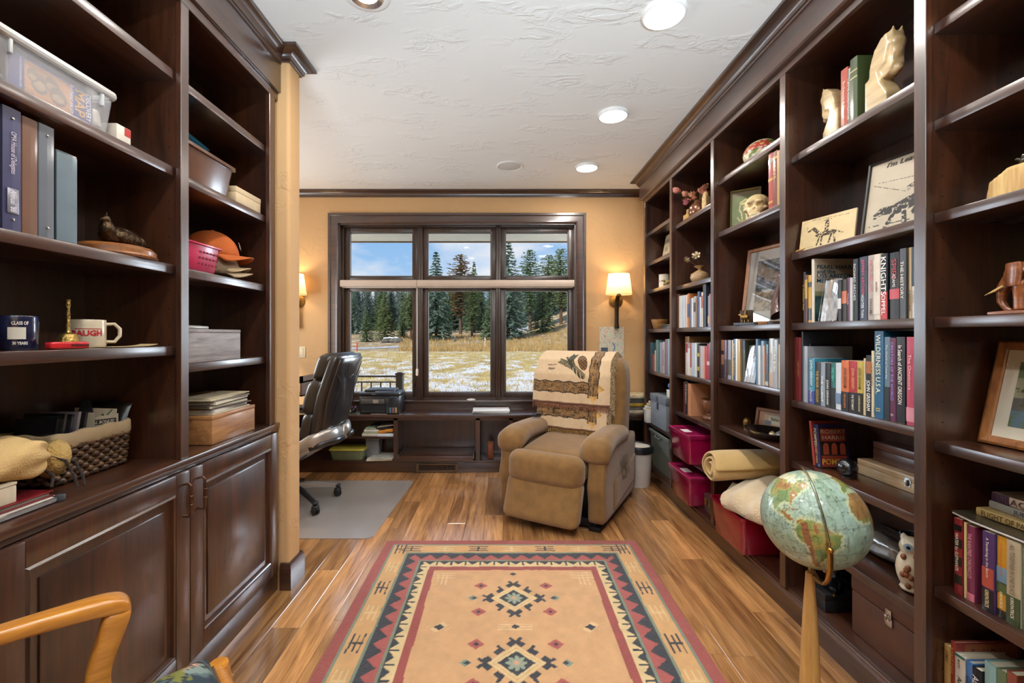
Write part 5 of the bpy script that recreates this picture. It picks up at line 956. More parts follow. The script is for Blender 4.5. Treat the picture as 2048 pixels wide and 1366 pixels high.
# ================================================================ recliner
UPH = mat('85602f', .85, var=.16, vscale=16, bump=.35, bscale=260, sheen=.35)
t = thing('recliner', 'tan upholstered recliner armchair turned towards the room', 'recliner', (.533, 3.405, 0), -30)
HW_ = .395
ob('base_frame', G().box(-.33, .33, -.40, .40, .012, .07, .01).box(-.36, -.28, -.42, .42, 0, .03, .005).box(.28, .36, -.42, .42, 0, .03, .005), mat('1a1817', .5, .5), t)
for s, nm in ((-1, 'left'), (1, 'right')):
    def sidef(d, s=s): 
        fl = max(0, -(d.z)/.235); return Vector((d.x, d.y*(1+.02*fl)-.03*max(0, -d.y/.42)*max(0, (.1-abs(d.z))/.1), d.z))
    sp = ob('side_panel', G().soft(.062, .425, .235, .03, 12, fn=sidef, m=T(s*(HW_-.062), 0, .285)), UPH, t, smooth=True)
    if s > 0:
        ob('pocket', G().soft(.008, .30, .10, .008, 9, fn=lambda d: Vector((d.x, d.y, d.z+.03*(d.y/.3))), m=T(HW_+.002, .06, .22)), UPH, sp, smooth=True)
        ob('plastic_bag', G().soft(.012, .07, .075, .01, 8, fn=lambda d: Vector((d.x+.006*math.sin(d.y*70+d.z*50), d.y, d.z)), m=T(HW_+.018, -.01, .335, rx=12)), glassmat('f8f8f8', .03, .15, 'bag'), sp, smooth=True)
    def armf(d, s=s):
        f = max(0, (-d.y-.05)/.27); return Vector((d.x*(1+.22*f), d.y, d.z*(1+.32*f)-.05*f*f+.012*math.sin(min(1, max(0, (d.y+.3)/.6))*PI)))
    ob('arm_pad', G().soft(.092, .31, .062, .06, 14, fn=armf, m=T(s*(HW_-.075), -.135, .545)), UPH, t, smooth=True)
def footf(d):
    z = d.z; return Vector((d.x*(1-.03*abs(z)), d.y-.13*(max(0, -z+.2)/.4)+.05*math.cos(d.x/.28*1.4)*(-.5 if d.y < 0 else 0)*max(0, (z+.1)/.3), z+.02*math.cos(d.x*5)))
ob('footrest', G().soft(.272, .055, .135, .045, 14, fn=lambda d: Vector((d.x, d.y-.10*(.135-d.z)/.27-.012*math.cos(d.x*5), d.z)), m=T(0, -.475, .195)), UPH, t, smooth=True)
ob('footrest_bolster', G().soft(.274, .075, .105, .07, 14, fn=lambda d: Vector((d.x, d.y-.02*math.cos(d.x*5.2)-.012*(.085-d.z)/.17, d.z+.012*math.cos(d.x*4))), m=T(0, -.468, .378)), UPH, t, smooth=True)
ob('seat_cushion', G().soft(.272, .30, .085, .07, 14, fn=lambda d: Vector((d.x, d.y, d.z+.022*math.cos(d.x*4.5)*math.cos(d.y*4) if d.z > 0 else d.z)), m=T(0, -.13, .40, rx=4)), UPH, t, smooth=True)
BC = lambda z: .265+.17*(z-.74)
def backf(d):
    z = d.z+.745; bl = math.cos(max(-1.3, min(1.3, d.x/.36*1.15))); return Vector((d.x*(1-.10*max(0, (z-.85)/.27)**2), d.y+BC(z)-(.03*bl if d.y < 0 else 0), d.z))
bkr = ob('backrest', G().soft(.372, .11, .37, .085, 16, fn=backf, m=T(0, 0, .745)), UPH, t, smooth=True)
rm = ob('remote_handset', G().soft(.022, .075, .013, .01, 6, m=T(-HW_+.085, .06, .635, rz=-6, rx=-4)), mat('1c1e22', .35), t)
for k in range(4): ob('button', G().box(-.009, .009, -.006, .006, 0, .003, .001, m=T(-HW_+.085, .02+.022*k, .646, rz=-6, rx=-4)), mat('5a6068', .4), rm)
for s in (-1, 1): ob('floor_glide', G().lathe([(0, 0), (.018, 0), (.018, .012), (0, .014)], 12, m=T(s*.3, .40, 0)), mat('111111', .5), t)
# throw blanket over the back
def backpath(d, n, zend):
    P = [(BC(.80)+.118+d, .80), (BC(.95)+.118+d, .95), (BC(1.06)+.10+d, 1.065), (BC(1.11)+.03, 1.118+d), (BC(1.11)-.045, 1.112+d), (BC(1.06)-.145-d*.7, 1.07+d*.5), (BC(.98)-.175-d, .97), (BC(.86)-.168-d, .86), (BC(.72)-.162-d, .72), (BC(.6)-.16-d, .60), (BC(zend)-.16-d, min(zend, .59))] if zend < .6 else [(BC(.80)+.118+d, .80), (BC(.95)+.118+d, .95), (BC(1.06)+.10+d, 1.065), (BC(1.11)+.03, 1.118+d), (BC(1.11)-.045, 1.112+d), (BC(1.06)-.145-d*.7, 1.07+d*.5), (BC(.98)-.175-d, .97), (BC(.86)-.168-d, .86), (BC(zend)-.162-d, zend)]
    P = np.array(P); s = np.r_[0, np.cumsum(np.hypot(*np.diff(P, axis=0).T))]; q = np.linspace(0, s[-1], n); Y = np.interp(q, s, P[:, 0]); Z = np.interp(q, s, P[:, 1])
    for _ in range(6): Y[1:-1] = (Y[:-2]+2*Y[1:-1]+Y[2:])/4; Z[1:-1] = (Z[:-2]+2*Z[1:-1]+Z[2:])/4
    return Y, Z, s[-1]
def bark(c, m, u, v, seed):
    n = fbm(u, v, 26, seed); k = np.abs(fbm(u*.5, v*2.2, 15, seed+3)-.5) < .035; c[m] = (hexa('8a6840')*(.65+.7*n)[..., None])[m]; put(c, m & k, '2a1f15')
def throw_c(seed, full):
    def f(U, V):                       # V: 0 at the back, 1 at the front hem (metres from the hem below)
        L = full; d = (1-V)*L; x = U*.66; c = blank(U, 'd3b692')*(.95+.1*fbm(U, V, 50, 1))[..., None]
        w1 = .004*np.sin(x*60)
        lm = (np.abs(d-.135-w1) < .042) & (x < .545); bark(c, lm, x*3, d*3, seed); put(c, (np.abs(np.abs(d-.135-w1)-.042) < .004) & (x < .545), '2a1f15')
        vm = (np.abs(x-.535-.004*np.sin(d*60)) < .038) & (d > .06) & (d < .62); bark(c, vm, d*3, x*3, seed+7); put(c, (np.abs(np.abs(x-.535-.004*np.sin(d*60))-.038) < .004) & (d > .06) & (d < .62), '2a1f15')
        for poly in (((.50, .075), (.57, .075), (.535, .02)), ((.572, .10), (.572, .17), (.625, .13))):
            m = inpoly(x, d, poly); c[m] = hexa('c79a58')*(.8+.4*fbm(x, d, 60, 4))[m][..., None]
        # spruce sprig and cone
        m = np.zeros(U.shape, bool)
        for a, b in (((.46, .21), (.36, .30)), ((.36, .30), (.30, .40)), ((.36, .30), (.24, .35)), ((.33, .34), (.34, .44))):
            for k in range(26):
                q = k/25; px, py = a[0]+(b[0]-a[0])*q, a[1]+(b[1]-a[1])*q; ang = math.atan2(b[1]-a[1], b[0]-a[0])
                for s in (-1, 1): m |= seg(x, d, (px, py), (px+.03*math.cos(ang+s*.9), py+.03*math.sin(ang+s*.9)), .0016)
        put(c, m, '3a3a26'); cm = ((x-.425)*math.cos(.35)+(d-.355)*math.sin(.35))**2/.036**2+(-(x-.425)*math.sin(.35)+(d-.355)*math.cos(.35))**2/.085**2 < 1
        put(c, cm, '8a6236'); put(c, cm & ((np.sin((x+d)*230) > .35) | (np.sin((x-d)*230) > .5)), '3a2718')
        put(c, d < .014, '6a4434'); return c
    return f
tb = thing('throw_blanket', 'cream woven throw with log and pinecone pattern draped over the recliner', 'blanket', (.533, 3.405, 0), -30)
FM = mat('8a6a48', .95, var=.5, vscale=120)
def throw(d, zend, x0, x1, nm):
    n = 240; Yp, Zp, L = backpath(d, n+1, zend)
    def pos(U, V):
        x = x0+U*(x1-x0); i = np.clip((V*n).round().astype(int), 0, n); fr = np.clip((V-.45)/.55, 0, 1); wv = .007*np.sin(x*26+V*3)*fr+.004*np.sin(x*61)*fr; bend = .03*(1-np.cos(np.clip(x/.36*1.15, -1.3, 1.3)))*np.clip((V-.4)*4, 0, 1)
        ov = np.clip((-.37-x)/.03, 0, 1); return x*(1-.04*(Zp[i] > 1.0)*np.abs(x)/.36), Yp[i]-wv+bend+ov*.05, Zp[i]-ov*.025+.0*x-.045*np.clip((x+.35)/.6, 0, 1)*np.clip((V-.75)*4, 0, 1)*0
    o = grid_paint(nm, 220, n, pos, throw_c(3 if d > .02 else 11, L), painted(.95, .25, 400, sheen=.2), tb); m = o.modifiers.new('thick', 'SOLIDIFY'); m.thickness = .004; m.offset = -1
    r_ = random.Random(int(d*1000)+3); g = G()                        # hem fringe
    for k in range(150):
        u = (k+.5*r_.random())/150; x, y, z = [float(q) for q in pos(np.array([u]), np.array([1.]))]; l = .03+.018*r_.random(); dx = .006*(r_.random()-.5)
        g.tube([(x, y, z+.004), (x+dx, y-.004*r_.random(), z-l*.5), (x+dx*2, y-.006*r_.random(), z-l)], [.0018, .0022, .0012], 3)
    f = ob('hem_fringe', g, mat('8d5f48' if d > .02 else '93703c', .95, var=.6, vscale=90), o, smooth=False); f['kind'] = 'stuff'
    g = G()
    for k in range(120):                                              # side fringe on the right edge
        v = .38+.62*(k+r_.random())/120; x, y, z = [float(q) for q in pos(np.array([1.]), np.array([v]))]; l = .065+.03*r_.random()
        g.tube([(x-.003, y, z), (x+.016+.008*r_.random(), y+.004, z-l*.35), (x+.02+.022*r_.random(), y+.008*r_.random(), z-l)], [.0026, .0034, .002], 3)
    f = ob('side_fringe', g, mat('907a5c', .95, var=.95, vscale=140), o, smooth=False); f['kind'] = 'stuff'
    return pos, L
throw(.018, .545, -.335, .255, 'under_layer'); ps, L_ = throw(.034, .74, -.395, .275, 'top_layer')
for s_, dx_ in (('Sitka', .20), ('Spruce', .222)):
    x, y, z = [float(q[0]) for q in ps(np.array([.26]), np.array([1-(.315 if s_ == 'Spruce' else .275)/L_]))]
    text(s_, '33281c', Matrix.Translation((x, y-.006, z)) @ T(rx=-9) @ FCX @ T(rz=180), .082 if s_ == 'Spruce' else .06, .024, tb, name='woven_lettering', bold=.015)
# ================================================================ trash can
t = thing('trash_can', 'white round trash can with black lid rim behind the recliner', 'trash can', (1.165, 3.80, 0))
ob('can_body', G().lathe([(0, 0), (.10, 0), (.104, .01), (.122, .30), (0, .30)], 36), mat('cfc9c2', .45, var=.03), t); ob('lid_rim', G().lathe([(.122, .285), (.134, .29), (.136, .325), (.128, .345), (.112, .345), (.105, .335), (.105, .30)], 36, caps=False), mat('17161a', .35), t)
ob('swing_lid', G().lathe([(0, .343), (.06, .342), (.106, .335), (.106, .33), (0, .335)], 32), mat('d6d0c6', .5), t)
# ================================================================ office chair
LEA = mat('1c1a1b', .34, var=.15, vscale=30, bump=.12, bscale=120, coat=.35, spec=.7); SIL = mat('a9a39e', .3, .6, .04); BLP = mat('26292e', .45)
t = thing('office_chair', 'black leather office chair with silver arms facing the desk', 'office chair', (-1.585, 3.345, .0045), -94)
for k in range(5):
    a = R(55+72*k); c, s = math.cos(a), math.sin(a)
    lg = ob('base_leg', G().tube([(c*.03, s*.03, .135), (c*.14, s*.14, .125), (c*.25, s*.25, .098), (c*.315, s*.315, .082)], [.026, .024, .02, .019], 8, flat=.75), SIL if k % 2 else BLP, t)
    ob('leg_cap', G().sphere((c*.318, s*.318, .085), (.024, .024, .014)), BLP, lg)
    for q in (-1, 1): ob('castor_wheel', G().lathe([(0, -.009), (.022, -.009), (.0265, -.005), (.0265, .005), (.022, .009), (0, .009)], 18, m=T(c*.318-s*.014*q, s*.318+c*.014*q, .027, rz=math.degrees(a)) @ T(rx=90)), mat('17181b', .4), lg)
    ob('castor_fork', G().soft(.024, .024, .02, .014, 6, m=T(c*.318, s*.318, .05)), BLP, lg)
ob('gas_lift', G().lathe([(0, .09), (.034, .09), (.034, .17), (.027, .175), (.027, .29), (.018, .295), (.018, .37), (0, .37)], 18), mat('2c3036', .35, .4), t)
ob('tilt_mechanism', G().box(-.1, .1, -.11, .11, .355, .40, .01), BLP, t)
ob('seat', G().soft(.27, .26, .06, .055, 14, fn=lambda d: Vector((d.x, d.y, d.z-.03*max(0, -d.y/.26)**2+.012*math.cos(d.x*5)*(d.z > 0))), m=T(0, -.03, .47)), LEA, t, smooth=True)
LEANB = lambda z: .235+.20*(z-.5)+.10*max(0, z-.85)
ob('seat_shell', G().soft(.265, .25, .035, .03, 10, fn=lambda d: Vector((d.x*(1-.15*(d.z < 0)), d.y, d.z+.05*max(0, (d.y-.05)/.2)**2)), m=T(0, -.01, .415)), SIL, t, smooth=True)
def bk(d): z = d.z+.82; return Vector((d.x*(1-.14*max(0, (z-.85)/.3)-.1*max(0, (.75-z)/.25)), d.y+LEANB(z)+.035*(d.x/.26)**2*-1, d.z))
ob('back_panel', G().soft(.262, .035, .325, .034, 14, fn=bk, m=T(0, .055, .82)), LEA, t, smooth=True)
for z, h, w, th in ((.62, .125, .25, .05), (.845, .13, .255, .062), (1.055, .1, .235, .06)):
    def pf(d, z=z): zz = d.z+z; return Vector((d.x*(1-.06*(abs(d.z)/h)**3), d.y+LEANB(zz)-.03*(d.x/.26)**2*1+(0.0), d.z))
    ob('back_cushion', G().soft(w, th, h, .048, 12, fn=pf, m=T(0, -.02, z)), LEA, t, smooth=True)
ob('rear_panel', G().soft(.225, .012, .29, .012, 12, fn=bk, m=T(0, .094, .83)), mat('211f20', .3, var=.1, coat=.45, spec=.7), t, smooth=True)
bp = lambda x, z, o: (x, .094+.014+LEANB(z+.82-.82+0)+o, z)
for s in (-1, 1):
    ob('piping', G().tube([(s*.20, LEANB(1.0)+.104-.02, 1.0), (s*.15, LEANB(.95)+.108-.01, .95), (s*.115, LEANB(.86)+.11, .86), (s*.15, LEANB(.78)+.108, .78), (s*.17, LEANB(.66)+.107, .66)], .003, 6), mat('161415', .3), t)
ob('yoke_seam', G().tube([(-.12, LEANB(1.08)+.106, 1.08), (-.08, LEANB(.98)+.11, .98), (0, LEANB(.95)+.112, .955), (.08, LEANB(.98)+.11, .98), (.12, LEANB(1.08)+.106, 1.08)], .003, 6), mat('161415', .3), t)
# silver cradle wrapping the lower back and arms
for s in (-1, 1):
    pth = [(s*.02, .37, .545), (s*.12, .365, .55), (s*.20, .335, .555), (s*.255, .27, .53), (s*.275, .16, .465), (s*.265, .02, .42), (s*.22, -.12, .40)]
    ob('cradle', G().tube(pth, [.062, .062, .06, .058, .05, .042, .03], 12, flat=.42), SIL, t, smooth=True)
    ob('arm', G().tube([(s*.275, .17, .47), (s*.295, .13, .53), (s*.305, .05, .60), (s*.31, -.06, .655), (s*.31, -.2, .665), (s*.305, -.26, .64), (s*.29, -.25, .55), (s*.275, -.18, .45)], [.04, .036, .03, .028, .028, .028, .028, .03], 10, flat=.55), SIL, t, smooth=True)
    ob('arm_pad', G().soft(.04, .14, .018, .017, 8, m=T(s*.31, -.1, .685)), LEA, t, smooth=True)
    ob('cradle_pad', G().tube([(s*.04, .41, .525), (s*.15, .398, .525), (s*.235, .34, .515), (s*.275, .26, .49)], [.02, .022, .022, .015], 8, flat=.45), LEA, t, smooth=True)
# ================================================================ wooden armchair
ACW = wood('golden_oak', '9a5a18', 'cf8a34', 'y', 1.6, rough=.3, coat=.7)
fx, fy = .71, .70                                              # front direction of the chair
ac = thing('wooden_armchair', 'golden wooden armchair with tapestry seat in the left foreground', 'armchair', (-.725, .80, 0), math.degrees(math.atan2(-fx, fy)))
# local frame: +Y is the front, +X the right side; the far arm is on -X
def bx(s, y, z): return Vector((s, y, z))
for s in (-1, 1):
    ob('front_leg', G().tube([(s*.245, .225, .0 if s < 0 else .0155), (s*.245, .23, .2), (s*.24, .232, .40), (s*.235, .225, .445)], [.019, .022, .028, .026], 10), ACW, ac)
    ob('back_post', G().tube([(s*.20, -.27, 0), (s*.2, -.23, .25), (s*.2, -.215, .44), (s*.205, -.24, .68), (s*.2, -.30, .93)], [.019, .021, .022, .02, .017], 8), ACW, ac)
    ob('side_rail', G().tube([(s*.205, -.22, .405), (s*.235, .22, .405)], [.03, .03], 8, flat=.5, up=(0, 0, 1)), ACW, ac)
    ob('stretcher', G().tube([(s*.2, -.24, .17), (s*.245, .22, .17)], .012, 8), ACW, ac)
    # arm and its bent post: one sawn curve, arm flat and wide
    arm = []
    for (y, z, w, h) in ((-.235, .70, .018, .015), (-.15, .695, .022, .016), (-.05, .688, .026, .018), (.01, .682, .03, .02), (.045, .672, .03, .02), (.06, .655, .024, .016)):
        arm.append([Vector((s*(.235+.03*min(1, (y+.24)/.3))+dx*w, y, z+dz*h)) for dx, dz in ((-1, -.7), (-.7, -1), (.7, -1), (1, -.7), (1, .7), (.7, 1), (-.7, 1), (-1, .7))])
    o_ = ob('arm', G().rings(arm), ACW, ac, smooth=True); o_.modifiers.new('s', 'SUBSURF').render_levels = 2
    po = []
    for (y, z, w, h) in ((.036, .672, .024, .028), (.03, .63, .022, .026), (.004, .56, .021, .023), (-.004, .50, .021, .023), (.016, .45, .021, .028), (.024, .40, .021, .03)):
        po.append([Vector((s*.256+dx*w, y+dy*h, z)) for dx, dy in ((-1, -.7), (-.7, -1), (.7, -1), (1, -.7), (1, .7), (.7, 1), (-.7, 1), (-1, .7))])
    o_ = ob('arm_post', G().rings(po), ACW, ac, smooth=True); o_.modifiers.new('s', 'SUBSURF').render_levels = 2
ob('front_rail', G().box(-.24, .24, .205, .245, .365, .445, .014, 3), ACW, ac); ob('back_rail', G().box(-.2, .2, -.235, -.205, .37, .44, .01), ACW, ac)
ob('crest_rail', G().tube([(-.205, -.30, .93), (-.1, -.325, .945), (0, -.332, .95), (.1, -.325, .945), (.205, -.30, .93)], [.03, .04, .045, .04, .03], 8, flat=.4, up=(0, 0, 1)), ACW, ac)
for k in range(5): ob('back_spindle', G().tube([(-.13+.065*k, -.225, .43), (-.13+.065*k, -.255, .7), (-.13+.065*k, -.318, .92)], .009, 6), ACW, ac)
def tap(U, V):
    n = fbm(U, V, 7, 3); c = blank(U, '5a6a6c'); put(c, n > .56, '7f8f88'); put(c, n < .42, '2e3d48'); q = fbm(U, V, 9, 21); put(c, q > .6, 'b8846a'); put(c, q > .68, 'd0b090'); q = fbm(U, V, 11, 33); put(c, q > .63, '7a7a3a'); put(c, np.abs(fbm(U, V, 12, 44)-.5) < .02, '2a2a30'); return c
def seatp(U, V):
    x = (U-.5)*2; y = (V-.5)*2; e = np.maximum(np.abs(x), np.abs(y)); z = .447+.078*np.clip(1-e**4, 0, 1)**.5; return x*.232*(1-.1*(1-V)), y*.22-.01, z
sc_ = grid_paint('seat_cushion', 90, 90, seatp, tap, painted(.9, .4, 500), ac)
ob('welting', G().tube([(-.222, .212, .45), (.222, .212, .45), (.202, -.21, .45), (-.202, -.21, .45)], .007, 8, closed=True), mat('6a4a30', .9), sc_)
# ================================================================ globe
LAND = {
 'na': [(-168, 66), (-156, 71), (-125, 70), (-95, 72), (-82, 68), (-94, 60), (-88, 56), (-80, 52), (-79, 58), (-76, 62), (-64, 60), (-56, 52), (-65, 47), (-70, 43), (-75, 38), (-81, 31), (-80, 26), (-83, 29), (-90, 30), (-97, 27), (-97, 20), (-91, 18), (-87, 21), (-88, 16), (-83, 14), (-82, 9), (-78, 8), (-84, 9), (-92, 14), (-105, 20), (-112, 29), (-118, 34), (-124, 42), (-128, 51), (-140, 60), (-155, 58), (-165, 60)],
 'sa': [(-77, 8), (-72, 12), (-62, 10), (-52, 5), (-50, 0), (-43, -3), (-35, -6), (-38, -13), (-40, -21), (-48, -26), (-54, -34), (-58, -38), (-64, -42), (-66, -48), (-69, -53), (-74, -52), (-74, -44), (-72, -32), (-70, -19), (-76, -14), (-81, -5), (-79, 1)],
 'af': [(-6, 35), (10, 37), (20, 32), (32, 31), (36, 22), (43, 12), (51, 12), (42, -2), (40, -12), (35, -22), (28, -33), (19, -35), (13, -20), (12, -6), (9, 4), (-4, 5), (-12, 8), (-17, 15), (-16, 24), (-10, 31)],
 'gr': [(-55, 60), (-44, 60), (-22, 70), (-20, 80), (-45, 83), (-68, 78), (-55, 70)],
 'eu': [(-9, 37), (-9, 43), (-1, 46), (3, 51), (10, 56), (6, 60), (14, 68), (28, 71), (60, 70), (100, 76), (140, 73), (178, 68), (160, 60), (140, 54), (130, 42), (121, 38), (121, 28), (108, 20), (105, 10), (98, 16), (90, 22), (80, 14), (77, 8), (72, 20), (60, 25), (52, 16), (45, 13), (36, 28), (36, 36), (27, 38), (22, 37), (14, 42), (3, 42)],
 'au': [(114, -22), (130, -12), (136, -14), (142, -11), (153, -27), (148, -38), (138, -35), (124, -33), (115, -34)], 'cu': [(-85, 22), (-77, 21), (-74, 20), (-78, 23)]}
def globe_c(U, V):
    lon = U*360-180; lat = V*180-90; n = fbm(U*2, V, 12, 5); c = np.where((n > .5)[..., None], hexa('8fa791'), hexa('9db5a5'))*(.88+.2*fbm(U*2, V, 30, 8))[..., None]
    sh = blank(U, 'a9b795'); land = np.zeros(U.shape, bool); near = np.zeros(U.shape, bool)
    jl = lon+5*(fbm(U*2, V, 40, 1)-.5); jt = lat+5*(fbm(U*2, V, 40, 2)-.5)
    for p in LAND.values():
        land |= inpoly(jl, jt, p)
        for dx, dy in ((4, 0), (-4, 0), (0, 4), (0, -4)): near |= inpoly(jl+dx, jt+dy, p)
    c = np.where((near & ~land)[..., None], hexa('b5bf9a'), c); k = fbm(U*2, V, 18, 13)
    lc = np.where((k > .5)[..., None], hexa('a0924e'), hexa('7f8b48')); lc = np.where((k > .6)[..., None], hexa('9a7040'), lc); lc = np.where(((k < .4))[..., None], hexa('6a8450'), lc)
    lc = np.where(((lon > -20) & (lat > 8) & (lat < 36))[..., None], hexa('a07a4a')*(.8+.4*k)[..., None], lc); lc = np.where((lat > 60)[..., None], hexa('c9c8a8'), lc)
    an = (np.abs(lon-(-70-.25*np.clip(lat+20, -40, 0)*-.2)) < 3.2) & (lat < 8) & (lat > -52) & (lon < -62); lc = np.where(an[..., None], hexa('8a5a3c'), lc)
    c = np.where(land[..., None], lc, c); rid = np.abs(fbm(U*2, V, 9, 31)-.5) < .012; c = np.where((rid & ~land)[..., None], hexa('7a8c7c'), c)
    gl = (np.abs((lon+7.5) % 15-7.5) < .22) | (np.abs((lat+7.5) % 15-7.5) < .2) | (np.abs(lat) < .5); c = np.where(gl[..., None], c*.86, c); tw = (fbm(U*2, V, 55, 77) > .70); return np.where(tw[..., None], c*.72, c)
GR = .1525
gt = thing('floor_globe', 'raised relief world globe on a tapered wooden floor stand', 'globe', (1.026, 1.451, 0))
GC_ = Vector((0, 0, .685)); AX = Matrix.Translation(GC_) @ Matrix.Rotation(R(11), 4, Vector((-.58, -.81, 0))) @ Matrix.Rotation(R(6), 4, Vector((-.81, .58, 0)))
def globe_p(U, V):
    lon = U*2*PI-PI-R(62); lat = (V-.5)*PI; r = GR*(1+.004*(fbm(U*2, V, 30, 3)-.5)); m = np.array(AX); x = r*np.cos(lat)*np.cos(lon); y = r*np.cos(lat)*np.sin(lon); z = r*np.sin(lat)
    return tuple(m[i][0]*x+m[i][1]*y+m[i][2]*z+m[i][3] for i in range(3))
grid_paint('globe_ball', 300, 150, globe_p, globe_c, painted(.32, .25, 60, coat=.5), gt)
BRS = mat('a8803e', .25, .9, .1)
mr = [AX @ Vector((GR*1.045*math.cos(R(a))*math.cos(R(-112)), GR*1.045*math.cos(R(a))*math.sin(R(-112)), GR*1.045*math.sin(R(a)))) for a in range(-95, 96, 5)]
ob('meridian_arc', G().tube(mr, .006, 8, flat=.45), mat('a39a80', .25, .85), gt); 
for s in (-1, 1): ob('pivot_pin', G().tube([AX @ Vector((0, 0, s*GR*.98)), AX @ Vector((0, 0, s*GR*1.07))], .006, 10), BRS, gt)
fv = Vector((-.36, -.93, 0)); yk = [fv*r_+Vector((0, 0, z)) for r_, z in ((.163, .653), (.1665, .628), (.163, .593), (.146, .558), (.115, .529), (.07, .51), (.02, .503), (-.03, .506))]
ob('cradle_fork', G().tube(yk, .0095, 10, flat=.4), BRS, gt); ob('fork_knob', G().sphere(fv*.166+Vector((0, 0, .655)), (.009, .009, .009)), BRS, gt)
WS = wood('stand_oak', 'a8783a', 'd0a05c', 'z', 1.2, coat=.5)
ob('stand_post', G().lathe([(0, .055), (.034, .055), (.03, .12), (.026, .25), (.02, .38), (.0135, .49), (.0125, .508), (0, .51)], 20, m=T(-.012, 0, 0)), WS, gt)
ob('stand_base', G().lathe([(0, 0), (.118, 0), (.122, .008), (.118, .02), (.06, .034), (.04, .06), (0, .06)], 32, m=T(-.012, -.02, 0)), WS, gt)
# ================================================================ things on the left bookcase
def YL(x, X): return F*(-X)/(CX-x)
FPX = Matrix(((0, 0, 1, 0), (1, 0, 0, 0), (0, 1, 0, 0), (0, 0, 0, 1)))      # x -> +Y, y -> Z, facing +X
# clear bin with a visitor map inside
t = thing('clear_bin', 'long clear plastic bin with white rim on the upper left shelf', 'bin', (-1.31, 1.16, 1.8865)); CLR = mat('d4d4d8', .25, var=.05, alpha=.34, coat=.3)
def rr(a, b, z, r=.02):
    p = []
    for cx_, cy_, q in ((a-r, b-r, 0), (-a+r, b-r, 90), (-a+r, -b+r, 180), (a-r, -b+r, 270)):
        for k in range(4): p.append(Vector((cx_+r*math.cos(R(q+30*k)), cy_+r*math.sin(R(q+30*k)), z)))
    return p
ob('tub', G().rings([rr(.133, .158, 0), rr(.146, .166, .112)], False), CLR, t); ob('tub_floor', G().rings([rr(.133, .158, 0), rr(.133, .158, .002)]), CLR, t)
ob('rim', G().rings([rr(.146, .166, .104), rr(.154, .168, .108), rr(.157, .169, .114), rr(.155, .168, .124), rr(.146, .167, .126), rr(.145, .165, .112)], False), mat('dcdad6', .35, var=.03, trans=.3), t)
for y in (-.12, .12): ob('rib', G().box(.140, .150, y-.004, y+.004, .07, .105, .002), mat('e0e0e0', .4, var=0, trans=.4), t)
def fmap(U, V):
    c = blank(U, '4d4a80'); put(c, (U > .17) & (U < .72) & (V > .04) & (V < .94), 'b98458'); m = (U > .17) & (U < .72) & (V > .04) & (V < .94)
    for u0, v0, a, b in ((.33, .45, .1, .3), (.47, .6, .09, .22), (.55, .35, .11, .26), (.25, .6, .06, .2)): q = ((U-u0)/a)**2+((V-v0)/b)**2 < 1; c[q & m] = hexa('7a6450'); q = ((U-u0)/a)**2+((V-v0+.05)/b/.6)**2 < .5; c[q & m] = hexa('a08868')
    return c*(.85+.3*fbm(U, V, 14, 6))[..., None]
mp_ = thing('visitor_map', 'folded blue and orange visitor map standing inside the clear bin', 'map', (-1.186, 1.16, 1.89)); ob('map_fold', G().box(-.004, .003, -.108, .108, 0, .09, .001), mat('c9c4c8', .6), mp_, smooth=False)
grid_paint('map_cover', 70, 40, lambda U, V: (.0042+0*U, -.108+U*.216, .001+V*.088), fmap, painted(.4), mp_)
for s_, y, w, h, c in (('DISCOVERY', .095, .075, .016, 'e4e2ee'), ('MAP', .070, .07, .03, 'd8a040'), ('FLATHEAD VALLEY', .046, .078, .01, 'dcdae8'), ('www.discoverymap.com', -.082, .075, .008, 'c8c6dc')): text(s_, c, Matrix.Translation((.0052, y, .046)) @ FPX @ T(rz=-90), w, h, mp_, bold=.012)
tag(ob('crumpled_paper', blob([G().box(-.05, .05, -.06, .06, 0, .012, m=T(-1.28, 1.07, 1.9, rx=14)), G().box(-.05, .05, -.05, .05, 0, .012, m=T(-1.27, 1.06, 1.92, rx=-25))], .006, 2), mat('c8bfae', .6, var=.2, vscale=30)), 'crumpled pale papers at the left end inside the clear bin', 'paper')
tag(ob('glass_packet', G().soft(.025, .02, .028, .012, 6, m=T(-1.21, 1.285, 1.925, rx=10)), mat('b9b2a6', .3, var=.3, vscale=30, coat=.5)), 'small wrapped packet at the right end inside the clear bin', 'packet')
t = thing('ink_box', 'small white box with red corner behind the clear bin', 'box', (-1.235, 1.385, 1.8855)); ob('carton', G().box(-.04, .04, -.022, .03, 0, .062, .002), mat('d8d0c2', .6), t); ob('red_label', G().box(.0402, .0408, .006, .029, .035, .06), mat('b02420', .5), t, smooth=False)
# binders
GBN = 'ring binders on the left bookcase'
def binder(x0, x1, yt, hx, lab, marks=(), rough=.4, X=-1.19, dp=.24):
    ya, yb = YL(x0, X), YL(x1, X); ym = (ya+yb)/2
    return book((X, ym, 1.5395), (yb-ya)*.97, dp, ZY(yt, ym)-1.539, hx, lab, GBN, rz=180, rough=rough, marks=marks, name='ring_binder', cat='binder')
b0_ = binder(-45, 2, 205, '2a3238', 'dark grey binder at the left picture edge')
b1_ = binder(3.5, 43, 217, '3a3a5e', 'navy binder with lettering and label holder on its spine', (tx('OMA House of Delegates', 'c0b8c8', .64, .34, .42),))
th = max(v.co.y for v in b1_.data.vertices); lh = ob('label_holder', G().box(-.004, -.001, -th*.62, th*.62, .045, .105, .001), mat('8a8a94', .3, .4), b1_)
text("Annual '88", 'e0dce8', Matrix.Translation((-.0048, 0, .075)) @ SPM, .052, .014, b1_)
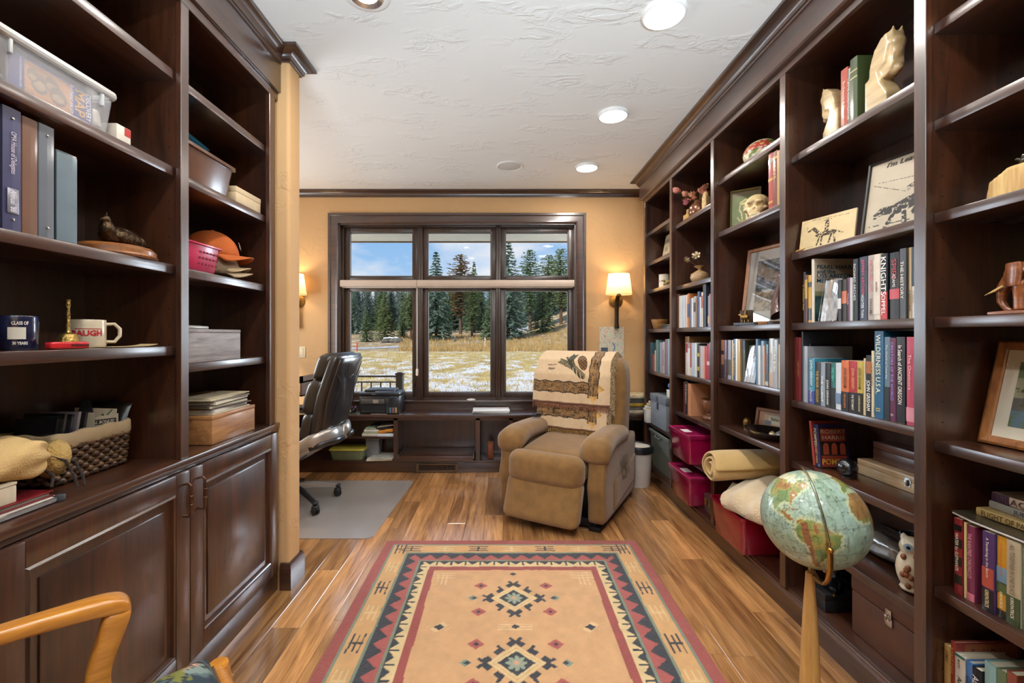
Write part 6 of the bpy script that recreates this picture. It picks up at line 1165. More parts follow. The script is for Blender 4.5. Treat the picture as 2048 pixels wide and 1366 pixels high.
b2_ = binder(43.5, 76, 238, '6a4632', 'brown leather album between the navy and grey binders', rough=.5); b3_ = binder(77, 109, 252, '5b6068', 'grey binder with two screws, right of the brown album'); b4_ = binder(112, 154, 307, '33424a', 'shorter black and steel blue binder at the end of the row', (bd(.02, .98, '5d6d76'),))
for b_, zs in ((b1_, (.03, .275)), (b3_, (.03, .27))):
    for z in zs: ob('screw', G().lathe([(0, 0), (.004, 0), (.003, .003), (0, .0035)], 10, m=T(-.0015, 0, z, ry=-90)), mat('b8b4ac', .2, .9), b_)
# bronze bird on oval base
t = thing('bronze_bird', 'dark bronze bird sculpture on an oval wooden base', 'sculpture', (-1.255, 1.43, 1.5395))
ob('oval_base', G().lathe([(0, 0), (.10, 0), (.105, .006), (.1, .012), (.1, .024), (.088, .036), (0, .036)], 40, sq=1.12, m=T(s=1.)), wood('plinth', '5a3218', '9c6230', 'x', 1.6, coat=.7), t)
P_ = [ball((0, .012, .07), (.042, .07, .034)), ball((.01, -.045, .085), (.022, .022, .024)), ball((.012, -.052, .112), (.014, .014, .014)), rod([(.014, -.064, .112), (.016, -.078, .106)], [.006, .002]), rod([(.012, -.05, .122), (.012, -.048, .137)], [.005, .001]), ball((.01, .08, .055), (.024, .035, .012))]+[ball((.034, -.01+.022*k, .068-.003*k), (.012, .02, .02)) for k in range(4)]
ob('bird', blob(P_, .004, 2), mat('4a3826', .3, .85, .3, 40, .5, 90), t, smooth=True)
tag(ob('grey_card', G().box(-1.325, -1.32, 1.255, 1.315, 1.5395, 1.585), mat('2c302e', .6), smooth=False), 'small dark card standing behind the bronze bird', 'card')
# mugs, bell, harmonica
def mugg(name, lab, loc, hx, r, h, rz, hr=0):
    t = thing(name, lab, 'mug', loc, rz, 'mugs on the left bookcase'); m_ = mat(hx, .2, var=.03, coat=.6)
    ob('body', G().lathe([(0, 0), (r*.92, 0), (r, .006), (r, h-.003), (r-.001, h), (r-.004, h), (r-.005, .008), (0, .006)], 36), m_, t)
    ob('handle', G().tube([(0, r-.003, h*.84), (0, r+.018, h*.86), (0, r+.031, h*.68), (0, r+.031, h*.42), (0, r+.018, h*.2), (0, r-.003, h*.2)], .0055, 10, flat=1.3, m=T(rz=hr)), m_, t)
    return t
def curved(t, s, hx, r, z, hgt, a0, a1, bold=.03):
    me = text_mesh(s, 0, bold); co = np.empty(len(me.vertices)*3, np.float32); me.vertices.foreach_get('co', co); co = co.reshape(-1, 3); lo, hi = co.min(0), co.max(0); u = (co[:, 0]-lo[0])/(hi[0]-lo[0]); v = (co[:, 1]-lo[1])/(hi[1]-lo[1]); a = np.radians(a0+(a1-a0)*u)
    me.vertices.foreach_set('co', np.stack([(r+.0006)*np.cos(a), (r+.0006)*np.sin(a), z+v*hgt], -1).astype(np.float32).ravel()); return ob('lettering', me, mat(hx, .4, var=0), t, smooth=False)
def bandp(t, hx, r, z0, z1, a0, a1, nm='print_band'): 
    n = 12; return ob(nm, G().rings([[Vector(((r+.0004)*math.cos(R(a0+(a1-a0)*i/n)), (r+.0004)*math.sin(R(a0+(a1-a0)*i/n)), z)) for i in range(n+1)] for z in (z0, z1)], False, False), mat(hx, .4, var=0), t, smooth=True)
m1 = mugg('navy_mug', 'navy mug with white pennant print at the left edge of the shelf', (-1.25, 1.125, 1.2515), '141a38', .046, .087, -75, 150)
bandp(m1, 'cfcabc', .046, .028, .058, 20, 60); curved(m1, 'CLASS OF', 'd8d4c8', .046, .064, .009, 28, 66); curved(m1, '30 YEARS', 'd8d4c8', .046, .014, .008, 30, 64)
m2 = mugg('cream_mug', 'cream mug with red lettering, right of the brass bell', (-1.27, 1.345, 1.2515), 'c2b49c', .045, .085, 8, -52)
curved(m2, 'BAUGH', 'a8242c', .045, .035, .018, -100, -8, .05); bandp(m2, 'a8242c', .045, .056, .058, -92, -8)
t = thing('hand_bell', 'small engraved brass hand bell with tall handle', 'bell', (-1.222, 1.238, 1.2515)); BR2 = mat('9a7c44', .28, .9, .35, 120, .4, 160)
ob('bell_skirt', G().lathe([(.030, 0), (.031, .004), (.025, .014), (.0235, .03), (.018, .041), (.007, .046), (.0045, .052), (0, .052)], 28), BR2, t)
ob('bell_handle', G().lathe([(0, .05), (.006, .052), (.004, .058), (.0055, .065), (.0035, .075), (.005, .095), (.0035, .11), (.0055, .125), (.004, .13), (.006, .138), (0, .14)], 16), BR2, t)
t = thing('pocket_harmonica', 'red toy harmonica lying in front of the brass bell', 'harmonica', (-1.178, 1.192, 1.2515), -8)
ob('cover_plate', G().soft(.012, .048, .010, .006, 8, m=T(0, 0, .0105)), mat('b01c22', .25, coat=.5), t)
for k in range(9): ob('reed_hole', G().box(.0115, .0135, .001+.005*k, .0035+.005*k, .008, .013), mat('2a0c0c', .6), t, smooth=False)
tag(ob('paper_slip', G().soft(.03, .085, .0008, .0008, 8, fn=lambda d: Vector((d.x, d.y, d.z+.006*max(0, d.y/.085)**3+.0015)), m=T(-1.20, 1.41, 1.252)), mat('a89068', .7)), 'curled tan paper slip lying in front of the cream mug', 'paper')
# ---- counter: wicker basket
t = thing('wicker_basket', 'dark woven wicker basket with canvas liner full of discs', 'basket', (-1.382, 1.393, ZC+.001), 1); NW = 8
def per(s, a, b):
    q = s % 1; P = 2*(a+b)*2; d = q*P
    for ln, f in ((2*a, lambda u: (-a+u, -b)), (2*b, lambda u: (a, -b+u)), (2*a, lambda u: (a-u, b)), (2*b, lambda u: (-a, b-u))):
        if d <= ln: return f(d)
        d -= ln
    return (-a, -b)
WK = [mat('4a3220', .45, var=.5, vscale=50, coat=.3), mat('5e4226', .45, var=.5, vscale=50, coat=.3)]
for k in range(NW):
    z = .0125+k*.0134; a, b = .082+.006*k/NW, .122+.008*k/NW; pts = []; n = 160
    for i in range(n):
        x, y = per(i/n, a, b); w = math.sin(i/n*2*PI*23+k*PI); nx, ny = (1 if x > a-.001 else -1 if x < -a+.001 else 0), (1 if y > b-.001 else -1 if y < -b+.001 else 0); pts.append((x+nx*.0055*w, y+ny*.0055*w, z+.0035*math.sin(i/n*2*PI*46)))
    ob('woven_strand', G().tube(pts, [.0075+.0022*math.sin(i/n*2*PI*23+k*PI+.8) for i in range(n)], 6, closed=True), WK[k % 2], t, smooth=True)
ob('basket_core', G().box(-.080, .080, -.120, .120, .0, .11), mat('2a1c10', .9), t, smooth=False)
LIN = mat('b59c78', .9, var=.1, vscale=12, bump=.3, bscale=300)
def lring(a, b, z, o=0): return [Vector((*per((i+.5)/72, a, b), z+.003*math.sin(i*.9+o))) for i in range(72)]
ob('canvas_liner', G().rings([lring(.093, .135, .108), lring(.096, .139, .113, 1), lring(.095, .138, .148), lring(.090, .133, .153, 1), lring(.085, .127, .148), lring(.083, .125, .115)], False), LIN, t, smooth=True)
# discs and cards in the basket
BX, BYc, BZc = -1.382, 1.393, ZC
for k in range(8):
    tag(ob('disc_case', G().box(-.062, .062, -.0045, .0045, 0, .125, .001, m=T(BX+.01*(k % 2), BYc-.105+.0112*k, BZc+.07+.006*(k % 3), rx=-10)), mat(['1a1a1e', '24262c', '121216', '2a2c34', '1a1a1e', '7a7478', '18181c', '202024'][k], .2, coat=.6), smooth=False), '%s disc case from the left in the wicker basket' % ORD[k], 'disc case', 'discs in the wicker basket')
for k, (hx, y, rx, lab) in enumerate((('b0a894', 1.405, -6, 'crinkled plastic packet in the middle of the wicker basket'), ('2b2c38', 1.452, -14, 'dark triangular card sticking up out of the wicker basket'), ('c9bca4', 1.482, -10, 'cream card with green tick in the wicker basket'), ('c8b8a0', 1.462, -5, 'cream card printed with a black label in the wicker basket'))):
    sh = [(-.055, 0), (.06, 0), (.06, .115), (-.055, .125)] if k != 1 else [(-.05, 0), (.05, 0), (.0, .155), (-.02, .15)]
    if k == 3: sh = [(-.06, 0), (.07, 0), (.07, .10), (-.06, .085)]
    o = ob('basket_card', G().prism(sh, 'y', -.0012, .0012, m=T(BX+(.012 if k == 3 else 0), y, BZc+.075, rx=rx, rz=35 if k == 3 else 20)), mat(hx, .4 if k < 2 else .7, coat=.3 if k < 2 else 0), smooth=False); tag(o, lab, 'card', 'cards in the wicker basket')
    if k == 3:
        M_ = Matrix.Translation(-o.location) @ T(BX+.012, y, BZc+.075, rx=rx, rz=35) @ Matrix.Translation((.02, -.0018, .075)) @ FCX; ob('label_patch', G().box(-.045, .045, -.009, .009, -.0002, .0002, m=M_ @ T(rz=3)), mat('26221e', .5), o, smooth=False); text('SPECIAL BONUS!', 'd8ccb4', M_ @ T(rz=3) @ Matrix.Translation((0, 0, .0006)), .08, .011, o, shear=.25, bold=.02)
    if k == 2: M_ = Matrix.Translation(-o.location) @ T(BX, y, BZc+.075, rx=rx, rz=20); ob('tick_mark', G().tube([M_ @ Vector((.022, -.003, .1)), M_ @ Vector((.03, -.003, .088)), M_ @ Vector((.048, -.003, .113))], .0018, 5), mat('2a6a3a', .6), o)
o = ob('black_flyer', G().sheet([[(-1.44+.14*u, 1.548-.02*math.sin(v*PI)*1.2-.028*(1-v), ZC+.018+.19*v-.015*u*(1-v)) for u in (0, .33, .66, 1)] for v in [k/12 for k in range(13)]]), mat('1a1612', .35, var=.5, vscale=60, coat=.4), smooth=True); o.modifiers.new('s', 'SOLIDIFY').thickness = .001; tag(o, 'curved black flyer with pale fine print leaning right of the basket', 'flyer')
for k in range(12):
    z0 = .05+.009*k; ob('print_line', G().box(-.032+.004*(k % 3), .048-.006*(k % 2), -.0005, .0, 0, .0032, m=T(0, -.026-.0007+.0285*0+(1.548-.024*math.sin(z0/.205*PI)-.028*(1-z0/.205)-o.location.y)+.025, z0)), mat('8a7c66', .6), o, smooth=False)
# drawstring bag on a white box, folders below
fs = thing('folder_stack', 'red folders and a white binder stacked flat on the counter', 'folders', (-1.29, 1.06, ZC+.001))
ob('white_binder', G().box(-.13, .105, -.072, .122, 0, .013, .002), mat('bdb6aa', .5), fs); ob('steel_spine', G().tube([(.107, -.07, .0066), (.107, .118, .0066)], .0065, 8), mat('c0c0c4', .2, .9), fs); ob('spine_clip', G().box(.098, .116, .104, .124, 0, .016, .002), mat('3a3c42', .4), fs)
ob('maroon_folder', G().box(-.13, .095, -.072, .112, .0135, .018, .001), mat('6a1c22', .3, coat=.5), fs, smooth=False); ob('grey_papers', G().box(-.125, .09, -.072, .105, .0182, .026), mat('8a7e72', .7), fs, smooth=False); ob('red_folder', G().box(-.13, .095, -.072, .112, .0262, .030, .001), mat('7d1f28', .22, coat=.7), fs, smooth=False)
t = thing('white_carton', 'small white wooden box under the canvas drawstring bag', 'box', (-1.27, 1.037, ZC+.0315)); ob('carton_body', G().box(-.075, .07, -.05, .05, 0, .042, .002), mat('cfc0a6', .6, var=.1, stretch=(1, 6, 1)), t); ob('carton_lid', G().box(-.076, .071, -.051, .051, .043, .05, .002), mat('d6c8ae', .6), t)
def bagf(d):
    b = d.y/.1; q = max(0, (b+.1)/1.1); pin = (1-.5*max(0, (b-.2)/.8)**1.2)*(1+.13*q*math.sin(11*math.atan2(d.z, d.x)+2)+.05*math.sin(5*math.atan2(d.z, d.x)-b*3)); return Vector((d.x*pin+.006*math.sin(d.y*45), d.y, d.z*pin+.004*math.sin(d.x*70+d.y*30)-.02*max(0, b)**2))
t = thing('drawstring_bag', 'cream canvas drawstring bag with dark cords', 'bag', (-1.262, 1.097, ZC+.086)); ob('canvas', G().soft(.085, .108, .05, .045, 32, fn=bagf, m=T(0, 0, .047)), mat('c6a56e', .9, var=.1, vscale=14, bump=.3, bscale=250), t, smooth=True)
ob('bag_mouth', G().lathe([(.02, 0), (.034, .012), (.044, .026), (.040, .028), (.028, .014), (.012, .006)], 20, m=T(.012, .095, .022, rx=-105, s=1.2)), mat('a3854e', .95, bump=.8, bscale=120), t, smooth=True)
for s_, pts in ((0, [(.03, .098, .03), (.06, .115, .01), (.075, .12, -.03), (.09, .118, -.062)]), (1, [(.03, .102, .03), (.068, .132, .005), (.085, .138, -.04), (.095, .13, -.062)]), (2, [(.03, .08, .0), (.062, .08, -.02), (.07, .065, -.045)])): ob('draw_cord', G().tube(pts, .0038, 6), mat('2c1f1a', .9, bump=.6, bscale=300), t)
# ---- second bay
t = thing('brown_tub', 'shiny brown plastic tub on the second left bay shelf', 'tub', (-1.30, 1.757, 1.876)); m_ = mat('5a3a2a', .25, var=.15, coat=.4)
ob('tub_body', G().rings([rr(.115, .125, 0), rr(.123, .133, .006), rr(.138, .15, .118), rr(.147, .160, .12), rr(.147, .160, .132), rr(.137, .149, .132), rr(.118, .128, .01)]), m_, t)
for k in range(4): tag(ob('blue_dish', G().rings([rr(.085, .075, 0, .02), rr(.1, .09, .028, .02), rr(.104, .094, .03, .02), rr(.097, .087, .028, .02), rr(.082, .072, .004, .02)], True, True, m=T(-1.30, 1.715, 1.985+.014*k, rx=-7)), mat('2f6f86', .3, coat=.5)), ['lowest', 'second', 'third', 'topmost'][k]+' of the teal dishes stacked in the brown tub', 'dish', 'teal dishes in the brown tub')
def lbox(name, lab, loc, sx_, sy_, h, m_, cat='box', lidh=.02, rz=0, wname='lid'):
    t = thing(name, lab, cat, loc, rz); ob('body', G().box(-sx_, sx_, -sy_, sy_, 0, h-lidh-.0005, .0015), m_, t); ob(wname, G().box(-sx_-.001, sx_+.001, -sy_-.001, sy_+.001, h-lidh, h, .002), m_, t); return t
lbox('cream_box', 'cream lidded card box right of the brown tub', (-1.255, 2.03, 1.876), .085, .098, .07, mat('c3ad8a', .6), lidh=.024)
tag(ob('binder_clip', G().prism([(-.012, 0), (.012, 0), (.004, .022), (-.004, .022)], 'y', -.012, .012, m=T(-1.325, 2.0, 1.9475)).tube([(-1.325, 1.995, 1.969), (-1.325, 1.99, 1.985), (-1.325, 2.01, 1.985), (-1.325, 2.005, 1.969)], .0015, 5), mat('3a3834', .4, .5)), 'small metal clip standing on the cream card box', 'clip')
# pink basket
t = thing('pink_basket', 'small pink perforated plastic basket in front of the orange cap', 'basket', (-1.245, 1.715, 1.537)); PK = mat('c22a58', .3, coat=.3)
ob('basket_body', G().rings([rr(.068, .085, 0), rr(.072, .09, .005), rr(.084, .102, .098), rr(.092, .110, .1), rr(.092, .110, .105), rr(.082, .1, .105), rr(.07, .087, .008)]), PK, t)
for r_ in range(3):
    for k in range(6): ob('hole', G().lathe([(0, 0), (.0045, 0), (.0045, .0012), (0, .0012)], 10, m=T(.076+.0035*r_, -.02+.02*k, .03+.022*r_, ry=83)), mat('5a0c26', .8), t)
# caps
def cap(name, lab, loc, rz, hx, bh, rx=0, s=1., logo=False, group='baseball caps on the left shelf'):
    t = thing(name, lab, 'cap', loc, rz, group); t.rotation_euler = (R(rx), 0, R(rz)); m_ = mat(hx, .85, var=.1, vscale=18, bump=.3, bscale=400)
    cr_ = ob('crown', G().rings([[Vector((s*.085*math.cos(e)*math.cos(a)*(1+.02*math.cos(6*a)), s*.1*math.cos(e)*math.sin(a), s*.105*math.sin(e)**.9)) for a in [2*PI*i/36 for i in range(36)]] for e in [PI/2*j/9 for j in range(9)]]), m_, t, smooth=True); ob('button', G().sphere((0, 0, s*.106), (.007, .007, .004)), m_, cr_)
    br = []
    for v in range(6): q = v/5; br.append([Vector((s*(.082+.0*q)*math.sin(u), -s*(.09*math.cos(u)*(1-.15*q)+.075*q*math.cos(u*.6)), s*(.012-.03*q*0-.028*(math.sin(u)**2)*(q+.3)+.004))) for u in [(-1.35+2.7*i/16) for i in range(17)]])
    b = ob('brim', G().sheet(br), mat(bh, .8, var=.08), t, smooth=True); b.modifiers.new('s', 'SOLIDIFY').thickness = .003
    if logo: text('R', 'd8c8b0', T(.0, -s*.098, s*.058, rx=72) @ T(), .026, .03, t, name='monogram', bold=.02); text('R', '7a4a20', T(.012, -s*.0985, s*.05, rx=72), .02, .022, t, name='monogram', bold=.02)
    return t
cap('baseball_hat', 'flattened tan cap at the bottom of the cap pile', (-1.285, 1.985, 1.562), 125, '8d7a62', 'a28c70', s=.92)
cap('baseball_hat', 'cream cap between the tan and orange caps', (-1.30, 1.985, 1.585), 118, 'b09a78', 'b49c78', s=.95)
cap('baseball_hat', 'orange baseball cap with stitched monogram on top of the pile', (-1.31, 1.975, 1.64), 112, 'b4581c', 'b4581c', rx=4, s=1.12, logo=True)
t = lbox('grey_wood_box', 'long grey weathered wooden box on the shelf', (-1.29, 1.778, 1.185), .125, .178, .128, wood('grey_wash', '6a6668', 'a29c9c', 'y', 1.8, rough=.6, coat=0), lidh=.014)
tag(ob('flat_case', G().box(-1.26, -1.2, 1.66, 1.80, 1.3135, 1.326, .004).box(-1.255, -1.205, 1.70, 1.76, 1.326, 1.3275, .001), mat('9a948c', .35, .5)), 'thin silver case lying on the grey wooden box', 'case')
t = lbox('wooden_chest', 'plain honey coloured wooden box under a stack of papers', (-1.292, 1.917, ZC+.001), .127, .152, .116, wood('honey', '7a4c26', 'b98552', 'y', 1.2, rough=.5, coat=.2), lidh=.016)
z = ZC+.118
for k in range(9):
    rg_ = random.Random(k); h_ = (.007, .012, .005, .009, .004, .01, .006, .005, .004)[k]
    tag(ob('paper_bundle', G().box(-.105, .105, -.125, .125, 0, h_, m=T(-1.285+.012*rg_.random(), 1.885+.03*rg_.random(), z, rz=-6+12*rg_.random())), mat(['b9ad98', 'c6c0b4', '4a3a32', 'b0a890', '3c3430', 'cdc4b0', '6a6258', 'c0b496', 'a89a80'][k], .7, var=.08, vscale=40, stretch=(1, 1, 30)), smooth=False), '%s layer from the bottom of the papers on the honey wooden box' % ORD[k], 'papers', 'papers stacked on the honey box'); z += h_+.0006
# ================================================================ back wall and window bench things
def sconce(x, lab):
    t = thing('wall_sconce', lab, 'wall lamp', (x, YB, 1.60), 0, 'bronze wall sconces'); BZ_ = mat('4a3826', .4, .7, .3, 30)
    ob('back_plate', G().lathe([(0, 0), (.068, 0), (.068, .006), (.055, .012), (0, .014)], 32, m=T(0, 0, .03, rx=90)), mat('8a6a3c', .35, .8, .2), t)
    ob('arm', G().tube([(0, -.035, -.235), (0, -.036, -.1), (0, -.04, -.02), (0, -.055, .035), (0, -.085, .072), (0, -.115, .085)], [.02, .02, .021, .022, .02, .012], 8, flat=.6, up=(1, 0, 0)), BZ_, t)
    ob('arm_tip', G().box(-.02, .02, -.05, -.02, -.245, -.205, .003), BZ_, t); ob('bracket', G().tube([(0, -.01, .03), (0, -.05, .02)], .012, 8), BZ_, t)
    ob('candle_tube', G().lathe([(0, .07), (.025, .072), (.022, .085), (.013, .09), (.013, .12), (0, .12)], 16, m=T(0, -.118, 0)), BZ_, t)
    sm, nt, b = newmat('lamp_shade'); b.inputs['Base Color'].default_value = (*lin('efe0c0'), 1); b.inputs['Transmission Weight'].default_value = 0; b.inputs['Roughness'].default_value = .8
    tr_ = N(nt, 'ShaderNodeBsdfTranslucent'); tr_.inputs[0].default_value = (*lin('f4dcae'), 1); mx_ = N(nt, 'ShaderNodeMixShader'); mx_.inputs[0].default_value = .55; nt.links.new(b.outputs[0], mx_.inputs[1]); nt.links.new(tr_.outputs[0], mx_.inputs[2]); nt.links.new(mx_.outputs[0], nt.nodes['Material Output'].inputs[0])
    ob('lamp_shade', G().lathe([(.128, .085), (.1, .29)], 40, m=T(0, -.118, 0), caps=False, sq=.8), sm, t, smooth=True)
    for r_, z in ((.129, .086), (.101, .289)): ob('shade_rim', G().tube([(r_*math.cos(q*PI/20), -.118+.8*r_*math.sin(q*PI/20), z) for q in range(40)], .0022, 5, closed=True), mat('d8c49a', .8), t)
    bl = ob('bulb', G().sphere((0, -.118, .165), (.02, .02, .032)), mat('ffd9a0', .4, var=0, emit=12.), t)
    l = bpy.data.lights.new('bulb', 'POINT'); l.energy = 4.6; l.color = (1, .72, .40); l.shadow_soft_size = .03; o = bpy.data.objects.new('bulb_light', l); COL.objects.link(o); o.parent = t; o.location = (0, -.118, .22)
sconce(1.138, 'bronze wall sconce with cream shade right of the window'); sconce(-2.05, 'bronze wall sconce half hidden behind the partition wall')
def mapc(U, V):
    c = blank(U, 'cfc6b4'); n = fbm(U, V, 8, 3); put(c, n > .56, 'c4c9b0'); put(c, n < .43, 'd2bca8'); put(c, np.abs(fbm(U, V, 7, 9)-.5) < .012, '8d8a8c'); put(c, np.abs(fbm(U, V, 9, 15)-.5) < .008, 'b0705a'); w = (np.abs(U-.58-.04*np.sin(V*20)) < .03) & (V > .2) & (V < .55); put(c, w, '6a86a8'); put(c, (U > .05) & (U < .35) & (V > .16) & (V < .4), '4a5666'); put(c, (U > .08) & (U < .32) & (V > .2) & (V < .26), '8d96a0'); return c
t = thing('wall_map', 'pale map poster pinned to the wall under the sconce', 'map', (1.097, YB-.001, 1.03)); grid_paint('map_sheet', 60, 80, lambda U, V: (-.123+.246*U, -.0015+0*U-.003*U*U, .342*V), mapc, painted(.6), t)
for x, z in ((-.115, .334), (.115, .334)): ob('pin', G().sphere((x, -.004, z), .004, None, 8, 6), mat('d8d4cc', .3), t)
t = thing('light_switch', 'cream light switch plate beside the partition', 'switch', (-2.015, YB, 1.06)); ob('plate', G().box(-.036, .036, -.006, 0, 0, .115, .002), mat('d6c6a4', .5), t); ob('rocker', G().box(-.016, .016, -.009, -.005, .025, .09, .002), mat('dccdac', .5), t)
# printer
t = thing('inkjet_printer', 'black multifunction printer on the window bench', 'printer', (-1.163, 4.272, BZ+.001)); PB = mat('16181c', .35, coat=.2); W2 = .19
ob('housing', G().box(-W2, W2, -.115, .12, .0, .165, .006), PB, t); ob('scanner_lid', G().box(-W2, W2, -.12, .125, .168, .2, .007), PB, t); ob('document_feeder', G().box(-W2+.03, W2-.06, -.06, .12, .2, .222, .008), PB, t)
ob('feeder_flap', G().box(-.10, .09, -.11, -.0, 0, .006, .002, m=T(.05, 0, .218, rx=12)), mat('2c3036', .25, coat=.4), t)
cp = ob('control_panel', G().box(-W2+.02, .055, -.135, -.112, .095, .14, .003, m=T(rx=0)), mat('4a4744', .3, coat=.3), t); ob('display', G().box(-.055, -.005, -.1365, -.1345, .102, .134, .001), mat('8c8478', .2, coat=.5), cp)
ob('output_slot', G().box(-W2+.02, .055, -.1165, -.114, .02, .085), mat('050506', .6), t, smooth=False); ob('paper_tray', G().box(-W2+.02, .055, -.125, -.11, .005, .03, .003), mat('101114', .4), t)
ink = ob('ink_tank', G().box(.062, W2, -.135, -.112, .0, .15, .004), mat('1d1f24', .3, coat=.3), t)
for k, hx in enumerate(('3a3a3c', '4a6a78', '8a5a64', '9a8a5a')): ob('ink_window', G().box(.074+.026*k, .092+.026*k, -.1362, -.1345, .012, .062), mat(hx, .3), ink, smooth=False)
text('EPSON', 'b8b8b8', Matrix.Translation((-.05, -.1206, .184)) @ FCX, .04, .007, t)
# pens and a little tub
t = thing('desk_tub', 'small clear tub of markers beside the printer', 'tub', (-1.46, 4.22, BZ+.0035), 10); ob('tub', G().rings([rr(.05, .04, 0, .01), rr(.055, .045, .05, .01), rr(.052, .042, .05, .01), rr(.047, .037, .004, .01)]), glassmat('dfe6e2', .15, .1, 'tub'), t); ob('tub_label', G().box(-.03, .02, -.0455, -.043, .008, .038), mat('8a9c80', .6), t, smooth=False)
for k, (hx, lab) in enumerate((('2a4a8a', 'blue marker leaning left in the desk tub'), ('3a62a8', 'light blue marker in the middle of the desk tub'), ('c8c8c4', 'white marker leaning right in the desk tub'))):
    t2 = thing('marker_pen', lab, 'marker', (-1.478+.02*k, 4.22, BZ+.012), 0, 'markers in the desk tub'); t2.rotation_euler = (R(55), R(-12+12*k), R(30)); ob('barrel', G().lathe([(0, 0), (.008, 0), (.008, .07), (0, .07)], 12), mat(hx, .4), t2); ob('cap', G().lathe([(0, .07), (.009, .07), (.009, .098), (.0, .1)], 12), mat('a82a2a' if k < 2 else '3a5a9a', .4), t2)
for k, (x, y, hx, lab) in enumerate(((-1.43, 4.22, '5a6a5c', 'green tray under the desk tub'), (-1.16, 4.135, '8d847a', 'folded flyer in front of the printer'))): tag(ob('flat_tray' if k == 0 else 'folded_flyer', G().box(x-.075, x+.075, y-.05 if k == 0 else y-.012, y+.06 if k == 0 else y+.012, BZ+.0005, BZ+.003), mat(hx, .5), smooth=False), lab, 'tray' if k == 0 else 'flyer')
z = BZ+.0005
for k in range(3): tag(ob('paper_sheet', G().box(-.175, .175, -.10, .10, 0, .009, .001, m=T(-.11, 4.262, z, rz=-3+3*k)), mat(['9aa0a0', 'c4c4c2', 'dcdcdc'][k], .6, var=.03)), ['bottom', 'middle', 'top'][k]+' layer of the white paper stack on the window bench', 'paper', 'papers on the window bench'); z += .0095
tag(ob('sill_puck', G().lathe([(0, 0), (.045, 0), (.045, .006), (.03, .01), (0, .011)], 28, m=T(-.315, YB+.0, WZ0+.0085)), mat('dcd4c8', .5)), 'flat white round puck on the window sill', 'puck')
# cubby contents
lb2 = lambda nm, lab, cat, x0, x1, y0, y1, z0, z1, hx, **kw: tag(ob(nm, G().box(x0, x1, y0, y1, z0, z1, .003), mat(hx, .6, **kw)), lab, cat)
z = .331
for k, (h_, hx, lab) in enumerate(((.028, 'c4c0b4', 'bottom white booklet stack in the upper left cubby'), (.014, '9aa078', 'green booklets lying on the white booklet stack'), (.02, 'cdc8bc', 'cream booklets lying on the green booklets'), (.016, '8d9a80', 'small green pad on top of the booklets'))): lb2('booklet', lab, 'booklets', -1.33+.01*k, -1.175-.02*(k == 3), 4.16, 4.36, z, z+h_, hx); z += h_+.0005
lb2('paper_box', 'flat white box with a blue stripe under the orange envelope', 'box', -1.20+.022, -1.03, 4.15, 4.37, .331, .358, 'ccd0d6')
o = ob('envelope', G().soft(.075, .1, .018, .016, 10, fn=lambda d: Vector((d.x, d.y, d.z+.008*math.sin(d.x*30))), m=T(-1.105, 4.25, .379)), mat('c07c24', .6), smooth=True); tag(o, 'fat orange padded envelope in the upper left cubby', 'envelope')
tag(ob('loose_paper', G().soft(.08, .1, .001, .001, 8, fn=lambda d: Vector((d.x, d.y, d.z+.01*d.x/.08)), m=T(-1.11, 4.26, .425)), mat('c4b49a', .7)), 'loose tan sheet curling above the orange envelope', 'paper')
tag(ob('dark_folder', G().soft(.085, .1, .006, .004, 6, m=T(-1.13, 4.26, .408)), mat('2a2624', .5)), 'dark folder between the orange envelope and the tan sheet', 'folder')
t = thing('food_box', 'clear plastic box with yellow-green lid in the lower left cubby', 'box', (-1.47, 4.25, .111)); ob('box', G().rings([rr(.15, .1, 0, .03), rr(.165, .113, .09, .03), rr(.16, .108, .09, .03), rr(.145, .095, .004, .03)]), mat('707a5c', .2, var=.1, alpha=1, coat=.4), t); ob('lid', G().rings([rr(.17, .118, .088, .03), rr(.172, .12, .094, .03), rr(.168, .116, .104, .03), rr(.15, .1, .106, .03)]), mat('a89c3c', .3, coat=.3), t)
t = thing('clear_jar', 'translucent grey plastic canister behind the yellow-lidded box', 'canister', (-1.255, 4.30, .111)); ob('canister', G().rings([rr(.065, .06, 0), rr(.07, .065, .17), rr(.066, .061, .17), rr(.06, .055, .005)]), mat('77787a', .25, coat=.3), t); ob('canister_lid', G().rings([rr(.073, .068, .17), rr(.073, .068, .185), rr(.06, .055, .19)]), mat('8d8e90', .3), t)
for k in range(3): tag(ob('magazine', G().box(-.12, .12, -.11, .11, 0, .007, m=T(-1.16+.01*k, 4.225, .111+.008*k, rz=4-5*k)), mat(['b9ae98', 'c6bca8', 'b4b0a4'][k], .4, var=.35, vscale=25), smooth=False), ['bottom', 'middle', 'top'][k]+' magazine on the floor of the lower left cubby', 'magazine', 'magazines in the lower left cubby')
t = thing('brick_block', 'reddish wooden block standing in the right hand cubby', 'block', (-.115, 4.235, .111)); ob('block', G().box(-.028, .028, -.04, .04, 0, .135, .003), wood('red_block', '5a2c1a', '8d4c2c', 'z', 1.5), t); ob('block_cap', G().box(-.03, .03, -.042, .042, .136, .15, .003), wood('red_block', '5a2c1a', '8d4c2c', 'z', 1.5), t)
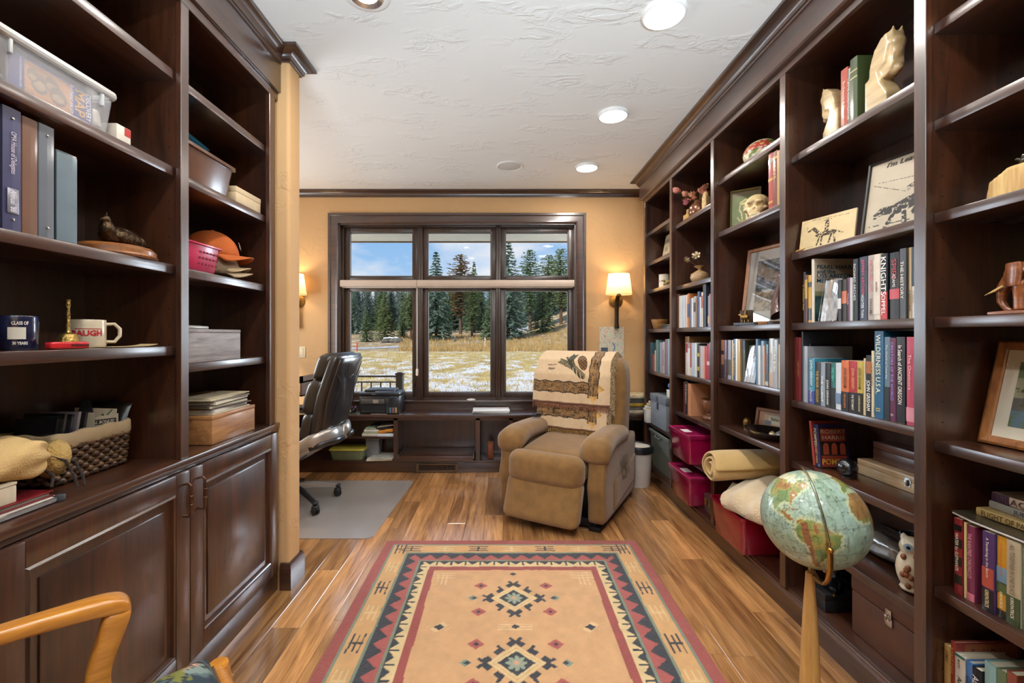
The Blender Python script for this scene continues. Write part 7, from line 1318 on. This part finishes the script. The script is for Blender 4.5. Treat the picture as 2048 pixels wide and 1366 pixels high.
# things on the bench behind the recliner, seen past its right side
for k, (hx, z0, h_, lab) in enumerate((('b8a890', .546, .03, 'cream paper pile on the bench end behind the recliner'), ('6a665e', .577, .035, 'grey paper pile on top of the cream pile'), ('a8842c', .613, .03, 'yellow folder on the bench end piles'), ('4a4a48', .644, .045, 'dark folders above the yellow folder'), ('c8b894', .69, .03, 'tan papers on top of the bench end piles'))): lb2('bench_papers', lab, 'papers', 1.14, 1.42, 4.16+.01*(k % 2), 4.40, z0, z0+h_, hx, var=.3, vscale=30)
for x, hx, lab in ((1.36, '3a3c40', 'black upright file beside the bench end piles'),): lb2('file_box', lab, 'file', 1.44, 1.56, 4.15, 4.40, .546, .80, hx)
# desk in the alcove, mostly hidden by the partition
t = thing('corner_desk', 'wooden corner desk mostly hidden behind the partition', 'desk', (-2.35, 3.55, 0)); DKW = wood('desk', '3a2012', '6b4428', 'y', 1.)
ob('desktop', G().box(-.55, .42, -.75, .57, .70, .73, .006), mat('8d949c', .3, .1, coat=.4), t)
for x in (-.52, .36): ob('desk_leg', G().box(x, x+.03, -.7, .5, 0, .70, .003), DKW, t)
dr = ob('letter_tray', G().box(.18, .56, .38, .40, .86, .92).box(.18, .56, .38, .62, .86, .872).box(.18, .56, .38, .62, .74, .752).box(.18, .20, .38, .62, .74, .92).box(.54, .56, .38, .62, .74, .92), DKW, t)
# ================================================================ outdoors
def hgt(x, y):
    s = lambda a, b, v: (lambda t: t*t*(3-2*t))(min(1, max(0, (v-a)/(b-a))))
    z = -.42+.25*s(8, 40, y)
    z += s(38, 100, y)*(2.4+max(-.5, (x+8))*.20*s(-12, 18, x))+s(100, 260, y)*14
    return z+.07*mnoise.noise(Vector((x*.25, y*.25, 0)))*s(6, 14, y)
def ground_mat():
    m, nt, b = newmat('meadow'); L = nt.links.new; t = N(nt, 'ShaderNodeTexCoord')
    def nz(sc, d=5, st=(1, 1, 1), ro=.6):
        mp = N(nt, 'ShaderNodeMapping'); mp.inputs['Scale'].default_value = st; L(t.outputs['Object'], mp.inputs[0]); n = N(nt, 'ShaderNodeTexNoise'); n.inputs['Scale'].default_value = sc; n.inputs['Detail'].default_value = d; n.inputs['Roughness'].default_value = ro; L(mp.outputs[0], n.inputs['Vector']); return n.outputs[0]
    r = N(nt, 'ShaderNodeValToRGB'); L(nz(1.6, 8, (1, .6, 1), .75), r.inputs[0]); e = r.color_ramp.elements; e[0].position = .32; e[0].color = (*lin('a08650'), 1); e[1].position = .62; e[1].color = (*lin('dcc88c'), 1); q = e.new(.47); q.color = (*lin('bfa462'), 1)
    # dead brush further out
    r2 = N(nt, 'ShaderNodeValToRGB'); L(nz(.9, 8, (1, .3, 1), .8), r2.inputs[0]); e = r2.color_ramp.elements; e[0].position = .35; e[0].color = (*lin('7c6444'), 1); e[1].position = .65; e[1].color = (*lin('c2a877'), 1)
    sx_ = N(nt, 'ShaderNodeSeparateXYZ'); L(t.outputs['Object'], sx_.inputs[0])
    mr = N(nt, 'ShaderNodeMapRange'); L(sx_.outputs[1], mr.inputs[0]); mr.inputs[1].default_value = 38; mr.inputs[2].default_value = 41
    m1 = N(nt, 'ShaderNodeMixRGB'); L(mr.outputs[0], m1.inputs[0]); L(r.outputs[0], m1.inputs[1]); L(r2.outputs[0], m1.inputs[2])
    # snow lying in patches, thick on the near lawn, thin further out
    r3 = N(nt, 'ShaderNodeValToRGB'); e = r3.color_ramp.elements; e[0].position = .50; e[1].position = .58
    ms = N(nt, 'ShaderNodeMapRange'); L(sx_.outputs[1], ms.inputs[0]); ms.inputs[1].default_value = 13; ms.inputs[2].default_value = 36; ms.inputs[3].default_value = .06; ms.inputs[4].default_value = -.05
    ad = N(nt, 'ShaderNodeMath', operation='ADD'); L(nz(1.1, 9, (1, .55, 1), .72), ad.inputs[0]); L(ms.outputs[0], ad.inputs[1]); L(ad.outputs[0], r3.inputs[0])
    m2 = N(nt, 'ShaderNodeMixRGB'); L(r3.outputs[0], m2.inputs[0]); L(m1.outputs[0], m2.inputs[1]); m2.inputs[2].default_value = (*lin('eceff2'), 1)
    L(m2.outputs[0], b.inputs['Base Color']); b.inputs['Roughness'].default_value = .95
    u = N(nt, 'ShaderNodeBump'); u.inputs['Strength'].default_value = .8; u.inputs['Distance'].default_value = .15; L(nz(4, 8, (1, 1, 1), .8), u.inputs['Height']); L(u.outputs[0], b.inputs['Normal']); return m
xs = [(-1+2*i/90) for i in range(91)]; ys = [4.8+1.4*j+.035*j*j for j in range(64)]
rows = [[Vector((u*(12+.95*y), y, hgt(u*(12+.95*y), y))) for u in xs] for y in ys]
g = G().rings(rows, False, False); me = bpy.data.meshes.new('meadow_ground'); g.bm.to_mesh(me); g.bm.free(); clean('', me, True)
gr = mesh_ob('meadow_ground', me, ground_mat()); struct(gr, 'snow dusted tan meadow rising to the forest')
def rpt(x, y): return Vector((x, y, hgt(x, y)+.03))
cl_ = [(-24, 41), (-18, 43.5), (-12, 47), (-6, 53), (-1, 60), (3, 70), (4, 84)]; L1 = []; L2 = []
for i, (x, y) in enumerate(cl_):
    a = cl_[max(0, i-1)]; b = cl_[min(len(cl_)-1, i+1)]; d = Vector((b[0]-a[0], b[1]-a[1])).normalized(); w = 1.5; L1.append((x-d.y*w, y+d.x*w)); L2.append((x+d.y*w, y-d.x*w))
def dens(P, n=8): return [(P[i][0]+(P[i+1][0]-P[i][0])*k/n, P[i][1]+(P[i+1][1]-P[i][1])*k/n) for i in range(len(P)-1) for k in range(n)]+[P[-1]]
g = G().rings([[rpt(*p) for p in dens(L1)], [rpt((p[0]+q[0])/2, (p[1]+q[1])/2) for p, q in zip(dens(L1), dens(L2))], [rpt(*p) for p in dens(L2)]], False, False)
struct(ob('gravel_road', g, mat('a9adb2', .9, var=.2, vscale=3), smooth=True), 'pale gravel road crossing the meadow')
# tall dry grass
def grass(n, f, hx, nm, lab, seed, hh):
    r_ = random.Random(seed); V = []; Fc = []
    for k in range(n):
        x, y = f(r_); z = hgt(x, y); h = hh*(.5+r_.random()); a = r_.random()*PI; w = .012+.02*r_.random()*(y/45); dx, dy = math.cos(a)*w, math.sin(a)*w; bx_, by_ = (r_.random()-.5)*h*.6, (r_.random()-.5)*h*.5; i = len(V)
        V += [(x-dx, y-dy, z-.02), (x+dx, y+dy, z-.02), (x+bx_, y+by_, z+h)]; Fc.append((i, i+1, i+2))
    me = bpy.data.meshes.new(nm); me.from_pydata(V, [], Fc); o = mesh_ob(nm, me, mat(hx, .95, var=.35, vscale=.8)); o['kind'] = 'stuff'; tag(o, lab, 'grass'); return o
grass(26000, lambda r: (lambda y: ((r.random()-.38)*(y*.62), y))(39+33*r.random()**1.3), 'b0935e', 'dry_brush', 'tall dry tan brush grass across the middle of the meadow', 5, .36)
grass(15000, lambda r: (lambda y: ((r.random()-.66)*y*.9, y))(8.5+26*r.random()**1.4), 'b59c58', 'lawn_grass', 'short straw coloured lawn grass in front of the window', 9, .085)
grass(1500, lambda r: (-2.4+3.2*r.random(), 7.9+1.1*r.random()), '8a6f44', 'weed_patch', 'dead brown weeds at the foot of the middle window', 12, .24)
# ---- conifers
def conifer(seed, kind):
    r_ = random.Random(seed); V = []; Fc = []; H = 1.
    def tri(a, b, c): i = len(V); V.extend((a, b, c)); Fc.append((i, i+1, i+2))
    nb, z0, wid, dr = {'fir': (30, .04, .19, -.30), 'pine': (26, .24, .20, .06), 'spruce': (34, .06, .15, -.4)}[kind]
    for L_ in range(nb):
        q = L_/(nb-1); z = z0+(1-z0)*q**.92; rad = wid*((1-q)**.8+.02) if kind != 'pine' else wid*(.35+.65*math.sin(PI*min(1, .18+.82*(1-q))))*(.35+.65*(1-q)**.45)*(.75+.5*r_.random()); m = 7 if q < .8 else 5
        for k in range(m):
            a = 2*PI*(k+r_.random()*.8)/m+L_*1.1; R_ = rad*(.72+.45*r_.random()); ns = max(4, int(R_*62)); ca, sa = math.cos(a), math.sin(a)
            for s in range(ns):
                t = (s+.7)/ns; p = Vector((ca*R_*t, sa*R_*t, z+dr*R_*t*t+.02*R_*math.sin(t*9+k)))
                for _ in range(5):
                    l = (.022+.024*r_.random())*(1-.35*q); b = a+(r_.random()-.5)*2.4; d = Vector((math.cos(b), math.sin(b), (r_.random()-.45)*.9))*l; w = Vector((-math.sin(b)+.4*(r_.random()-.5), math.cos(b), .7*(r_.random()-.5)))*l*.45
                    tri(p-w, p+w, p+d)
    for _ in range(20): a = r_.random()*6.3; tri(Vector((0, 0, .96)), Vector((.012*math.cos(a), .012*math.sin(a), .95)), Vector((0, 0, 1.02)))
    me = bpy.data.meshes.new('foliage'); me.from_pydata(V, [], Fc); return me
def needle(key, dark, light, frost):
    m, nt, b = newmat('needles_'+key); L = nt.links.new; t = N(nt, 'ShaderNodeTexCoord'); n = N(nt, 'ShaderNodeTexNoise'); n.inputs['Scale'].default_value = 34; n.inputs['Detail'].default_value = 4; L(t.outputs['Object'], n.inputs['Vector'])
    r = N(nt, 'ShaderNodeValToRGB'); L(n.outputs[0], r.inputs[0]); e = r.color_ramp.elements; e[0].position = .35; e[0].color = (*lin(dark), 1); e[1].position = .60; e[1].color = (*lin(light), 1); q = e.new(.60+(1-frost)*.14); q.color = (*lin('c9d6d2'), 1)
    L(r.outputs[0], b.inputs['Base Color']); b.inputs['Roughness'].default_value = .9
    tl = N(nt, 'ShaderNodeBsdfTranslucent'); L(r.outputs[0], tl.inputs[0]); mx = N(nt, 'ShaderNodeMixShader'); mx.inputs[0].default_value = .3; L(b.outputs[0], mx.inputs[1]); L(tl.outputs[0], mx.inputs[2]); L(mx.outputs[0], nt.nodes['Material Output'].inputs[0]); return m
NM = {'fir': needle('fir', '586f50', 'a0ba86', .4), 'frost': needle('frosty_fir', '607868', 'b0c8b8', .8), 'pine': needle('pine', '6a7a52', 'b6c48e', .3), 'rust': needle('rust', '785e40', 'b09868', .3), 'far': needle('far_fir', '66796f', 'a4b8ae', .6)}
FOL = {('fir', i): conifer(20+i, 'fir') for i in range(3)}; FOL.update({('pine', i): conifer(40+i, 'pine') for i in range(3)}); FOL.update({('spruce', i): conifer(60+i, 'spruce') for i in range(2)})
TRK = mat('5c4634', .9, var=.3, vscale=8, stretch=(1, 1, .2)); TRUNKS = {}
def trunk(kind):
    if kind not in TRUNKS:
        g = G().tube([(0, 0, -.03), (.002, 0, .25), (-.002, .002, .6), (0, 0, .97)], [.019, .015, .009, .001], 8); me = bpy.data.meshes.new('trunk'); g.bm.to_mesh(me); g.bm.free(); TRUNKS[kind] = me
    return TRUNKS[kind]
SEEN = {}
def tree(px, d, ytop, kind, tone, label, group, i, w=1.):
    x = (px-CX)*d/F; z0 = hgt(x, d); H = ZY(ytop, d)-z0
    t = thing('conifer_tree', label, 'tree', (x, d, z0), (i*67) % 360, group); key = (kind, i % (2 if kind == 'spruce' else 3)); me = FOL[key]
    if (key, tone) not in SEEN:
        m2 = me.copy(); m2.materials.clear(); m2.materials.append(NM[tone]); SEEN[(key, tone)] = m2
    f = mesh_ob('foliage', SEEN[(key, tone)], None, t); f.scale = (H*w, H*w, H)
    k = mesh_ob('trunk', trunk(kind), TRK, t); k.scale = (H*(1.25 if kind == 'pine' else 1), H*(1.25 if kind == 'pine' else 1), H)
NEAR = [(872, 62, 506, 'fir', 'frost', 'tall frosty fir at the left of the middle window', 1.15), (921, 76, 512, 'pine', 'rust', 'tall rusty pine in the middle window', 1.1), (948, 82, 525, 'spruce', 'fir', 'narrow pointed spruce right of the rusty pine', .8), (944, 66, 560, 'pine', 'pine', 'pale green pine with a bare trunk in the middle window', 1.),
 (1017, 60, 486, 'fir', 'frost', 'tallest frosty fir beside the right window mullion', 1.2), (1060, 72, 502, 'pine', 'fir', 'slender dark pine second in the right window', .9), (1098, 78, 512, 'pine', 'pine', 'bushy green pine third in the right window', 1.), (1122, 74, 500, 'pine', 'pine', 'green pine at the right edge of the right window', 1.), (1085, 66, 555, 'fir', 'fir', 'broad dark green fir low in the right window', 1.35), (982, 58, 575, 'fir', 'fir', 'dense green fir at the right edge of the middle window', 1.1),
 (770, 62, 580, 'fir', 'pine', 'broad olive fir in the centre of the left window', 1.25), (733, 58, 618, 'fir', 'fir', 'short bushy fir low in the left window', 1.3), (805, 66, 600, 'spruce', 'fir', 'small dark spruce at the right of the left window', 1.), (822, 60, 572, 'pine', 'pine', 'green pine at the right edge of the left window', 1.1), (706, 76, 570, 'fir', 'frost', 'frosty fir at the left edge of the left window', 1.), (888, 84, 570, 'fir', 'fir', 'dark fir behind the tall frosty fir', 1.), (1035, 82, 560, 'fir', 'frost', 'frosty fir behind the tallest fir in the right window', 1.1)]
for i, (px, d, yt, kd, tn, lab, w) in enumerate(NEAR): tree(px, d, yt, kd, tn, lab, 'trees at the meadow edge', i, w)
r_ = random.Random(3); i = 30
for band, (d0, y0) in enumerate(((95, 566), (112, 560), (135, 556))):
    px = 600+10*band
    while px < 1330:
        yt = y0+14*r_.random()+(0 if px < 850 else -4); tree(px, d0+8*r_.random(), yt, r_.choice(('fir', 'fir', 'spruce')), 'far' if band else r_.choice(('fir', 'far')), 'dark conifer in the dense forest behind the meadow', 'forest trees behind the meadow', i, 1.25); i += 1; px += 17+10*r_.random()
# rocks, posts, railing
for nm, px, d, s, lab in (('rock_pile', 782, 56, 1.5, 'snow capped rock pile in the left window'), ('flat_rock', 911, 58, .75, 'low flat rock beside the road in the middle window'), ('boulder', 936, 60, .7, 'square boulder beside the road in the middle window')):
    x = (px-CX)*d/F; z = hgt(x, d); rg_ = random.Random(px); P_ = [ball((x+s*(rg_.random()-.5)*(1.6 if nm == 'rock_pile' else .5), d+s*(rg_.random()-.5)*.5, z+s*.18*rg_.random()+.1), (s*.36, s*.3, s*.24)) for _ in range(7)]
    o = ob(nm, blob(P_, .09, 1), mat('5c5a55', .9, var=.4, vscale=3, bump=.6, bscale=6)); tag(o, lab, 'rock')
    cap_ = ob('snow_cap', blob([ball((x+s*(rg_.random()-.5)*(1.3 if nm == 'rock_pile' else .4), d, z+s*.36+.08*rg_.random()), (s*.2, s*.2, s*.07)) for _ in range(5)], .06, 2), mat('e8ecf0', .8), o, world=True, smooth=True)
for px, d, h, hx, lab in ((970, 46, 1.1, 'c9c0b0', 'pale wooden marker post in the middle window'), (714, 40, .8, 'c0483a', 'small red marker post in the left window')):
    x = (px-CX)*d/F; tag(ob('marker_post', G().box(x-.05, x+.05, d-.05, d+.05, hgt(x, d)-.1, hgt(x, d)+h, .01), mat(hx, .8)), lab, 'post')
RLM = mat('2b2825', .5, .3); t = thing('deck_railing', 'black metal deck railing outside the left window', 'railing', (-1.4, 6.0, -.4))
def rlp(nm, g): return ob(nm, g, RLM, t)
rlp('post', G().box(-.045, .045, -.045, .045, 0, 1.15, .004)); rlp('post_cap', G().prism([(-.055, -.055), (.055, -.055), (.055, .055), (-.055, .055)], 'z', 1.15, 1.17).prism([(-.03, -.03), (.03, -.03), (.03, .03), (-.03, .03)], 'z', 1.17, 1.182))
rlp('top_rail', G().box(-3., 0, -.02, .02, 1.115, 1.137)); rlp('mid_rail', G().box(-3., 0, -.015, .015, 1.04, 1.056)); rlp('bottom_rail', G().box(-3., 0, -.015, .015, .1, .12))
for k in range(22): rlp('baluster', G().box(-.13*(k+1)-.008, -.13*(k+1)+.008, -.008, .008, .12, 1.04)) 
for k in (6, 14): rlp('rail_strut', G().box(-.13*k-.012, -.13*k+.012, -.012, .012, 0, 1.115))
# eave
ev = thing('roof_eave', 'pale beadboard roof eave above the window outside', 'eave', (-.4, 5.0, 2.44))
for k in range(9): ob('soffit_board', G().box(-3.2, 3.2, -.36+.085*k, -.278+.085*k, 0, .012, .003), mat('b9b6aa', .7, var=.06, vscale=2), ev, smooth=False)
ob('fascia_board', G().box(-3.2, 3.2, .41, .44, -.012, .14, .004), mat('6a5a48', .7), ev); ob('gutter_lip', G().box(-3.2, 3.2, .44, .455, .02, .14, .003), mat('5a4c3e', .6), ev)
